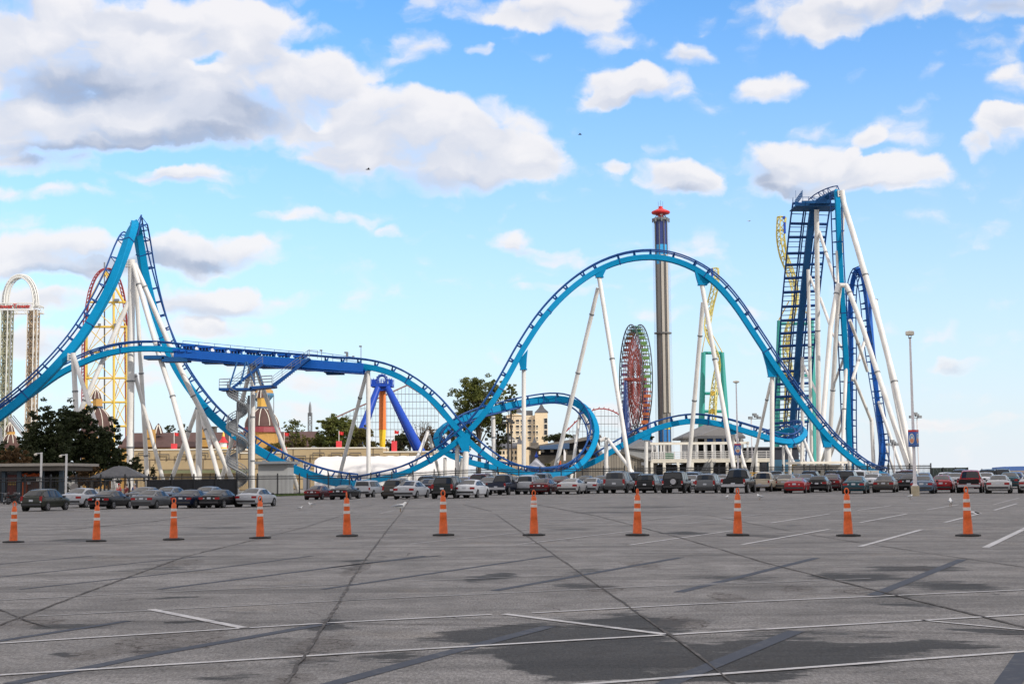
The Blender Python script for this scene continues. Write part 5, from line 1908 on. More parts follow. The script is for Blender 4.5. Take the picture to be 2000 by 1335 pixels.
mb = MB()
for k in range(5):
    z = z1 + .35 + .27 * k
    mb.tube([(a.x, Y - 13.9, z), (b.x, Y - 13.9, z)], .045, 4)
x = a.x
while x < b.x:
    mb.tube([(x, Y - 13.9, z1), (x, Y - 13.9, z1 + 1.45)], .05, 4)
    x += 1.6 if x > P(1297, 899, Y - 14).x else .35
mb.build('deck_railing', M['white'], T)
wall_box(T, 'green_panel', 1298, 1316, 884, Y - 13.2, .1, mat('deck_green', (.03, .16, .08), .6), vb=897)
mb = MB()
for i in range(14):
    f = i / 14
    mb.box(P(1377 + 12 * f, 922 - 22 * f, Y - 15.5 + 0), (1.6, .4, .06))
mb.tube([P(1376, 922, Y - 15.6), P(1390, 898, Y - 15.6)], .06, 4)
mb.tube([P(1376, 912, Y - 15.6), P(1390, 888, Y - 15.6)], .05, 4)
mb.build('deck_stairs', M['greysteel'], T)
rn = random.Random(6)
mb = MB()
mb.box(P(1400, 862, Y + 2), (px(40, Y), 2.5, px(10, Y)))
mb.build('parked_train', M['signblue'], T)
MB().box(P(1424, 862, Y + 3), (px(7, Y), 1, px(13, Y))).build('yellow_sign', M['yellow'], T)
# low enclosed building right of the station
T = thing('machine_house', GY(1505, 230), 'dark blue-black machine building under the last turn of the track', 'building')
wall_box(T, 'wall', 1468, 1560, 874, 232, 9, mat('machine_house_dark', (.018, .022, .035), .7, var=.2))
wall_box(T, 'roof', 1466, 1562, 872, 231.6, 10, 'slate', vb=874)
wall_box(T, 'lower_panel', 1500, 1570, 897, 228, 1, mat('teal_blue_panel', (.02, .09, .16), .6, var=.3, scale=.8))
T = thing('yellow_barrier', GY(1495, 192), 'row of yellow crowd barriers with dark gaps, in front of the station', 'barrier')
mb = MB()
a, b = P(1452, 908, 192), P(1538, 908, 192)
for k in range(4):
    mb.box(((a.x + b.x) / 2, 192, gz(a.x, 192) + .5 + .36 * k), (b.x - a.x, .08, .14))
x = a.x
while x < b.x:
    mb.box((x, 192, gz(x, 192) + .85), (.14, .1, 1.7))
    x += .62
mb.build('rails', mat('weathered_yellow', (.42, .24, .03), .6, var=.25, scale=2), T)
wall_box(T, 'sign_panel', 1547, 1557, 906, 191.8, .1, 'yellow', vb=921)
T = thing('ticket_booth', GY(1606, 184), 'flat roofed pale grey ticket booth with small dark windows, right of the yellow barrier', 'booth')
wall_box(T, 'wall', 1567, 1644, 907, 184, 6, mat('booth_grey', (.50, .48, .45), .7, var=.06))
a, b = P(1562, 904, 182.5), P(1654, 902, 182.5)
MB().box(((a.x + b.x) / 2, 187, a.z + .05), (b.x - a.x, 10, .3)).build('roof', M['creamlight'], T)
for u0, u1, v0, v1 in [(1598, 1603, 918, 924), (1611, 1616, 915, 924), (1621, 1627, 915, 921)]:
    o = MB().box(P((u0 + u1) / 2, (v0 + v1) / 2, 183.95), (px(u1 - u0 + 2, 184), .1, px(v1 - v0 + 2, 184))).build('window', M['creamlight'], T)
    MB().box(P((u0 + u1) / 2, (v0 + v1) / 2, 183.88), (px(u1 - u0, 184), .06, px(v1 - v0, 184))).build('pane', M['glass'], o)
MB().box(P(1635.5, 919, 183.95), (px(5, 184), .08, px(6, 184))).build('notice', M['plate'], T)
for u in (1582, 1593, 1619):
    MB().box(P(u, 918, 183.97), (.12, .06, px(22, 184))).build('wall_seam', M['greysteel'], T)
MB().box(P(1652, 919, 183), (.2, .2, px(30, 184))).build('post', M['white'], T)
for i, (u0, u1, lab) in enumerate([(1685, 1700, 'white box trailer, left of two beyond the parked cars'), (1702, 1717, 'white box trailer, right of two beyond the parked cars')]):
    T = thing('box_trailer', GY((u0 + u1) / 2, 156), lab, 'trailer', 'white box trailers')
    wall_box(T, 'trailer_body', u0, u1, 918, 156, 3, mat('trailer_white', (.72, .69, .62), .5, var=.04) if i == 0 else bpy.data.materials['trailer_white'], vb=937)
    MB().box(P((u0 + u1) / 2, 926, 155.95), (px(8, 156), .1, px(6, 156))).build('window', M['glass'], T)
    q = GY((u0 + u1) / 2, 157.5)
    for s_ in (-1, 1):
        MB().lathe([(.32, -.1), (.32, .1)], q + Vector((s_ * .38, 0, .3)), 12, basis=Matrix.Rotation(math.pi / 2, 3, 'Y')).build('wheel', M['rubber'], T)
T = thing('boundary_wall', GY(1930, 205), 'low grey-brown boundary wall at the far right', 'wall')
wall_box(T, 'wall', 1836, 2080, 918.5, 205, .5, mat('boundary_grey', (.19, .165, .14), .8, var=.15, scale=.4))
T = thing('lakeside_hall', GY(1990, 400), 'low blue building on the horizon at the far right', 'building')
MB().prism([P(1963, 919, 400), P(1966, 912, 400), P(1990, 910, 400), P(2090, 909, 400), P(2090, 919, 400)], (0, 12, 0)).build('wall', mat('hall_blue', (.03, .09, .28), .6, var=.08), T)
T = thing('carousel_tent', GY(1048, 215), 'grey conical canopy with a small blue finial, beneath the raised loop', 'canopy')
c = P(1048, 912, 215)
MB().lathe([(px(20, 215), -.15), (px(19.5, 215), 0), (px(9, 215), px(9, 215)), (px(2.5, 215), px(16.5, 215)), (.05, px(19, 215))], c, 16).build('canopy_roof', mat('grey_canvas', (.36, .36, .40), .8, var=.1), T, sharp=20)
MB().lathe([(.12, 0), (.3, .25), (.12, .6), (.02, 1.0)], c + Vector((0, 0, px(18, 215))), 8).build('finial', M['maxblue'], T)
MB().lathe([(px(19.8, 215), -.5), (px(19.8, 215), -.16)], c, 16).build('blue_valance', M['signblue'], T)
MB().tube([c, (c.x, c.y, 0)], .5, 8).build('post', M['greysteel'], T)
T = thing('orange_bin', GY(1093, 216), 'orange upright cylinder beside the grey conical canopy', 'bin')
q = GY(1093, 216)
MB().lathe([(px(3.2, 216), 0), (px(3.2, 216), P(1093, 900, 216).z - q.z), (px(2.4, 216), P(1093, 899.5, 216).z - q.z)], q, 14).build('drum', M['orange'], T, sharp=30)
T = thing('sail_banner', GY(1103, 222), 'white feather banner in front of the arena', 'banner')
MB().prism([P(1101, 899, 222), P(1105, 899, 222), P(1105.5, 884, 222), P(1102, 876, 222), P(1101, 880, 222)], (0, .05, 0)).build('banner_cloth', M['white_wall'], T)
MB().tube([P(1101, 876, 222.05), GY(1101, 222.05)], .04, 5).build('pole', M['greysteel'], T)
# flags on red boxes along the wall
for i, (u, vf, vb0, vb1, lab) in enumerate([(340, 846, 866, 878, 'red flag on a red box, leftmost on the beige building'), (662, 844, 861, 876, 'red flag on a red box, left of the pendulum ride'), (770, 842, 861, 880, 'red flag on a red box, right of the orange pendulum arm'),
                                            (555, 846, 873, 885, 'red flag on a red box, beside the thin wispy tree'), (448, 848, 870, 880, 'red flag on a red box, beside the red-roofed lantern')]):
    Y = 252
    T = thing('flag', P(u, vb1, Y), lab, 'flag', 'red flags along the beige building')
    a, b = P(u, vb0, Y), P(u, vb1, Y)
    MB().box((a + b) / 2 + Vector((0, 0, -.6)), (px(10, Y), .9, a.z - b.z + 1.2)).build('box_base', mat('flag_box_red', (.55, .035, .045), .5) if i == 0 else bpy.data.materials['flag_box_red'], T)
    MB().tube([a, P(u, vf - 3, Y)], .06, 6).build('flag_pole', M['white'], T)
    mb = MB()
    q = P(u, vf - 2, Y)
    n = 8
    vs = []
    for k in range(n + 1):
        vs += [q + Vector((.85 * k / n, .1 * math.sin(k * 1.3), -.12 * k / n + .05 * math.sin(k))), q + Vector((.8 * k / n, .1 * math.sin(k * 1.3 + .4), -.58 - .08 * k / n))]
    vs += [v + Vector((0, .02, 0)) for v in vs]
    m2 = 2 * (n + 1)
    fs = [(2 * k, 2 * k + 1, 2 * k + 3, 2 * k + 2) for k in range(n)] + [(m2 + 2 * k, m2 + 2 * k + 2, m2 + 2 * k + 3, m2 + 2 * k + 1) for k in range(n)]
    mb.add(vs, fs)
    mb.build('flag_cloth', M['red'], T, smooth=True)
T = thing('lantern_kiosk', P(436, 880, 250), 'small kiosk with a red and gold pointed roof over a white and yellow drum', 'kiosk')
c = P(436, 879, 250)
MB().lathe([(px(7.4, 250), -.8), (px(7.4, 250), px(6, 250))], c, 12).build('yellow_drum', M['yellow'], T)
MB().lathe([(px(7, 250), px(6, 250)), (px(7, 250), px(15, 250))], c, 12).build('white_drum', M['white'], T)
MB().lathe([(px(10.5, 250), px(15, 250)), (px(8, 250), px(17.5, 250)), (px(4, 250), px(23, 250)), (px(3, 250), px(27, 250))], c, 12).build('red_roof', M['red'], T)
MB().lathe([(px(3, 250), px(27, 250)), (px(2.2, 250), px(31, 250)), (.05, px(36, 250))], c, 10).build('gold_tip', mat('gold_paint', (.6, .3, .04), .35, .4), T)

# ================================================================== trees
LM = {'pine': leafmat('pine_needles', (.014, .025, .010), (.055, .066, .024)), 'green': leafmat('green_leaves', (.040, .062, .013), (.16, .165, .04)), 'olive': leafmat('olive_leaves', (.05, .055, .014), (.17, .14, .04)),
      'autumn': leafmat('autumn_leaves', (.06, .035, .016), (.15, .085, .035)), 'dark': leafmat('dark_leaves', (.018, .028, .011), (.065, .07, .026))}


def tree(u, vt, vb, hw, Y, kind, label, n=2600, size=.5, clumps=26, name='tree', group='trees beyond the fence', seed=0, sparse=.5, limbs=9, fill=1.0):
    """trunk, limbs and a crown of many leaf faces gathered in clumps; vt..vb are the crown's photo rows"""
    g = GY(u, Y)
    T = thing(name, g, label, 'tree', group)
    r_ = np.random.RandomState(seed + int(u * 3 + vt))
    ct, cb = P(u, vt, Y), P(u, vb, Y)
    cz, hz_ = (ct.z + cb.z) / 2, (ct.z - cb.z) / 2
    rx = px(hw, Y)
    cen_ = np.array((ct.x, Y, cz))
    cl = []
    while len(cl) < clumps:
        q = r_.uniform(-1, 1, 3)
        d = np.linalg.norm(q)
        if .25 < d < 1 and not (q[2] < -.5 and abs(q[0]) > .75):
            cl.append(cen_ + q * np.array((rx * .82, rx * .7, hz_ * .84)))
    cl = np.array(cl)
    mb = MB()
    base = Vector((g.x, g.y, g.z - .2))
    fork = Vector((ct.x, Y, cb.z + hz_ * .25))
    r0 = max(.14, rx * .075)
    mb.tube([base, base.lerp(fork, .5) + Vector((.1, 0, 0)), fork, Vector((ct.x, Y, ct.z - hz_ * .35))], [r0, r0 * .8, r0 * .55, r0 * .15], 8)
    for k in range(limbs):
        q = Vector(cl[k % len(cl)])
        s0 = base.lerp(fork, r_.uniform(.6, 1.0))
        m_ = s0.lerp(q, .5) + Vector((0, 0, hz_ * .08))
        mb.tube([s0, m_, q], [r0 * .38, r0 * .25, r0 * .06], 5)
        for j in range(3):
            e = q + Vector(r_.uniform(-1, 1, 3)) * rx * .28
            mb.tube([m_.lerp(q, .4 + .2 * j), e], [r0 * .14, r0 * .03], 4)
    mb.build('trunk', M['bark'], T, smooth=True)
    if n:
        n = int(n * 2.5)
        size *= .70
        sub = cl[r_.randint(0, len(cl), clumps * 5)] + r_.normal(size=(clumps * 5, 3)) * np.array((rx * .20, rx * .18, hz_ * .15))
        cl = np.concatenate([cl, sub])
        k = r_.randint(0, len(cl), n)
        rad = rx * np.concatenate([r_.uniform(.10, .22, clumps), r_.uniform(.06, .17, clumps * 5)])
        d = r_.normal(size=(n, 3))
        d /= np.linalg.norm(d, axis=1)[:, None]
        c = cl[k] + d * (rad[k] * r_.uniform(.1, 1, n) ** .5)[:, None] * np.array((1, 1, .72))
        sz = size * r_.uniform(.5, 1.15, n)
        a = r_.normal(size=(n, 3))
        a /= np.linalg.norm(a, axis=1)[:, None]
        b = np.cross(a, r_.normal(size=(n, 3)))
        b /= np.linalg.norm(b, axis=1)[:, None]
        a *= sz[:, None] * .5
        b *= sz[:, None] * .36
        vs = np.concatenate([c - a, c + b * .9 - a * .1, c + a, c - b * .9 - a * .1], 1).reshape(-1, 3) - np.array(g)
        me = bpy.data.meshes.new('crown')
        me.vertices.add(4 * n)
        me.vertices.foreach_set('co', vs.ravel())
        me.loops.add(4 * n)
        me.loops.foreach_set('vertex_index', np.arange(4 * n, dtype=np.int32))
        me.polygons.add(n)
        me.polygons.foreach_set('loop_start', np.arange(0, 4 * n, 4, dtype=np.int32))
        me.materials.append(LM[kind])
        me.update(calc_edges=True)
        o = bpy.data.objects.new('crown', me)
        COL.objects.link(o)
        o.parent = T
        WOFF[o.name] = Vector(g)
    return T


tree(100, 782, 952, 50, 172, 'pine', 'tall dark pine at the left, under the rising track', 9000, .5, 80)
tree(155, 772, 950, 44, 178, 'pine', 'tall dark pine, topmost, behind the short white column', 9000, .5, 80)
tree(212, 815, 950, 42, 176, 'pine', 'dark pine in front of the brown dome', 6000, .5, 46)
tree(62, 832, 955, 38, 180, 'dark', 'dark bushy tree at the left edge of the pines', 4500, .5, 34)
tree(22, 862, 948, 46, 164, 'dark', 'dark tree behind the rusty brown one, at the left edge', 3200, .5, 26)
tree(30, 880, 945, 40, 160, 'autumn', 'rusty brown tree above the flat canopy', 2600, .45, 22)
tree(172, 905, 955, 34, 158, 'autumn', 'low autumn tree beside the grey gazebo roof', 2400, .4, 22)
tree(252, 880, 930, 26, 176, 'dark', 'small dark tree beside the tallest white column', 1800, .45, 16)
tree(112, 930, 975, 24, 140, 'olive', 'olive bush just behind the fence posts', 1500, .35, 14)
tree(284, 915, 942, 5, 214, 'dark', 'narrow clipped conifer, left one below the beige building', 700, .3, 14, name='conifer', group='clipped conifers')
tree(300, 910, 942, 8, 214, 'dark', 'broader clipped conifer, right one below the beige building', 900, .3, 18, name='conifer', group='clipped conifers')
tree(540, 862, 888, 26, 258, 'olive', 'low yellowish bush under the red-skirted dome', 1800, .5, 16)
tree(572, 809, 876, 22, 275, 'green', 'thin wispy tree with gaps in its crown, left of the grey spire', 900, .5, 24, limbs=16)
tree(598, 848, 884, 24, 272, 'olive', 'loose olive tree at the foot of the grey spire', 1500, .5, 18, limbs=12)
tree(560, 856, 884, 24, 280, 'autumn', 'brown shrub behind the red flag', 1200, .5, 14)
tree(655, 808, 884, 42, 280, 'green', 'broad green-gold tree left of the pendulum ride', 6000, .55, 44)
tree(702, 828, 884, 30, 284, 'olive', 'olive tree between the pendulum ride legs', 3200, .5, 26)
tree(726, 852, 888, 22, 310, 'olive', 'pale tree low behind the orange pendulum arm', 1600, .5, 18)
tree(800, 838, 890, 34, 318, 'dark', 'dark tree behind the right blue pendulum leg', 3200, .55, 26)
tree(845, 836, 890, 30, 312, 'autumn', 'brown autumn tree left of the raised loop', 3000, .5, 26)
tree(628, 842, 888, 26, 286, 'green', 'green tree between the grey spire and the broad green-gold tree', 2600, .5, 24)
tree(682, 820, 888, 30, 290, 'green', 'tall green tree right beside the broad green-gold tree', 3400, .5, 28)
tree(784, 846, 890, 26, 326, 'olive', 'olive tree between the red flag and the right blue pendulum leg', 2400, .5, 22)
tree(770, 852, 890, 20, 322, 'autumn', 'reddish tree behind the red flag right of the pendulum arm', 1500, .5, 16)
tree(825, 812, 872, 24, 300, 'autumn', 'bare leafless tree above the autumn trees', 120, .4, 40, limbs=40)
tree(935, 735, 842, 56, 262, 'green', 'tall spreading tree behind the crossing tracks', 8500, .58, 60, limbs=14)
tree(905, 800, 890, 40, 268, 'olive', 'lower olive tree behind the left bend of the loop', 4200, .55, 34)
tree(972, 796, 895, 24, 266, 'dark', 'dark green tree hiding the left side of the hotel', 3400, .5, 28)
tree(998, 742, 812, 20, 270, 'green', 'small side crown right of the tall spreading tree', 1500, .5, 16)
tree(1262, 842, 875, 15, 300, 'dark', 'small dark tree below the big wheel', 1200, .5, 14)
tree(332, 824, 850, 12, 330, 'dark', 'small loose tree above the brown roof', 350, .5, 10)
tree(356, 828, 850, 12, 330, 'dark', 'thin leaning tree above the brown roof, right one', 350, .5, 10)
tree(1090, 846, 862, 30, 320, 'dark', 'low dark tree line above the arena roof', 1200, .6, 16)
tree(1110, 905, 930, 16, 214, 'autumn', 'brown shrub under the raised loop', 900, .4, 12)
tree(1068, 898, 930, 14, 246, 'olive', 'olive shrub in front of the arena', 800, .4, 12)
# chimney on the hall
T = thing('vent_stack', GY(416, 312), 'dark square chimney above the brown hall roof', 'chimney')
wall_box(T, 'stack', 412, 420, 834, 312, 2, 'brownwall')
wall_box(T, 'cap', 411, 421, 832, 311.7, 2.6, 'brownwall', vb=834)

# ================================================================== lamps, banners, signs
def emblem(T, c, w, h, nrm, parent=None):
    """blue banner face with a red top band and an oval badge; c centre, nrm outward normal"""
    nrm = Vector(nrm).normalized()
    s = Vector((-nrm.y, nrm.x, 0)).normalized()
    up = Vector((0, 0, 1))
    B_ = Matrix((s, nrm, up)).transposed()

    def disc(cx, cz, rx, rz, d, n=22, part=(0, 1)):
        q = [c + s * (cx + rx * math.cos(2 * math.pi * i / n)) + up * (cz + rz * math.sin(2 * math.pi * i / n)) + nrm * d for i in range(n)]
        return q

    o = MB().box(c + up * (h * .44), (w, .02, h * .12), basis=B_).build('red_band', M['red'], T)
    MB().prism(disc(0, -.02 * h, w * .36, h * .30, .012), nrm * .01).build('badge_oval', M['creamlight'], T)
    MB().prism(disc(0, .05 * h, w * .27, h * .16, .026), nrm * .006).build('badge_sky', mat('badge_blue', (.12, .30, .52), .5) if 'badge_blue' not in bpy.data.materials else bpy.data.materials['badge_blue'], T)
    MB().prism(disc(.02 * w, -.13 * h, w * .25, h * .14, .030), nrm * .006).build('badge_figure', mat('badge_tan', (.55, .22, .12), .5) if 'badge_tan' not in bpy.data.materials else bpy.data.materials['badge_tan'], T)
    MB().prism(disc(.05 * w, .04 * h, w * .11, h * .08, .036), nrm * .006).build('badge_face', M['creamlight'], T)
    mb = MB()
    for k in range(7):
        mb.box(c + s * (w * (-.33 + .11 * k)) - up * (h * .42) + nrm * .015, (w * .075, .02, h * (.045 + .015 * (k % 2))), basis=B_)
    mb.build('caption_strip', M['greysteel'], T)


g = G(1788, 968)
T = thing('lamp_post', g, 'tall parking lot lamp on a round concrete base, carrying a banner box', 'lamp post')
Yl = g.y
hgt = P(1780, 660, Yl).z
MB().lathe([(.27, -.1), (.27, .62), (.25, .66)], g, 20).build('concrete_base', M['concrete'], T, sharp=40)
mb = MB().tube([g + Vector((0, 0, .6)), Vector((g.x, g.y, hgt))], [.115, .065], 14)
mb.lathe([(.19, .66), (.19, .72), (.12, .78), (.14, 1.2)], g, 12)
mb.build('pole', M['pole'], T, sharp=40)
c = Vector((g.x, g.y, hgt))
mb = MB()
mb.lathe([(.10, -.02), (.12, .03), (.05, .06)], c, 12)
for k in (-.1, .1):
    mb.tube([c + Vector((k * .7, 0, .02)), c + Vector((k, 0, .2))], .02, 6)
mb.build('yoke', M['greysteel'], T)
MB().lathe([(.16, .17), (.27, .20), (.285, .24), (.285, .42), (.26, .46), (.1, .49)], c, 24).build('lamp_head', M['lampcream'], T, sharp=30)
bc = Vector((g.x, g.y, (P(1785, 839, Yl).z + P(1785, 872, Yl).z) / 2))
bh = P(1785, 839, Yl).z - P(1785, 872, Yl).z
rz = RAD(-38)
MB().box(bc, (.52, .52, bh), rz=rz).build('banner_box', M['signblue'], T)
for k in (0, 1):
    a = rz - math.pi / 2 + k * math.pi / 2
    nn = Vector((math.cos(a), math.sin(a), 0))
    emblem(T, bc + nn * .265, .5, bh, nn)
q = GY(1442, 145)
T = thing('lamp_post', q, 'thin distant lamp post carrying a flat blue banner sign, in front of the station', 'lamp post')
top = P(1440, 748, 145)
MB().tube([q, (q.x, q.y, top.z)], [.1, .06], 10).build('pole', M['pole'], T)
MB().lathe([(.12, 0), (.34, .1), (.3, .22), (.1, .27)], (q.x, q.y, top.z), 16).build('lamp_head', M['lampcream'], T, sharp=30)
bc = (P(1440.5, 866, 144.8) + P(1440.5, 888, 144.8)) / 2
MB().box(bc, (px(13, 145), .12, px(22, 145))).build('banner_box', M['signblue'], T)
emblem(T, bc + Vector((0, -.07, 0)), px(12.6, 145), px(22, 145), (0, -1, 0))
for (u, vt, Y, lab, side) in [(1470, 820, 222, 'slim pole with a cluster of floodlights above the station deck', 1), (1795, 818, 224, 'slim floodlight pole just right of the banner lamp post', -1), (1748, 872, 216, 'short floodlight pole between the far right white columns', -1), (993, 829, 232, 'dark twin floodlight pole in front of the hotel', 0), (1124, 858, 214, 'thin white lamp pole under the raised loop', 0)]:
    q = GY(u, Y)
    m = M['black'] if u == 993 else M['pole']
    T = thing('floodlight_pole', q, lab, 'light pole', 'floodlight poles')
    t = P(u, vt, Y)
    MB().tube([q, (q.x, q.y, t.z + .2)], .09 if u != 993 else .16, 8).build('pole', m, T)
    for k in ((-.55, 0), (.35, .25), (.75, .0), (0.1, .5)) if u != 1124 else ((0, .2),):
        MB().box((q.x + k[0] + side * .4, q.y - .2, t.z + .35 + k[1]), (.6, .4, .42), rz=.3).build('floodlight', m if u == 993 else M['greysteel'], T)
    MB().box((q.x + side * .4, q.y, t.z + .2), (1.6, .1, .1)).build('crossarm', m, T)
for (u, vt, lab) in [(80, 883, 'white square lamp post, left one by the canopy'), (129, 886, 'white square lamp post, right one by the canopy')]:
    q = GY(u, 126.5)
    T = thing('square_lamp_post', q, lab, 'lamp post', 'white lamp posts by the canopy')
    t = P(u, vt, 126.5)
    MB().box((q.x, q.y, (q.z + t.z) / 2), (.15, .15, t.z - q.z)).build('pole', M['white'], T)
    MB().box((q.x - .25, q.y, t.z - .08), (.5, .07, .07)).build('arm', M['white'], T)
    MB().lathe([(.12, -.2), (.16, -.08), (.05, 0)], (q.x - .52, q.y, t.z - .08), 10).build('lamp_head', M['lampcream'], T)
q = GY(145, 119)
T = thing('stop_sign', q, 'grey back of an octagonal road sign by the fence', 'road sign')
c = P(145, 951, 119)
MB().tube([q, c + Vector((0, .04, .3))], .035, 6).build('post', M['greysteel'], T)
MB().lathe([(.33, 0), (.33, .02)], c, 8, basis=Matrix.Rotation(math.pi / 2, 3, 'X'), a0=math.pi / 8).build('sign_plate', mat('sign_back_grey', (.17, .155, .145), .7, 0), T)

# ================================================================== fence
def fence_y(u):
    pts = [(-200, 116), (0, 122), (200, 132), (400, 149), (600, 168), (2200, 168)]
    for (a, ya), (b, yb) in zip(pts, pts[1:]):
        if u <= b:
            return ya + (yb - ya) * (u - a) / (b - a)
    return 168


def fence(ua, ub, label, screen=()):
    u = ua
    line = []
    while u < ub:
        Y = fence_y(u)
        line.append((u, GY(u, Y)))
        u += 2.5 * F / Y * (1 if Y > 160 else .9)
    T = thing('metal_fence', line[0][1], label, 'fence', 'black picket fences')
    for i, (u, p) in enumerate(line):
        MB().box(p + Vector((0, 0, 1.28)), (.13, .13, 2.56)).build('post', M['black'], T)
        if i + 1 == len(line):
            break
        q = line[i + 1][1]
        mb = MB()
        d = q - p
        for h in (.22, 1.95, 2.2):
            mb.tube([p + Vector((0, 0, h)), q + Vector((0, 0, h))], .045, 4)
        n = 17
        for k in range(1, n):
            r = p + d * (k / n)
            mb.add([r + Vector((x, y, z)) for z in (.1, 2.4) for x, y in ((-.017, -.017), (.017, -.017), (.017, .017), (-.017, .017))],
                   [(0, 1, 5, 4), (1, 2, 6, 5), (2, 3, 7, 6), (3, 0, 4, 7)])
        mb.build('picket_panel', M['black'], T)
        if any(a <= u < b for a, b in screen):
            nn = Vector((-d.y, d.x, 0)).normalized() * .08
            MB().prism([p + nn + Vector((0, 0, .1)), q + nn + Vector((0, 0, .1)), q + nn + Vector((0, 0, 1.9)), p + nn + Vector((0, 0, 1.9))], nn * .3).build('privacy_screen', M['screen'], T)


fence(-160, 600, 'black steel picket fence with dark mesh, left stretch behind the nearest parked cars', screen=((262, 455),))
fence(600, 1240, 'black steel picket fence, middle stretch below the crossing tracks')
fence(1240, 1830, 'black steel picket fence, right stretch below the tall lift structure')
T = thing('slatted_fence', GY(1855, 172), 'dark green slatted fence panel beyond the cars at the right', 'fence')
a, b = P(1818, 913, 172), P(1890, 913, 172)
mb = MB()
x = a.x
k = 0
while x < b.x:
    mb.box((x, 172 + .03 * (k % 2), a.z / 2), (.2, .05, a.z))
    x += .21
    k += 1
mb.build('slats', mat('dark_green_slat', (.022, .035, .03), .7, var=.25, scale=3), T)
for u in (1818, 1842, 1866, 1890):
    q = P(u, 912, 171.9)
    MB().box((q.x, q.y, q.z / 2), (.12, .12, q.z)).build('post', M['black'], T)
# grass strip along the fence where the left cars end
mb = MB()
pts = [(u, GY(u, fence_y(u) - 3.5), GY(u, fence_y(u) + 6)) for u in range(480, 660, 12)]
mb.add([(p.x, p.y, gz(p.x, p.y) + .03) for u, p, q in pts] + [(q.x, q.y, gz(q.x, q.y) + .03) for u, p, q in pts], [(i, i + 1, len(pts) + i + 1, len(pts) + i) for i in range(len(pts) - 1)])
tag(mb.build('grass_verge', M['grass']), kind='structure')
r_ = np.random.RandomState(2)
mb = MB()
for _ in range(2600):
    u = r_.uniform(482, 648)
    p = GY(u, fence_y(u) + r_.uniform(-3.3, 5.5))
    a = r_.uniform(0, 6.28)
    h = r_.uniform(.08, .3)
    s = Vector((math.cos(a), math.sin(a), 0)) * .05
    mb.add([p + s, p - s, p + Vector((r_.uniform(-.08, .08), r_.uniform(-.08, .08), h))], [(0, 1, 2)])
tag(mb.build('grass', M['grass']), label='short green grass along the fence foot', cat='grass', kind='stuff')

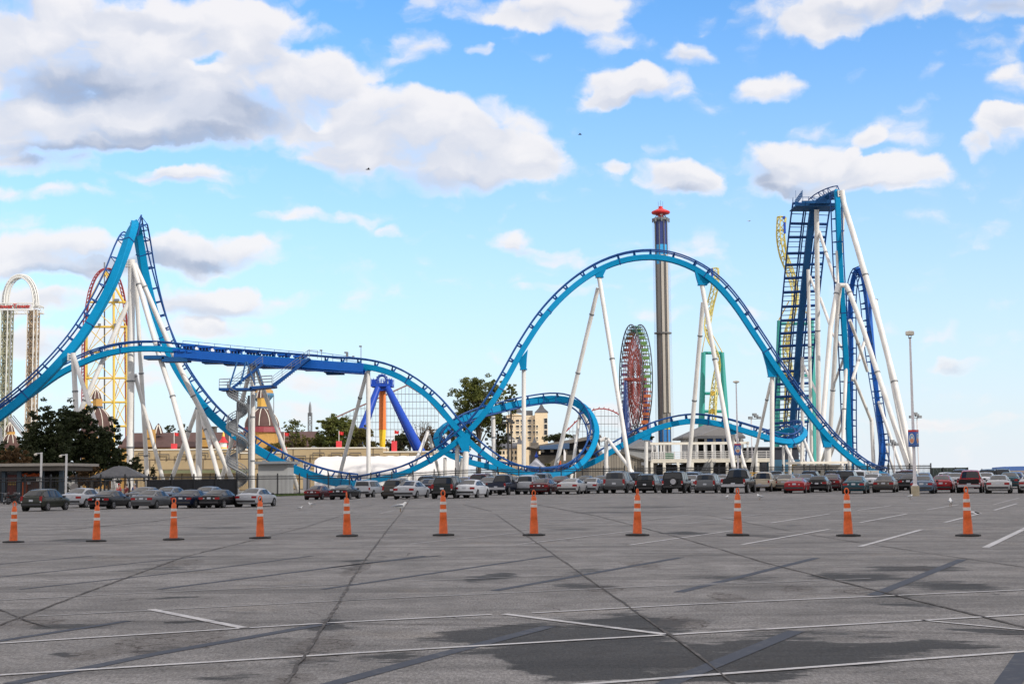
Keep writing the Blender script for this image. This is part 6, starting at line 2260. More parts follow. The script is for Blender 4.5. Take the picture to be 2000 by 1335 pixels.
# ================================================================== cars
SPEC = {
    'sedan': dict(L=4.75, st=[(0, .42, .70, .72, .78, .70), (.05, .30, .90, .95, .84, .70), (.16, .25, .95, 1.02, .87, .71), (.72, .22, .97, 1.06, .90, .70), (1.5, .20, .96, 1.40, .90, .58), (2.15, .2, .95, 1.45, .9, .60), (2.8, .2, .94, 1.42, .9, .59),
                              (3.62, .2, .92, 1.0, .9, .70), (4.35, .22, .82, .87, .88, .66), (4.65, .28, .70, .74, .82, .6), (4.75, .4, .6, .62, .7, .5)], rear=(3, 4), wind=(6, 7), side=(.95, 3.4), wr=.32),
    'coupe': dict(L=4.5, st=[(0, .42, .70, .72, .78, .70), (.05, .30, .88, .93, .84, .70), (.16, .25, .93, 1.0, .87, .71), (.6, .22, .95, 1.04, .89, .68), (1.55, .20, .94, 1.30, .89, .56), (2.05, .2, .93, 1.34, .89, .58), (2.5, .2, .92, 1.31, .89, .57),
                             (3.4, .2, .9, .97, .89, .70), (4.1, .22, .80, .84, .87, .66), (4.4, .28, .68, .72, .8, .6), (4.5, .4, .58, .6, .7, .5)], rear=(3, 4), wind=(6, 7), side=(1.1, 3.1), wr=.32),
    'hatch': dict(L=4.25, st=[(0, .42, .74, .76, .78, .70), (.05, .32, .96, 1.0, .84, .74), (.12, .27, 1.0, 1.06, .87, .72), (.62, .23, .99, 1.38, .9, .60), (1.2, .22, .98, 1.46, .9, .62), (2.0, .2, .96, 1.47, .9, .62), (2.45, .2, .95, 1.43, .9, .6),
                              (3.25, .2, .93, 1.02, .9, .72), (3.95, .24, .82, .87, .87, .66), (4.17, .3, .72, .75, .8, .6), (4.25, .42, .6, .62, .7, .5)], rear=(2, 3), wind=(6, 7), side=(.5, 3.05), wr=.31),
    'wagon': dict(L=4.8, st=[(0, .45, .76, .78, .8, .70), (.05, .36, 1.0, 1.05, .86, .76), (.12, .3, 1.04, 1.1, .89, .74), (.75, .27, 1.03, 1.54, .91, .62), (1.3, .25, 1.02, 1.62, .91, .64), (2.4, .25, 1.0, 1.64, .91, .64), (2.9, .25, .99, 1.6, .91, .62),
                             (3.75, .25, .97, 1.08, .91, .73), (4.45, .28, .88, .93, .89, .68), (4.7, .34, .76, .8, .83, .6), (4.8, .45, .64, .66, .72, .5)], rear=(2, 3), wind=(6, 7), side=(.45, 3.5), wr=.34),
    'suv': dict(L=4.7, st=[(0, .46, .76, .78, .82, .72), (.05, .38, 1.02, 1.08, .89, .80), (.12, .32, 1.06, 1.12, .92, .79), (.40, .28, 1.06, 1.68, .93, .68), (.9, .27, 1.05, 1.76, .93, .69), (1.8, .27, 1.04, 1.78, .93, .69), (2.6, .27, 1.02, 1.74, .93, .67),
                           (3.45, .27, 1.0, 1.10, .93, .75), (4.35, .3, .93, .99, .91, .72), (4.6, .37, .8, .84, .86, .65), (4.7, .47, .66, .68, .75, .5)], rear=(2, 3), wind=(6, 7), side=(.42, 3.2), wr=.36),
    'minivan': dict(L=5.1, st=[(0, .42, .74, .76, .84, .74), (.05, .32, 1.02, 1.08, .92, .82), (.12, .26, 1.08, 1.14, .95, .80), (.38, .22, 1.07, 1.66, .96, .72), (.9, .2, 1.05, 1.75, .96, .73), (2.0, .2, 1.03, 1.77, .96, .73), (3.0, .2, 1.0, 1.70, .96, .70),
                               (4.2, .2, .97, 1.06, .95, .76), (4.8, .24, .86, .9, .92, .72), (5.02, .3, .74, .78, .86, .65), (5.1, .4, .62, .64, .76, .5)], rear=(2, 3), wind=(6, 7), side=(.4, 3.9), wr=.33),
    'boxy': dict(L=4.3, st=[(0, .52, .8, .82, .84, .76), (.05, .45, 1.08, 1.12, .92, .82), (.1, .42, 1.1, 1.16, .93, .82), (.2, .4, 1.1, 1.80, .93, .76), (.6, .4, 1.1, 1.85, .93, .77), (1.8, .4, 1.09, 1.85, .93, .77), (2.6, .4, 1.08, 1.81, .93, .76),
                            (2.95, .4, 1.06, 1.15, .93, .80), (4.0, .42, 1.0, 1.05, .92, .74), (4.22, .46, .86, .9, .88, .7), (4.3, .52, .72, .74, .8, .6)], rear=(2, 3), wind=(6, 7), side=(.25, 2.75), wr=.39),
    'pickup': dict(L=5.6, st=[(0, .54, .82, .84, .90, .82), (.05, .46, 1.08, 1.10, .94, .88), (1.9, .4, 1.09, 1.11, .95, .88), (2.02, .38, 1.09, 1.15, .95, .82), (2.28, .38, 1.09, 1.76, .95, .66), (2.8, .38, 1.08, 1.86, .95, .68), (3.3, .38, 1.07, 1.82, .95, .66),
                              (4.05, .38, 1.05, 1.15, .95, .76), (5.25, .4, 1.0, 1.05, .94, .77), (5.5, .46, .86, .9, .9, .7), (5.6, .54, .72, .74, .82, .6)], rear=(3, 4), wind=(6, 7), side=(2.2, 3.8), wr=.39),
    'capped': dict(L=5.4, st=[(0, .54, .82, .84, .88, .80), (.05, .46, 1.08, 1.12, .92, .84), (.10, .42, 1.1, 1.16, .93, .82), (.22, .4, 1.1, 1.72, .93, .72), (.7, .4, 1.09, 1.78, .93, .73), (2.2, .4, 1.08, 1.78, .93, .73), (3.2, .4, 1.06, 1.74, .93, .67),
                              (3.95, .4, 1.04, 1.14, .93, .76), (5.0, .42, .98, 1.03, .92, .75), (5.3, .46, .84, .88, .88, .7), (5.4, .54, .72, .74, .8, .6)], rear=(2, 3), wind=(6, 7), side=(.4, 3.7), wr=.38),
}


def ring(s):
    y, zb, zs, zt, w, wt = s
    tall = zt - zs
    return [(0, y, zb), (.78 * w, y, zb), (.95 * w, y, zb + .09), (w, y, zb + .48 * (zs - zb)), (.985 * w, y, zs - .06), (.945 * w, y, zs), (wt, y, max(zs + .012, zt - (.07 if tall > .2 else .02))), (.84 * wt, y, zt - (.008 if tall > .2 else .004)), (0, y, zt + .02)]


def lerp_ring(st, y):
    for a, b in zip(st, st[1:]):
        if a[0] <= y <= b[0]:
            f = (y - a[0]) / (b[0] - a[0])
            return ring(tuple(p + (q - p) * f for p, q in zip(a, b)))
    return ring(st[-1])


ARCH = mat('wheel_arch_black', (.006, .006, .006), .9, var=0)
LAMPW = mat('reverse_lamp', (.5, .5, .5), .2, var=0)
TRIM = mat('dark_car_trim', (.02, .02, .022), .6, var=0)
PAINT0 = mat('car_paint_grey', (.2, .2, .2), .3, var=0)


def make_car(kind):
    sp = SPEC[kind]
    st, L = sp['st'], sp['L']
    T = bpy.data.objects.new('parked_car', None)
    COL.objects.link(T)
    WOFF[T.name] = Vector()
    half = [ring(s) for s in st]
    k = 9
    full = []
    for r in half:
        full += [Vector(p) for p in r] + [Vector((-x, y, z)) for x, y, z in reversed(r[1:-1])]
    n = 16
    mb = MB().add(full, [(i * n + (j + 1) % n, i * n + j, (i + 1) * n + j, (i + 1) * n + (j + 1) % n) for i in range(len(st) - 1) for j in range(n)] + [tuple(range(n)), tuple((len(st) - 1) * n + j for j in reversed(range(n)))])
    # handles, roof rails
    for s_ in (-1, 1):
        for y in (L * .42, L * .62):
            r = lerp_ring(st, y)
            mb.box((s_ * (r[4][0] + .005), y, r[4][2] - .06), (.03, .18, .03))
    body = mb.build('body', PAINT0, T, local=True, sharp=32)
    # glass
    def glasspatch(name, quads):
        g = MB()
        for q in quads:
            g.quad(*q)
        return g.build(name, M['glass'], T, local=True, smooth=True)

    def across(ia, ib, lo, hi, sign):
        A, B_ = half[ia], half[ib]
        out = []
        for f in (lo, hi):
            w = (A[7][0] + (B_[7][0] - A[7][0]) * f) * 1.06
            z = A[8][2] + (B_[8][2] - A[8][2]) * f
            y = A[8][1] + (B_[8][1] - A[8][1]) * f
            zz = A[7][2] + (B_[7][2] - A[7][2]) * f
            d = Vector((0, -(B_[8][2] - A[8][2]), (B_[8][1] - A[8][1]))).normalized() * (.014 * sign)
            out.append([Vector((x * w, y, (z if abs(x) < .5 else zz) + (.004 if abs(x) < .5 else .006))) + d for x in (-1, -.45, .45, 1)])
        return [(out[0][i], out[0][i + 1], out[1][i + 1], out[1][i]) for i in range(3)]

    tall = sp['rear'][0] == 2
    glasspatch('rear_window', across(*sp['rear'], .10 if tall else .06, .86 if tall else .94, 1))
    glasspatch('windscreen', across(*sp['wind'], .04, .92, 1))
    y0, y1 = sp['side']
    for s_ in (-1, 1):
        seg = []
        for i in range(13):
            y = y0 + (y1 - y0) * i / 12
            r = lerp_ring(st, y)
            a, b = Vector(r[5]), Vector(r[6])
            out = Vector((.016, 0, .003))
            lo, hi = a.lerp(b, .10) + out, a.lerp(b, .90) + out
            seg.append((Vector((lo.x * s_, y, lo.z)), Vector((hi.x * s_, y, hi.z))))
        pil = (4, 8) if kind not in ('coupe', 'pickup') else (6,)
        qs = [(seg[i][0], seg[i + 1][0], seg[i + 1][1], seg[i][1]) for i in range(12)]
        glasspatch('side_window', [q if s_ > 0 else tuple(reversed(q)) for i, q in enumerate(qs)])
        pm = MB()
        for i in pil:
            lo, hi = seg[i]
            pm.prism([lo + Vector((s_ * .004, -.035, 0)), lo + Vector((s_ * .004, .035, 0)), hi + Vector((s_ * .004, .03, 0)), hi + Vector((s_ * .004, -.03, 0))], (s_ * .006, 0, 0))
        r = lerp_ring(st, y1 - .12)
        pm.build('window_pillar', TRIM, T, local=True)
        MB().box((s_ * (r[4][0] + .1), y1 - .15, r[5][2] + .06), (.2, .1, .14)).build('mirror', TRIM, T, local=True)
    # wheels
    wr = sp['wr']
    for y in (.92 if kind not in ('pickup', 'capped') else 1.15, L - .92):
        for s_ in (-1, 1):
            w = lerp_ring(st, y)[3][0]
            R = Matrix.Rotation(math.pi / 2, 3, 'Y')
            o = MB().lathe([(wr * .7, -.12), (wr * .96, -.11), (wr, -.07), (wr, .07), (wr * .96, .11), (wr * .7, .12)], (s_ * (w - .10), y, wr), 20, basis=R).build('wheel', M['rubber'], T, local=True, sharp=40)
            rim_ = MB()
            c = Vector((s_ * (w + .02), y, wr))
            rim_.lathe([(wr * .62, -.012), (wr * .62, .012)], c, 18, basis=R)
            o2 = rim_.build('rim', M['chrome'], o, local=True)
            hb = MB()
            for q in range(5):
                a = q * 2 * math.pi / 5 + .3
                hb.box(c + Vector((s_ * .012, math.cos(a) * wr * .36, math.sin(a) * wr * .36)), (.012, wr * .26, wr * .22), basis=Matrix.Rotation(a, 3, 'X'))
            hb.build('rim_openings', ARCH, o, local=True)
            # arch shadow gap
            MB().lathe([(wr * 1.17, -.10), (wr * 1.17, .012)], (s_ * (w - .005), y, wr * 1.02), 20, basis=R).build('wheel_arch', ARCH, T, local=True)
    # tail
    A = ring(st[1])
    zs = st[1][2]
    tall = kind in ('suv', 'minivan', 'boxy', 'wagon', 'capped')
    for s_ in (-1, 1):
        w = st[1][4]
        if kind in ('pickup', 'capped', 'boxy'):
            MB().box((s_ * (w - .10), .035, zs - .18), (.16, .07, .34)).build('tail_light', M['tail'], T, local=True)
        elif tall:
            MB().box((s_ * (w - .10), .075, zs - .08), (.18, .13, .40)).build('tail_light', M['tail'], T, local=True)
        else:
            o = MB().box((s_ * (w - .17), .06, zs - .12), (.36, .14, .17)).build('tail_light', M['tail'], T, local=True)
        MB().box((s_ * (w - (.42 if not tall and kind != 'pickup' else .10)), .0, zs - (.12 if not tall and kind != 'pickup' else .30)), (.10, .04, .08)).build('reverse_light', LAMPW, T, local=True)
    pz = .80 if kind not in ('pickup', 'capped', 'boxy') else .72
    MB().box((0, -.012 if kind != 'sedan' else .0, pz if kind != 'sedan' else .80), (.31, .03, .15)).build('number_plate', M['plate'], T, local=True)
    MB().box((0, .08, st[0][1] + .05), (1.56, .22, .16)).build('rear_valance', TRIM, T, local=True)
    if kind == 'pickup':
        MB().box((0, .95, 1.118), (1.42, 1.7, .02)).build('dark_bed_panel', ARCH, T, local=True)  # flat dark panel on the closed bed top, standing for its dark inside
        MB().box((0, -.06, .60), (1.75, .16, .2)).build('chrome_bumper', M['chrome'], T, local=True)
    if kind == 'boxy':
        R = Matrix.Rotation(math.pi / 2, 3, 'X')
        o = MB().lathe([(.2, -.1), (.36, -.08), (.36, .08), (.3, .11)], (.1, -.06, 1.0), 20, basis=R).build('spare_wheel', M['rubber'], T, local=True, sharp=40)
        MB().lathe([(.24, -.005), (.24, .01)], (.1, -.175, 1.0), 18, basis=R).build('rim', M['chrome'], o, local=True)
    if kind in ('suv', 'wagon', 'minivan'):
        for s_ in (-1, 1):
            MB().box((s_ * .6, 1.7, st[5][3] + .035), (.04, 1.9, .04)).build('roof_rail', TRIM, T, local=True)
    return T


def kids(o):
    return list(o.children)


def copy_tree(o, parent=None):
    c = o.copy()
    COL.objects.link(c)
    if parent is not None:
        c.parent = parent
    for ch in kids(o):
        copy_tree(ch, c)
    return c


PAINTS = {}


def paint(name, col, rough=.28, metal=.35):
    if name not in PAINTS:
        m = mat('car_paint_' + name, col, rough, metal, var=.04, scale=.6, coat=.12, spec=.16)
        PAINTS[name] = m
    return PAINTS[name]


PC = {'darkgreen': (.028, .031, .024), 'silver': (.36, .37, .39), 'black': (.005, .0055, .007), 'grey': (.11, .114, .122), 'darkblue': (.008, .013, .03), 'maroon': (.06, .006, .009), 'brown': (.05, .044, .038), 'white': (.60, .61, .63),
      'red': (.27, .012, .018), 'beige': (.42, .36, .27), 'tan': (.28, .25, .20), 'teal': (.012, .055, .075), 'blue': (.02, .07, .22), 'greybrown': (.085, .075, .068), 'palesilver': (.40, .40, .40), 'bluegrey': (.10, .14, .20), 'lilac': (.3, .26, .33), 'blackgreen': (.007, .010, .009)}
# (u left, u right, base row or depth, kind, paint, label, dark tailgate)
CARS = [
    (38, 140, 998, 'wagon', 'darkgreen', 'dark green estate car, nearest and leftmost of all'),
    (122, 204, 106.5, 'sedan', 'silver', 'silver saloon between the dark green estate and a black saloon'),
    (171, 262, 994, 'sedan', 'black', 'black saloon behind the second traffic cone from the left'),
    (243, 330, 112, 'sedan', 'grey', 'grey saloon mostly hidden behind another grey saloon, left group'),
    (254, 346, 993.5, 'sedan', 'grey', 'grey saloon with pale tail panel, beside the black saloon in the left group'),
    (300, 368, 114, 'sedan', 'bluegrey', 'blue-grey saloon whose roof shows behind the third cone'),
    (341, 410, 992.5, 'sedan', 'darkblue', 'dark blue saloon directly right of the third cone'),
    (380, 440, 112, 'sedan', 'bluegrey', 'blue-grey car seen only as a roof, between dark blue and black saloons'),
    (390, 470, 992, 'sedan', 'black', 'black saloon just left of the silver saloon that ends the left group'),
    (458, 544, 990, 'sedan', 'silver', 'silver saloon at the right end of the left group'),
    (595, 652, 975.5, 'sedan', 'maroon', 'maroon saloon standing first after the gap in the cars'),
    (642, 708, 975, 'coupe', 'black', 'black coupe behind the fifth traffic cone'),
    (690, 755, 971, 'capped', 'silver', 'silver pickup with a covered bed, right of the black coupe'),
    (747, 815, 972.5, 'minivan', 'brown', 'dull brown minivan beside the silver covered pickup'),
    (767, 842, 973.5, 'sedan', 'silver', 'silver saloon in front of the dull brown minivan'),
    (812, 868, 120, 'sedan', 'darkblue', 'dark blue saloon half hidden behind the black-green utility car'),
    (845, 913, 973, 'suv', 'blackgreen', 'black-green utility car behind the sixth traffic cone'),
    (890, 953, 972, 'sedan', 'white', 'white saloon right of the black-green utility car'),
    (952, 1015, 966.5, 'pickup', 'darkblue', 'dark blue pickup with an open bed, right of the white saloon'),
    (1010, 1062, 965, 'suv', 'silver', 'silver utility car with bright tail lights, left of the maroon saloon at the seventh cone'),
    (1036, 1092, 965.5, 'sedan', 'maroon', 'maroon saloon directly behind the seventh traffic cone'),
    (1087, 1150, 965, 'coupe', 'palesilver', 'pale silver coupe right of the seventh cone'),
    (1132, 1184, 963.5, 'sedan', 'silver', 'silver saloon between the pale coupe and a large grey utility car'),
    (1177, 1244, 963, 'suv', 'grey', 'large grey utility car with a dark rear window, left of the eighth cone'),
    (1242, 1296, 962.5, 'minivan', 'black', 'black minivan right behind the eighth cone'),
    (1292, 1352, 963, 'boxy', 'black', 'black boxy off-roader with a spare wheel on its tail'),
    (1338, 1366, 128, 'sedan', 'silver', 'silver car with a full-width red tail, right of the boxy off-roader'),
    (1359, 1412, 962.5, 'minivan', 'grey', 'grey minivan left of the black pickup'),
    (1407, 1478, 963, 'pickup', 'black', 'black pickup behind the ninth traffic cone'),
    (1467, 1517, 960, 'pickup', 'beige', 'beige pickup right of the black pickup'),
    (1508, 1534, 127, 'sedan', 'black', 'black saloon squeezed between the beige pickup and a tan car'),
    (1520, 1552, 124, 'sedan', 'tan', 'tan saloon behind the left corner of the red coupe'),
    (1531, 1584, 963, 'coupe', 'red', 'bright red coupe in the front row, right of the beige pickup'),
    (1579, 1622, 961, 'hatch', 'black', 'black hatchback right of the bright red coupe'),
    (1610, 1642, 122, 'sedan', 'maroon', 'maroon saloon just right of the black hatchback'),
    (1638, 1672, 126, 'minivan', 'black', 'black minivan looming behind the teal saloon'),
    (1647, 1698, 964, 'sedan', 'teal', 'teal saloon in the front row at the tenth cone'),
    (1692, 1718, 128, 'sedan', 'white', 'white saloon between the teal and the grey-brown saloons'),
    (1706, 1754, 961.5, 'sedan', 'greybrown', 'grey-brown saloon right of the teal saloon'),
    (1744, 1772, 127, 'sedan', 'greybrown', 'grey-brown saloon partly hidden behind its twin and the lamp base'),
    (1764, 1792, 121, 'sedan', 'black', 'black saloon immediately left of the concrete lamp base'),
    (1784, 1824, 964, 'sedan', 'bluegrey', 'blue-grey saloon immediately right of the concrete lamp base'),
    (1820, 1862, 962, 'sedan', 'red', 'red saloon right of the lamp post'),
    (1852, 1880, 127, 'sedan', 'silver', 'silver saloon between the red saloon and the red pickup'),
    (1869, 1923, 962.5, 'pickup', 'red', 'red pickup with a black tailgate, left of the last cone'),
    (1914, 1938, 128, 'sedan', 'white', 'white saloon just right of the red pickup'),
    (1927, 1976, 963.5, 'sedan', 'palesilver', 'pale silver saloon right of the last cone'),
    (1962, 1982, 126, 'sedan', 'teal', 'teal saloon behind the pale silver saloon at the right'),
    (1970, 1996, 130, 'hatch', 'blue', 'bright blue hatchback near the right edge'),
    (1989, 2042, 963, 'sedan', 'palesilver', 'pale silver saloon cut by the right edge of the picture'),
    # rows behind
    (826, 862, 139, 'minivan', 'black', 'black van roof behind the black-green utility car'),
    (890, 930, 140, 'sedan', 'blue', 'blue saloon roof behind the white saloon'),
    (920, 972, 136, 'minivan', 'maroon', 'maroon minivan behind the white saloon and the dark blue pickup'),
    (943, 975, 126, 'sedan', 'grey', 'grey saloon squeezed behind the front of the white saloon'),
    (992, 1026, 138, 'sedan', 'silver', 'silver saloon behind the dark blue pickup cab'),
    (1040, 1085, 148, 'suv', 'bluegrey', 'blue-grey utility car roof behind the silver utility car'),
    (1078, 1114, 139, 'sedan', 'maroon', 'maroon saloon roof behind the pale silver coupe'),
    (1126, 1164, 150, 'sedan', 'darkblue', 'dark blue roof far behind the pale silver coupe'),
    (1160, 1194, 141, 'sedan', 'bluegrey', 'blue-grey saloon behind the large grey utility car, left side'),
    (1224, 1262, 139, 'suv', 'black', 'black utility car between the large grey utility car and the black minivan'),
    (1278, 1310, 146, 'sedan', 'blue', 'blue car roof behind the boxy off-roader, left side'),
    (1338, 1378, 144, 'minivan', 'bluegrey', 'blue-grey minivan roof behind the boxy off-roader, right side'),
    (1396, 1428, 150, 'sedan', 'silver', 'silver roof behind the cab of the black pickup'),
    (1470, 1500, 148, 'sedan', 'white', 'white roof behind the beige pickup'),
    (1503, 1534, 146, 'suv', 'black', 'black utility car roof right of the beige pickup cab'),
    (1512, 1540, 138, 'sedan', 'white', 'white saloon behind the tan saloon'),
    (1534, 1572, 150, 'sedan', 'bluegrey', 'blue-grey roof in the far row, above the red coupe, left one'),
    (1560, 1592, 138, 'sedan', 'bluegrey', 'blue-grey saloon behind the red coupe, right one'),
    (1567, 1602, 148, 'suv', 'darkblue', 'dark blue utility car in front of the ticket booth, left one'),
    (1609, 1648, 150, 'suv', 'black', 'black utility car in front of the ticket booth, right one'),
    (1608, 1642, 138, 'sedan', 'lilac', 'pale lilac-silver saloon behind the black hatchback'),
    (1664, 1694, 144, 'minivan', 'white', 'white minivan behind the black minivan, left of the trailers'),
    (1694, 1722, 139, 'sedan', 'silver', 'silver saloon in front of the white trailers'),
    (1714, 1738, 150, 'sedan', 'blue', 'light blue car right of the white trailers'),
    (1747, 1784, 146, 'suv', 'white', 'white utility car left of the lamp pole'),
    (1758, 1794, 140, 'minivan', 'maroon', 'maroon minivan behind the lamp pole'),
    (1790, 1820, 148, 'sedan', 'blue', 'blue saloon in the far row, right of the lamp pole'),
    (1829, 1866, 148, 'hatch', 'white', 'white hatchback in front of the dark slatted fence'),
    (1838, 1870, 139, 'sedan', 'lilac', 'pale lilac saloon behind the red saloon'),
    (1860, 1896, 147, 'suv', 'black', 'black utility car left of the red pickup cab'),
    (1914, 1948, 144, 'minivan', 'black', 'black minivan right of the red pickup cab'),
    (1942, 1976, 146, 'suv', 'black', 'black utility car behind the pale silver saloon at the right'),
    (1974, 2012, 150, 'sedan', 'red', 'red car in the far row at the right edge'),
]
PROTO = {}
GROUP = 'cars parked in rows in front of the fence'
for (u0, u1, vb, kind, col, label) in CARS:
    um = (u0 + u1) / 2
    if kind not in PROTO:
        o = make_car(kind)
        PROTO[kind] = o
    else:
        o = copy_tree(PROTO[kind])
    sp = SPEC[kind]
    L, W = sp['L'], max(s[4] for s in sp['st'])
    hd = RAD(8 + 14 * um / 2000)              # heading, clockwise from +Y
    f = Vector((math.sin(hd), math.cos(hd), 0))
    r = Vector((f.y, -f.x, 0))
    Yr = G(um, vb).y if vb > 400 else vb
    pos = GY(um, Yr)
    pos += Vector((0, f.y * .1, 0))

    def extent(p, s):
        us = [proj(p + f * (y * s) + r * (x * W * s) + Vector((0, 0, .7)))[0] for x in (-1, 1) for y in (0, L)]
        return min(us), max(us)

    s = 1.0
    for _ in range(4):
        a, b = extent(pos, s)
        s = min(1.10, max(.90, s * (u1 - u0) / (b - a))) if vb > 400 else s
        a, b = extent(pos, s)
        pos.x += px(um - (a + b) / 2, Yr)
    pos.z = gz(pos.x, pos.y)
    o.location = pos
    o.scale = (s, s, s)
    # lie on the slope
    fwd = pos + f * L * s
    dz = gz(fwd.x, fwd.y) - pos.z
    o.rotation_euler = (math.atan2(dz, L * s), 0, -hd)
    tag(o, label, 'car', GROUP)
    pm = paint(col, PC[col], .35 if col == 'white' else .26, 0.0)
    for ch in o.children:
        if ch.name.split('.')[0] == 'body':
            ch.material_slots[0].link = 'OBJECT'
            ch.material_slots[0].material = pm
    if label.startswith('red pickup'):
        tg = MB().box((0, -.004, .92), (1.6, .03, .36)).build('tailgate', ARCH, o, local=True)
        tg['label'] = 'black tailgate'

# ================================================================== traffic cones
def make_cone():
    T = bpy.data.objects.new('traffic_cone', None)
    COL.objects.link(T)
    WOFF[T.name] = Vector()
    mb = MB().lathe([(.295, 0), (.30, .012), (.295, .04), (.20, .055), (.11, .06)], (0, 0, 0), 8, a0=math.pi / 8)
    mb.build('rubber_base', M['rubber'], T, local=True)
    prof = [(.115, .05), (.112, .08), (.105, .30), (.092, .42), (.095, .425), (.085, .60), (.078, .73), (.080, .735), (.067, .98), (.055, 1.0)]
    MB().lathe(prof, (0, 0, 0), 24).build('cone_body', M['orange'], T, local=True, sharp=50)
    mb = MB()
    mb.tube([(0, 0, .98), (0, 0, 1.02)], .045, 10)
    mb.tube([(math.sin(a) * .048, 0, 1.085 - math.cos(a) * .075) for a in [2 * math.pi * i / 18 for i in range(19)]], .016, 6)
    mb.build('handle', M['orange'], T, local=True, smooth=True)
    for (z, r0, r1) in ((.605, .0885, .0862), (.80, .0785, .0765)):
        MB().lathe([(r0 + .003, z), (r1 + .003, z + .075)], (0, 0, 0), 24).build('collar', M['collar'], T, local=True, sharp=50)
    return T


CONES = [(26, 1061, 982, 'orange cone at the far left, in front of the dark green estate car', 1, -4), (188, 1059, 980, 'orange cone in front of the black saloon, second from the left', 0, 10), (339, 1056, 975, 'orange cone with a faded lower band, in front of the left group of cars', 2, 25),
         (508, 1053, 971, 'orange cone in front of the silver saloon ending the left group', 0, -12), (678, 1049, 964, 'leaning orange cone in front of the black coupe', 3, 86), (866, 1047.5, 960, 'orange cone in front of the black-green utility car', 0, 5),
         (1043, 1047.5, 960, 'orange cone with two close bands high up, before the maroon saloon', 4, 30), (1245, 1047.5, 957, 'orange cone left of the boxy off-roader', 0, 60), (1441, 1047.5, 956, 'orange cone in front of the black pickup', 0, 40), (1657, 1048.5, 956, 'orange cone in front of the teal saloon', 0, 0),
         (1891, 1048.5, 953, 'orange cone at the right, in front of the red pickup', 0, 15)]
proto = None
for (u, vb, vt, label, mode, ang) in CONES:
    if proto is None:
        proto = o = make_cone()
    else:
        o = copy_tree(proto)
    g = G(u, vb - 2)
    s = px(vb - vt, g.y) / 1.165
    o.location = g
    o.scale = (s, s, s)
    o.rotation_euler = (RAD(.9 * math.sin(u)), RAD(-2.2) if mode == 3 else RAD(.8 * math.cos(u * 1.7)), RAD(ang))
    tag(o, label, 'traffic cone', 'orange traffic cones in a line across the lot')
    cs = [c for c in o.children if c.name.split('.')[0] == 'collar']
    if mode == 2:
        cs[0].scale = (1.0, 1.0, .5)
        cs[0].location.z = .31
    if mode == 4:
        for c in cs:
            c.location.z = .03
        cs[0].location.z = .125
        cs[0].scale = (.965, .965, 1)

# ================================================================== birds
gw = mat('gull_white', (.72, .72, .70), .8, var=.05)
gg = mat('gull_grey', (.25, .26, .28), .8, var=.1)
gy = mat('gull_bill', (.22, .13, .05), .5, var=0)


def make_gull():
    T = bpy.data.objects.new('gull', None)
    COL.objects.link(T)
    WOFF[T.name] = Vector()
    MB().tube([(-.24, 0, .145), (-.17, 0, .16), (-.08, 0, .17), (.02, 0, .175), (.09, 0, .195), (.12, 0, .235), (.145, 0, .265), (.175, 0, .27), (.195, 0, .262)], [.012, .035, .062, .07, .06, .038, .036, .03, .012], 12).build('body', gw, T, local=True, smooth=True)
    for s_ in (-1, 1):
        MB().tube([(.06, s_ * .058, .19), (-.06, s_ * .066, .195), (-.18, s_ * .045, .18), (-.29, s_ * .02, .165)], [.025, .038, .028, .006], 8).build('wing', gg, T, local=True, smooth=True)
        MB().tube([(.0, s_ * .025, .12), (.005, s_ * .025, .0), (.04, s_ * .03, .004)], .007, 5).build('leg', gy, T, local=True)
    MB().tube([(.192, 0, .262), (.235, 0, .252)], [.011, .004], 6).build('bill', gy, T, local=True)
    return T


proto = None
for (u, v, s, ang, lab) in [(782, 999, 1.5, 20, 'white gull on the pavement beside the dark seam, between the fifth and sixth cones'), (1857, 989, 1.35, 75, 'gull standing on a painted line left of the last cone'), (608, 990, 1.1, 200, 'gull left of a pair in front of the maroon saloon'), (1484, 976, 1.2, 120, 'gull facing away in front of the beige pickup'),
                            (1420, 975, .9, 60, 'small gull in front of the black pickup'), (1778, 975, 1.0, 30, 'gull just left of the lamp post base'), (1240, 979, .8, 90, 'small dark gull beside the eighth cone'), (586, 996, .8, 10, 'small gull on the open pavement right of the fourth cone')]:
    if proto is None:
        proto = o = make_gull()
    else:
        o = copy_tree(proto)
    o.location = G(u, v)
    o.scale = (s, s, s)
    o.rotation_euler.z = RAD(ang)
    tag(o, lab, 'gull', 'gulls on the pavement')
db = mat('dark_plumage', (.03, .03, .035), .8, var=.1)
proto = None
for (u, v, Y, ang, lab, s) in [(719, 331, 130, 10, 'dark bird flying over the large left cloud', 1.0), (1133, 263, 135, -15, 'dark bird flying in open sky above the big arch', .85), (1463, 432, 150, 30, 'pale bird gliding left of the tall lift structure', .8)]:
    if proto is None:
        T = bpy.data.objects.new('flying_bird', None)
        COL.objects.link(T)
        WOFF[T.name] = Vector()
        MB().tube([(-.22, 0, 0), (-.12, 0, .01), (0, 0, .02), (.1, 0, .02), (.17, 0, .03), (.22, 0, .025)], [.03, .04, .055, .05, .03, .006], 10).build('body', db, T, local=True, smooth=True)
        for s_ in (-1, 1):
            MB().prism([(.08, s_ * .03, .03), (.10, s_ * .22, .10), (.0, s_ * .45, .06), (-.06, s_ * .42, .05), (-.03, s_ * .2, .08), (-.08, s_ * .03, .02)], (0, 0, .012)).build('wing', db, T, local=True)
        proto = o = T
    else:
        o = copy_tree(proto)
    o.location = P(u, v, Y)
    o.scale = (s, s, s)
    o.rotation_euler = (0, 0, RAD(ang))
    tag(o, lab, 'bird', 'birds in the sky')
    if 'pale' in lab:
        for c in o.children:
            c.material_slots[0].link = 'OBJECT'
            c.material_slots[0].material = gw

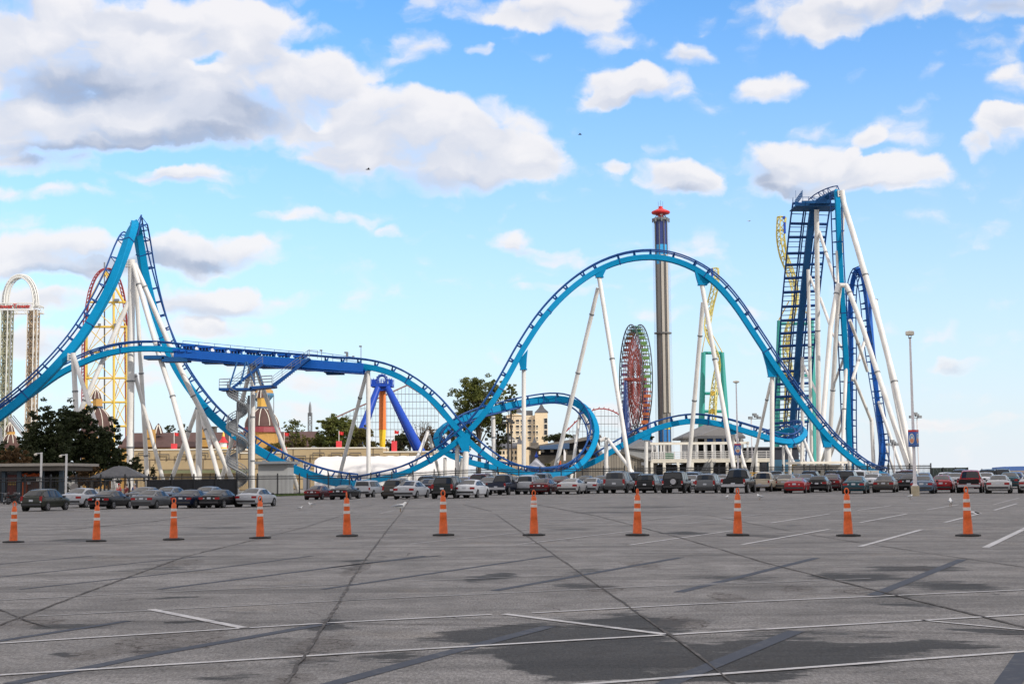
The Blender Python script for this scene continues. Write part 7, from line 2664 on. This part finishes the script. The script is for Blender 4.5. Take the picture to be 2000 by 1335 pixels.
# ================================================================== people and motorcycles by the fence
def person(u, Y, label, shirt, trous, hair, turn, h=1.72):
    g = GY(u, Y)
    T = thing('person', g, label, 'person', 'people standing by the fence')
    k = h / 1.75
    R = Matrix.Rotation(turn, 3, 'Z')

    def skin(name, joints, edges, radii, material, parent=T, root=0):
        me = bpy.data.meshes.new(name)
        me.from_pydata([tuple(R @ Vector(j) * k) for j in joints], edges, [])
        o = bpy.data.objects.new(name, me)
        COL.objects.link(o)
        o.parent = parent
        me.materials.append(material)
        sm = o.modifiers.new('skin', 'SKIN')
        sm.use_smooth_shade = True
        for i, r in enumerate(radii):
            rr = (r, r) if not isinstance(r, tuple) else r
            me.skin_vertices[0].data[i].radius = (rr[0] * k, rr[1] * k)
        me.skin_vertices[0].data[root].use_root = True
        o.modifiers.new('smooth', 'SUBSURF').levels = 1
        return o

    J = [(0, 0, .95), (0, .01, 1.15), (0, .0, 1.38), (0, -.01, 1.50), (0, -.03, 1.62), (0, -.02, 1.70),
         (.19, 0, 1.40), (.24, -.02, 1.14), (.23, -.14, .92), (-.19, 0, 1.40), (-.24, -.02, 1.14), (-.22, -.12, .93), (.09, 0, .88), (.10, -.01, .50), (.10, .02, .08), (.10, -.13, .04), (-.09, 0, .88), (-.10, -.01, .50), (-.10, .02, .08), (-.10, -.13, .04)]
    E = [(0, 1), (1, 2), (2, 3), (3, 4), (4, 5), (2, 6), (6, 7), (7, 8), (2, 9), (9, 10), (10, 11), (0, 12), (12, 13), (13, 14), (14, 15), (0, 16), (16, 17), (17, 18), (18, 19)]
    Rr = [(.15, .11), (.14, .10), (.15, .10), .055, (.075, .09), (.05, .06), .055, .042, .033, .055, .042, .033, .085, .06, .045, .04, .085, .06, .045, .04]
    body = skin('body', J, E, Rr, M['skin'])
    skin('shirt', J[:4] + [J[6], J[7], J[9], J[10]], [(0, 1), (1, 2), (2, 3), (2, 4), (4, 5), (2, 6), (6, 7)], [(.17, .13), (.16, .12), (.175, .125), .06, .075, .06, .075, .06], shirt)
    skin('trousers', [J[0], J[12], J[13], (.10, .02, .12), J[16], J[17], (-.10, .02, .12)], [(0, 1), (1, 2), (2, 3), (0, 4), (4, 5), (5, 6)], [(.16, .12), .10, .075, .06, .10, .075, .06], trous)
    off = R @ Vector((0, .015, 1.68)) * k
    MB().lathe([(.09 * k, -.04 * k), (.098 * k, .02 * k), (.075 * k, .09 * k), (.02 * k, .115 * k)], off, 14).build('hair', hair, T, local=True, smooth=True)
    hd = MB()
    for s_ in (-1, 1):
        hd.box(R @ Vector((s_ * .035, -.115, 1.655)) * k, (.02 * k, .012 * k, .012 * k), rz=turn)
    hd.build('eyes', M['black'], T, local=True)
    MB().tube([R @ Vector((0, -.105, 1.655)) * k, R @ Vector((0, -.14, 1.625)) * k, R @ Vector((0, -.11, 1.615)) * k], [.008 * k, .016 * k, .008 * k], 6).build('nose', M['skin'], T, local=True, smooth=True)
    MB().box(R @ Vector((0, -.112, 1.585)) * k, (.045 * k, .012 * k, .01 * k), rz=turn).build('mouth', mat('lip', (.3, .1, .09), .5, var=0) if 'lip' not in bpy.data.materials else bpy.data.materials['lip'], T, local=True)
    # hands: palm, four fingers and a thumb
    for s_ in (-1, 1):
        w = R @ Vector((s_ * .225, -.13, .925)) * k
        hb = MB()
        hb.tube([w, w + R @ Vector((0, -.03, -.075)) * k], [.03 * k, .036 * k], 8)
        for i, ln in enumerate((.062, .075, .07, .055)):
            b = w + R @ Vector((s_ * (-.024 + .016 * i), -.032, -.075)) * k
            hb.tube([b, b + R @ Vector((0, -.018, -ln * .5)) * k, b + R @ Vector((0, -.004, -ln)) * k], [.0085 * k, .008 * k, .006 * k], 6)
        b = w + R @ Vector((-s_ * .03, -.02, -.03)) * k
        hb.tube([b, b + R @ Vector((-s_ * .02, -.025, -.03)) * k, b + R @ Vector((-s_ * .018, -.035, -.055)) * k], [.011 * k, .01 * k, .007 * k], 6)
        hb.build('hand', M['skin'], T, local=True, smooth=True)


wsh = mat('white_shirt', (.6, .58, .56), .8, var=.1)
person(232.5, 118, 'person in a red and white top, left one of three by the fence', mat('red_white_shirt', (.5, .09, .08), .8, var=.5, scale=6), mat('dark_trousers', (.03, .035, .05), .8), mat('red_cap', (.35, .03, .03), .7), 2.6)
person(247, 118.6, 'person in a dark red jacket, middle one of three by the fence', mat('dark_red_jacket', (.2, .03, .03), .8), bpy.data.materials['dark_trousers'], mat('brown_hair', (.05, .025, .015), .7), -.7, 1.66)
person(263.5, 118.2, 'person with grey hair, right one of three by the fence', mat('blue_shirt', (.10, .13, .25), .8), bpy.data.materials['dark_trousers'], mat('grey_hair', (.35, .33, .32), .7), 3.6, 1.70)


def motorcycle(u, Y, rz, label):
    T = thing('motorcycle', GY(u, Y), label, 'motorcycle', 'motorcycles by the canopy', rz=rz)
    R = Matrix.Rotation(math.pi / 2, 3, 'X')
    for x in (-.72, .72):
        o = MB().tube([(x + .27 * math.cos(a), 0, .32 + .27 * math.sin(a)) for a in [2 * math.pi * i / 20 for i in range(21)]], .055, 8).build('wheel', M['rubber'], T, local=True, smooth=True)
        MB().lathe([(.22, -.02), (.22, .02)], (x, 0, .32), 14, basis=R).build('rim', M['chrome'], o, local=True)
    mb = MB()
    mb.tube([(-.72, 0, .32), (-.2, 0, .42), (.2, 0, .45), (.42, 0, .85)], .04, 6)
    mb.tube([(.72, -.09, .32), (.45, -.09, .95)], .025, 6)
    mb.tube([(.72, .09, .32), (.45, .09, .95)], .025, 6)
    mb.box((0, 0, .42), (.42, .3, .32))
    mb.build('frame', M['black'], T, local=True)
    MB().tube([(-.15, 0, .74), (.1, 0, .82), (.35, 0, .82)], [.1, .16, .1], 10).build('tank', M['black'], T, local=True, smooth=True)
    MB().tube([(-.75, 0, .74), (-.45, 0, .70), (-.12, 0, .72)], [.08, .14, .1], 10).build('seat', M['rubber'], T, local=True, smooth=True)
    MB().tube([(.3, -.38, 1.0), (.44, -.2, .98), (.46, 0, .96), (.44, .2, .98), (.3, .38, 1.0)], .018, 6).build('handlebar', M['chrome'], T, local=True)
    MB().lathe([(.05, -.08), (.1, .05), (.1, .08)], (.55, 0, .86), 12, basis=Matrix.Rotation(math.pi / 2, 3, 'Y')).build('headlight', M['chrome'], T, local=True)
    MB().tube([(.05, .17, .3), (-.4, .18, .28), (-.9, .19, .34)], [.03, .04, .045], 8).build('exhaust', M['chrome'], T, local=True)
    MB().box((-.86, 0, .62), (.12, .12, .06)).build('tail_light', M['tail'], T, local=True)


motorcycle(12, 124, RAD(120), 'black motorcycle at the far left behind the fence')
motorcycle(29, 125, RAD(70), 'black motorcycle beside the tail of the dark green estate car')
print('OBJECT COUNT', len(bpy.data.objects))
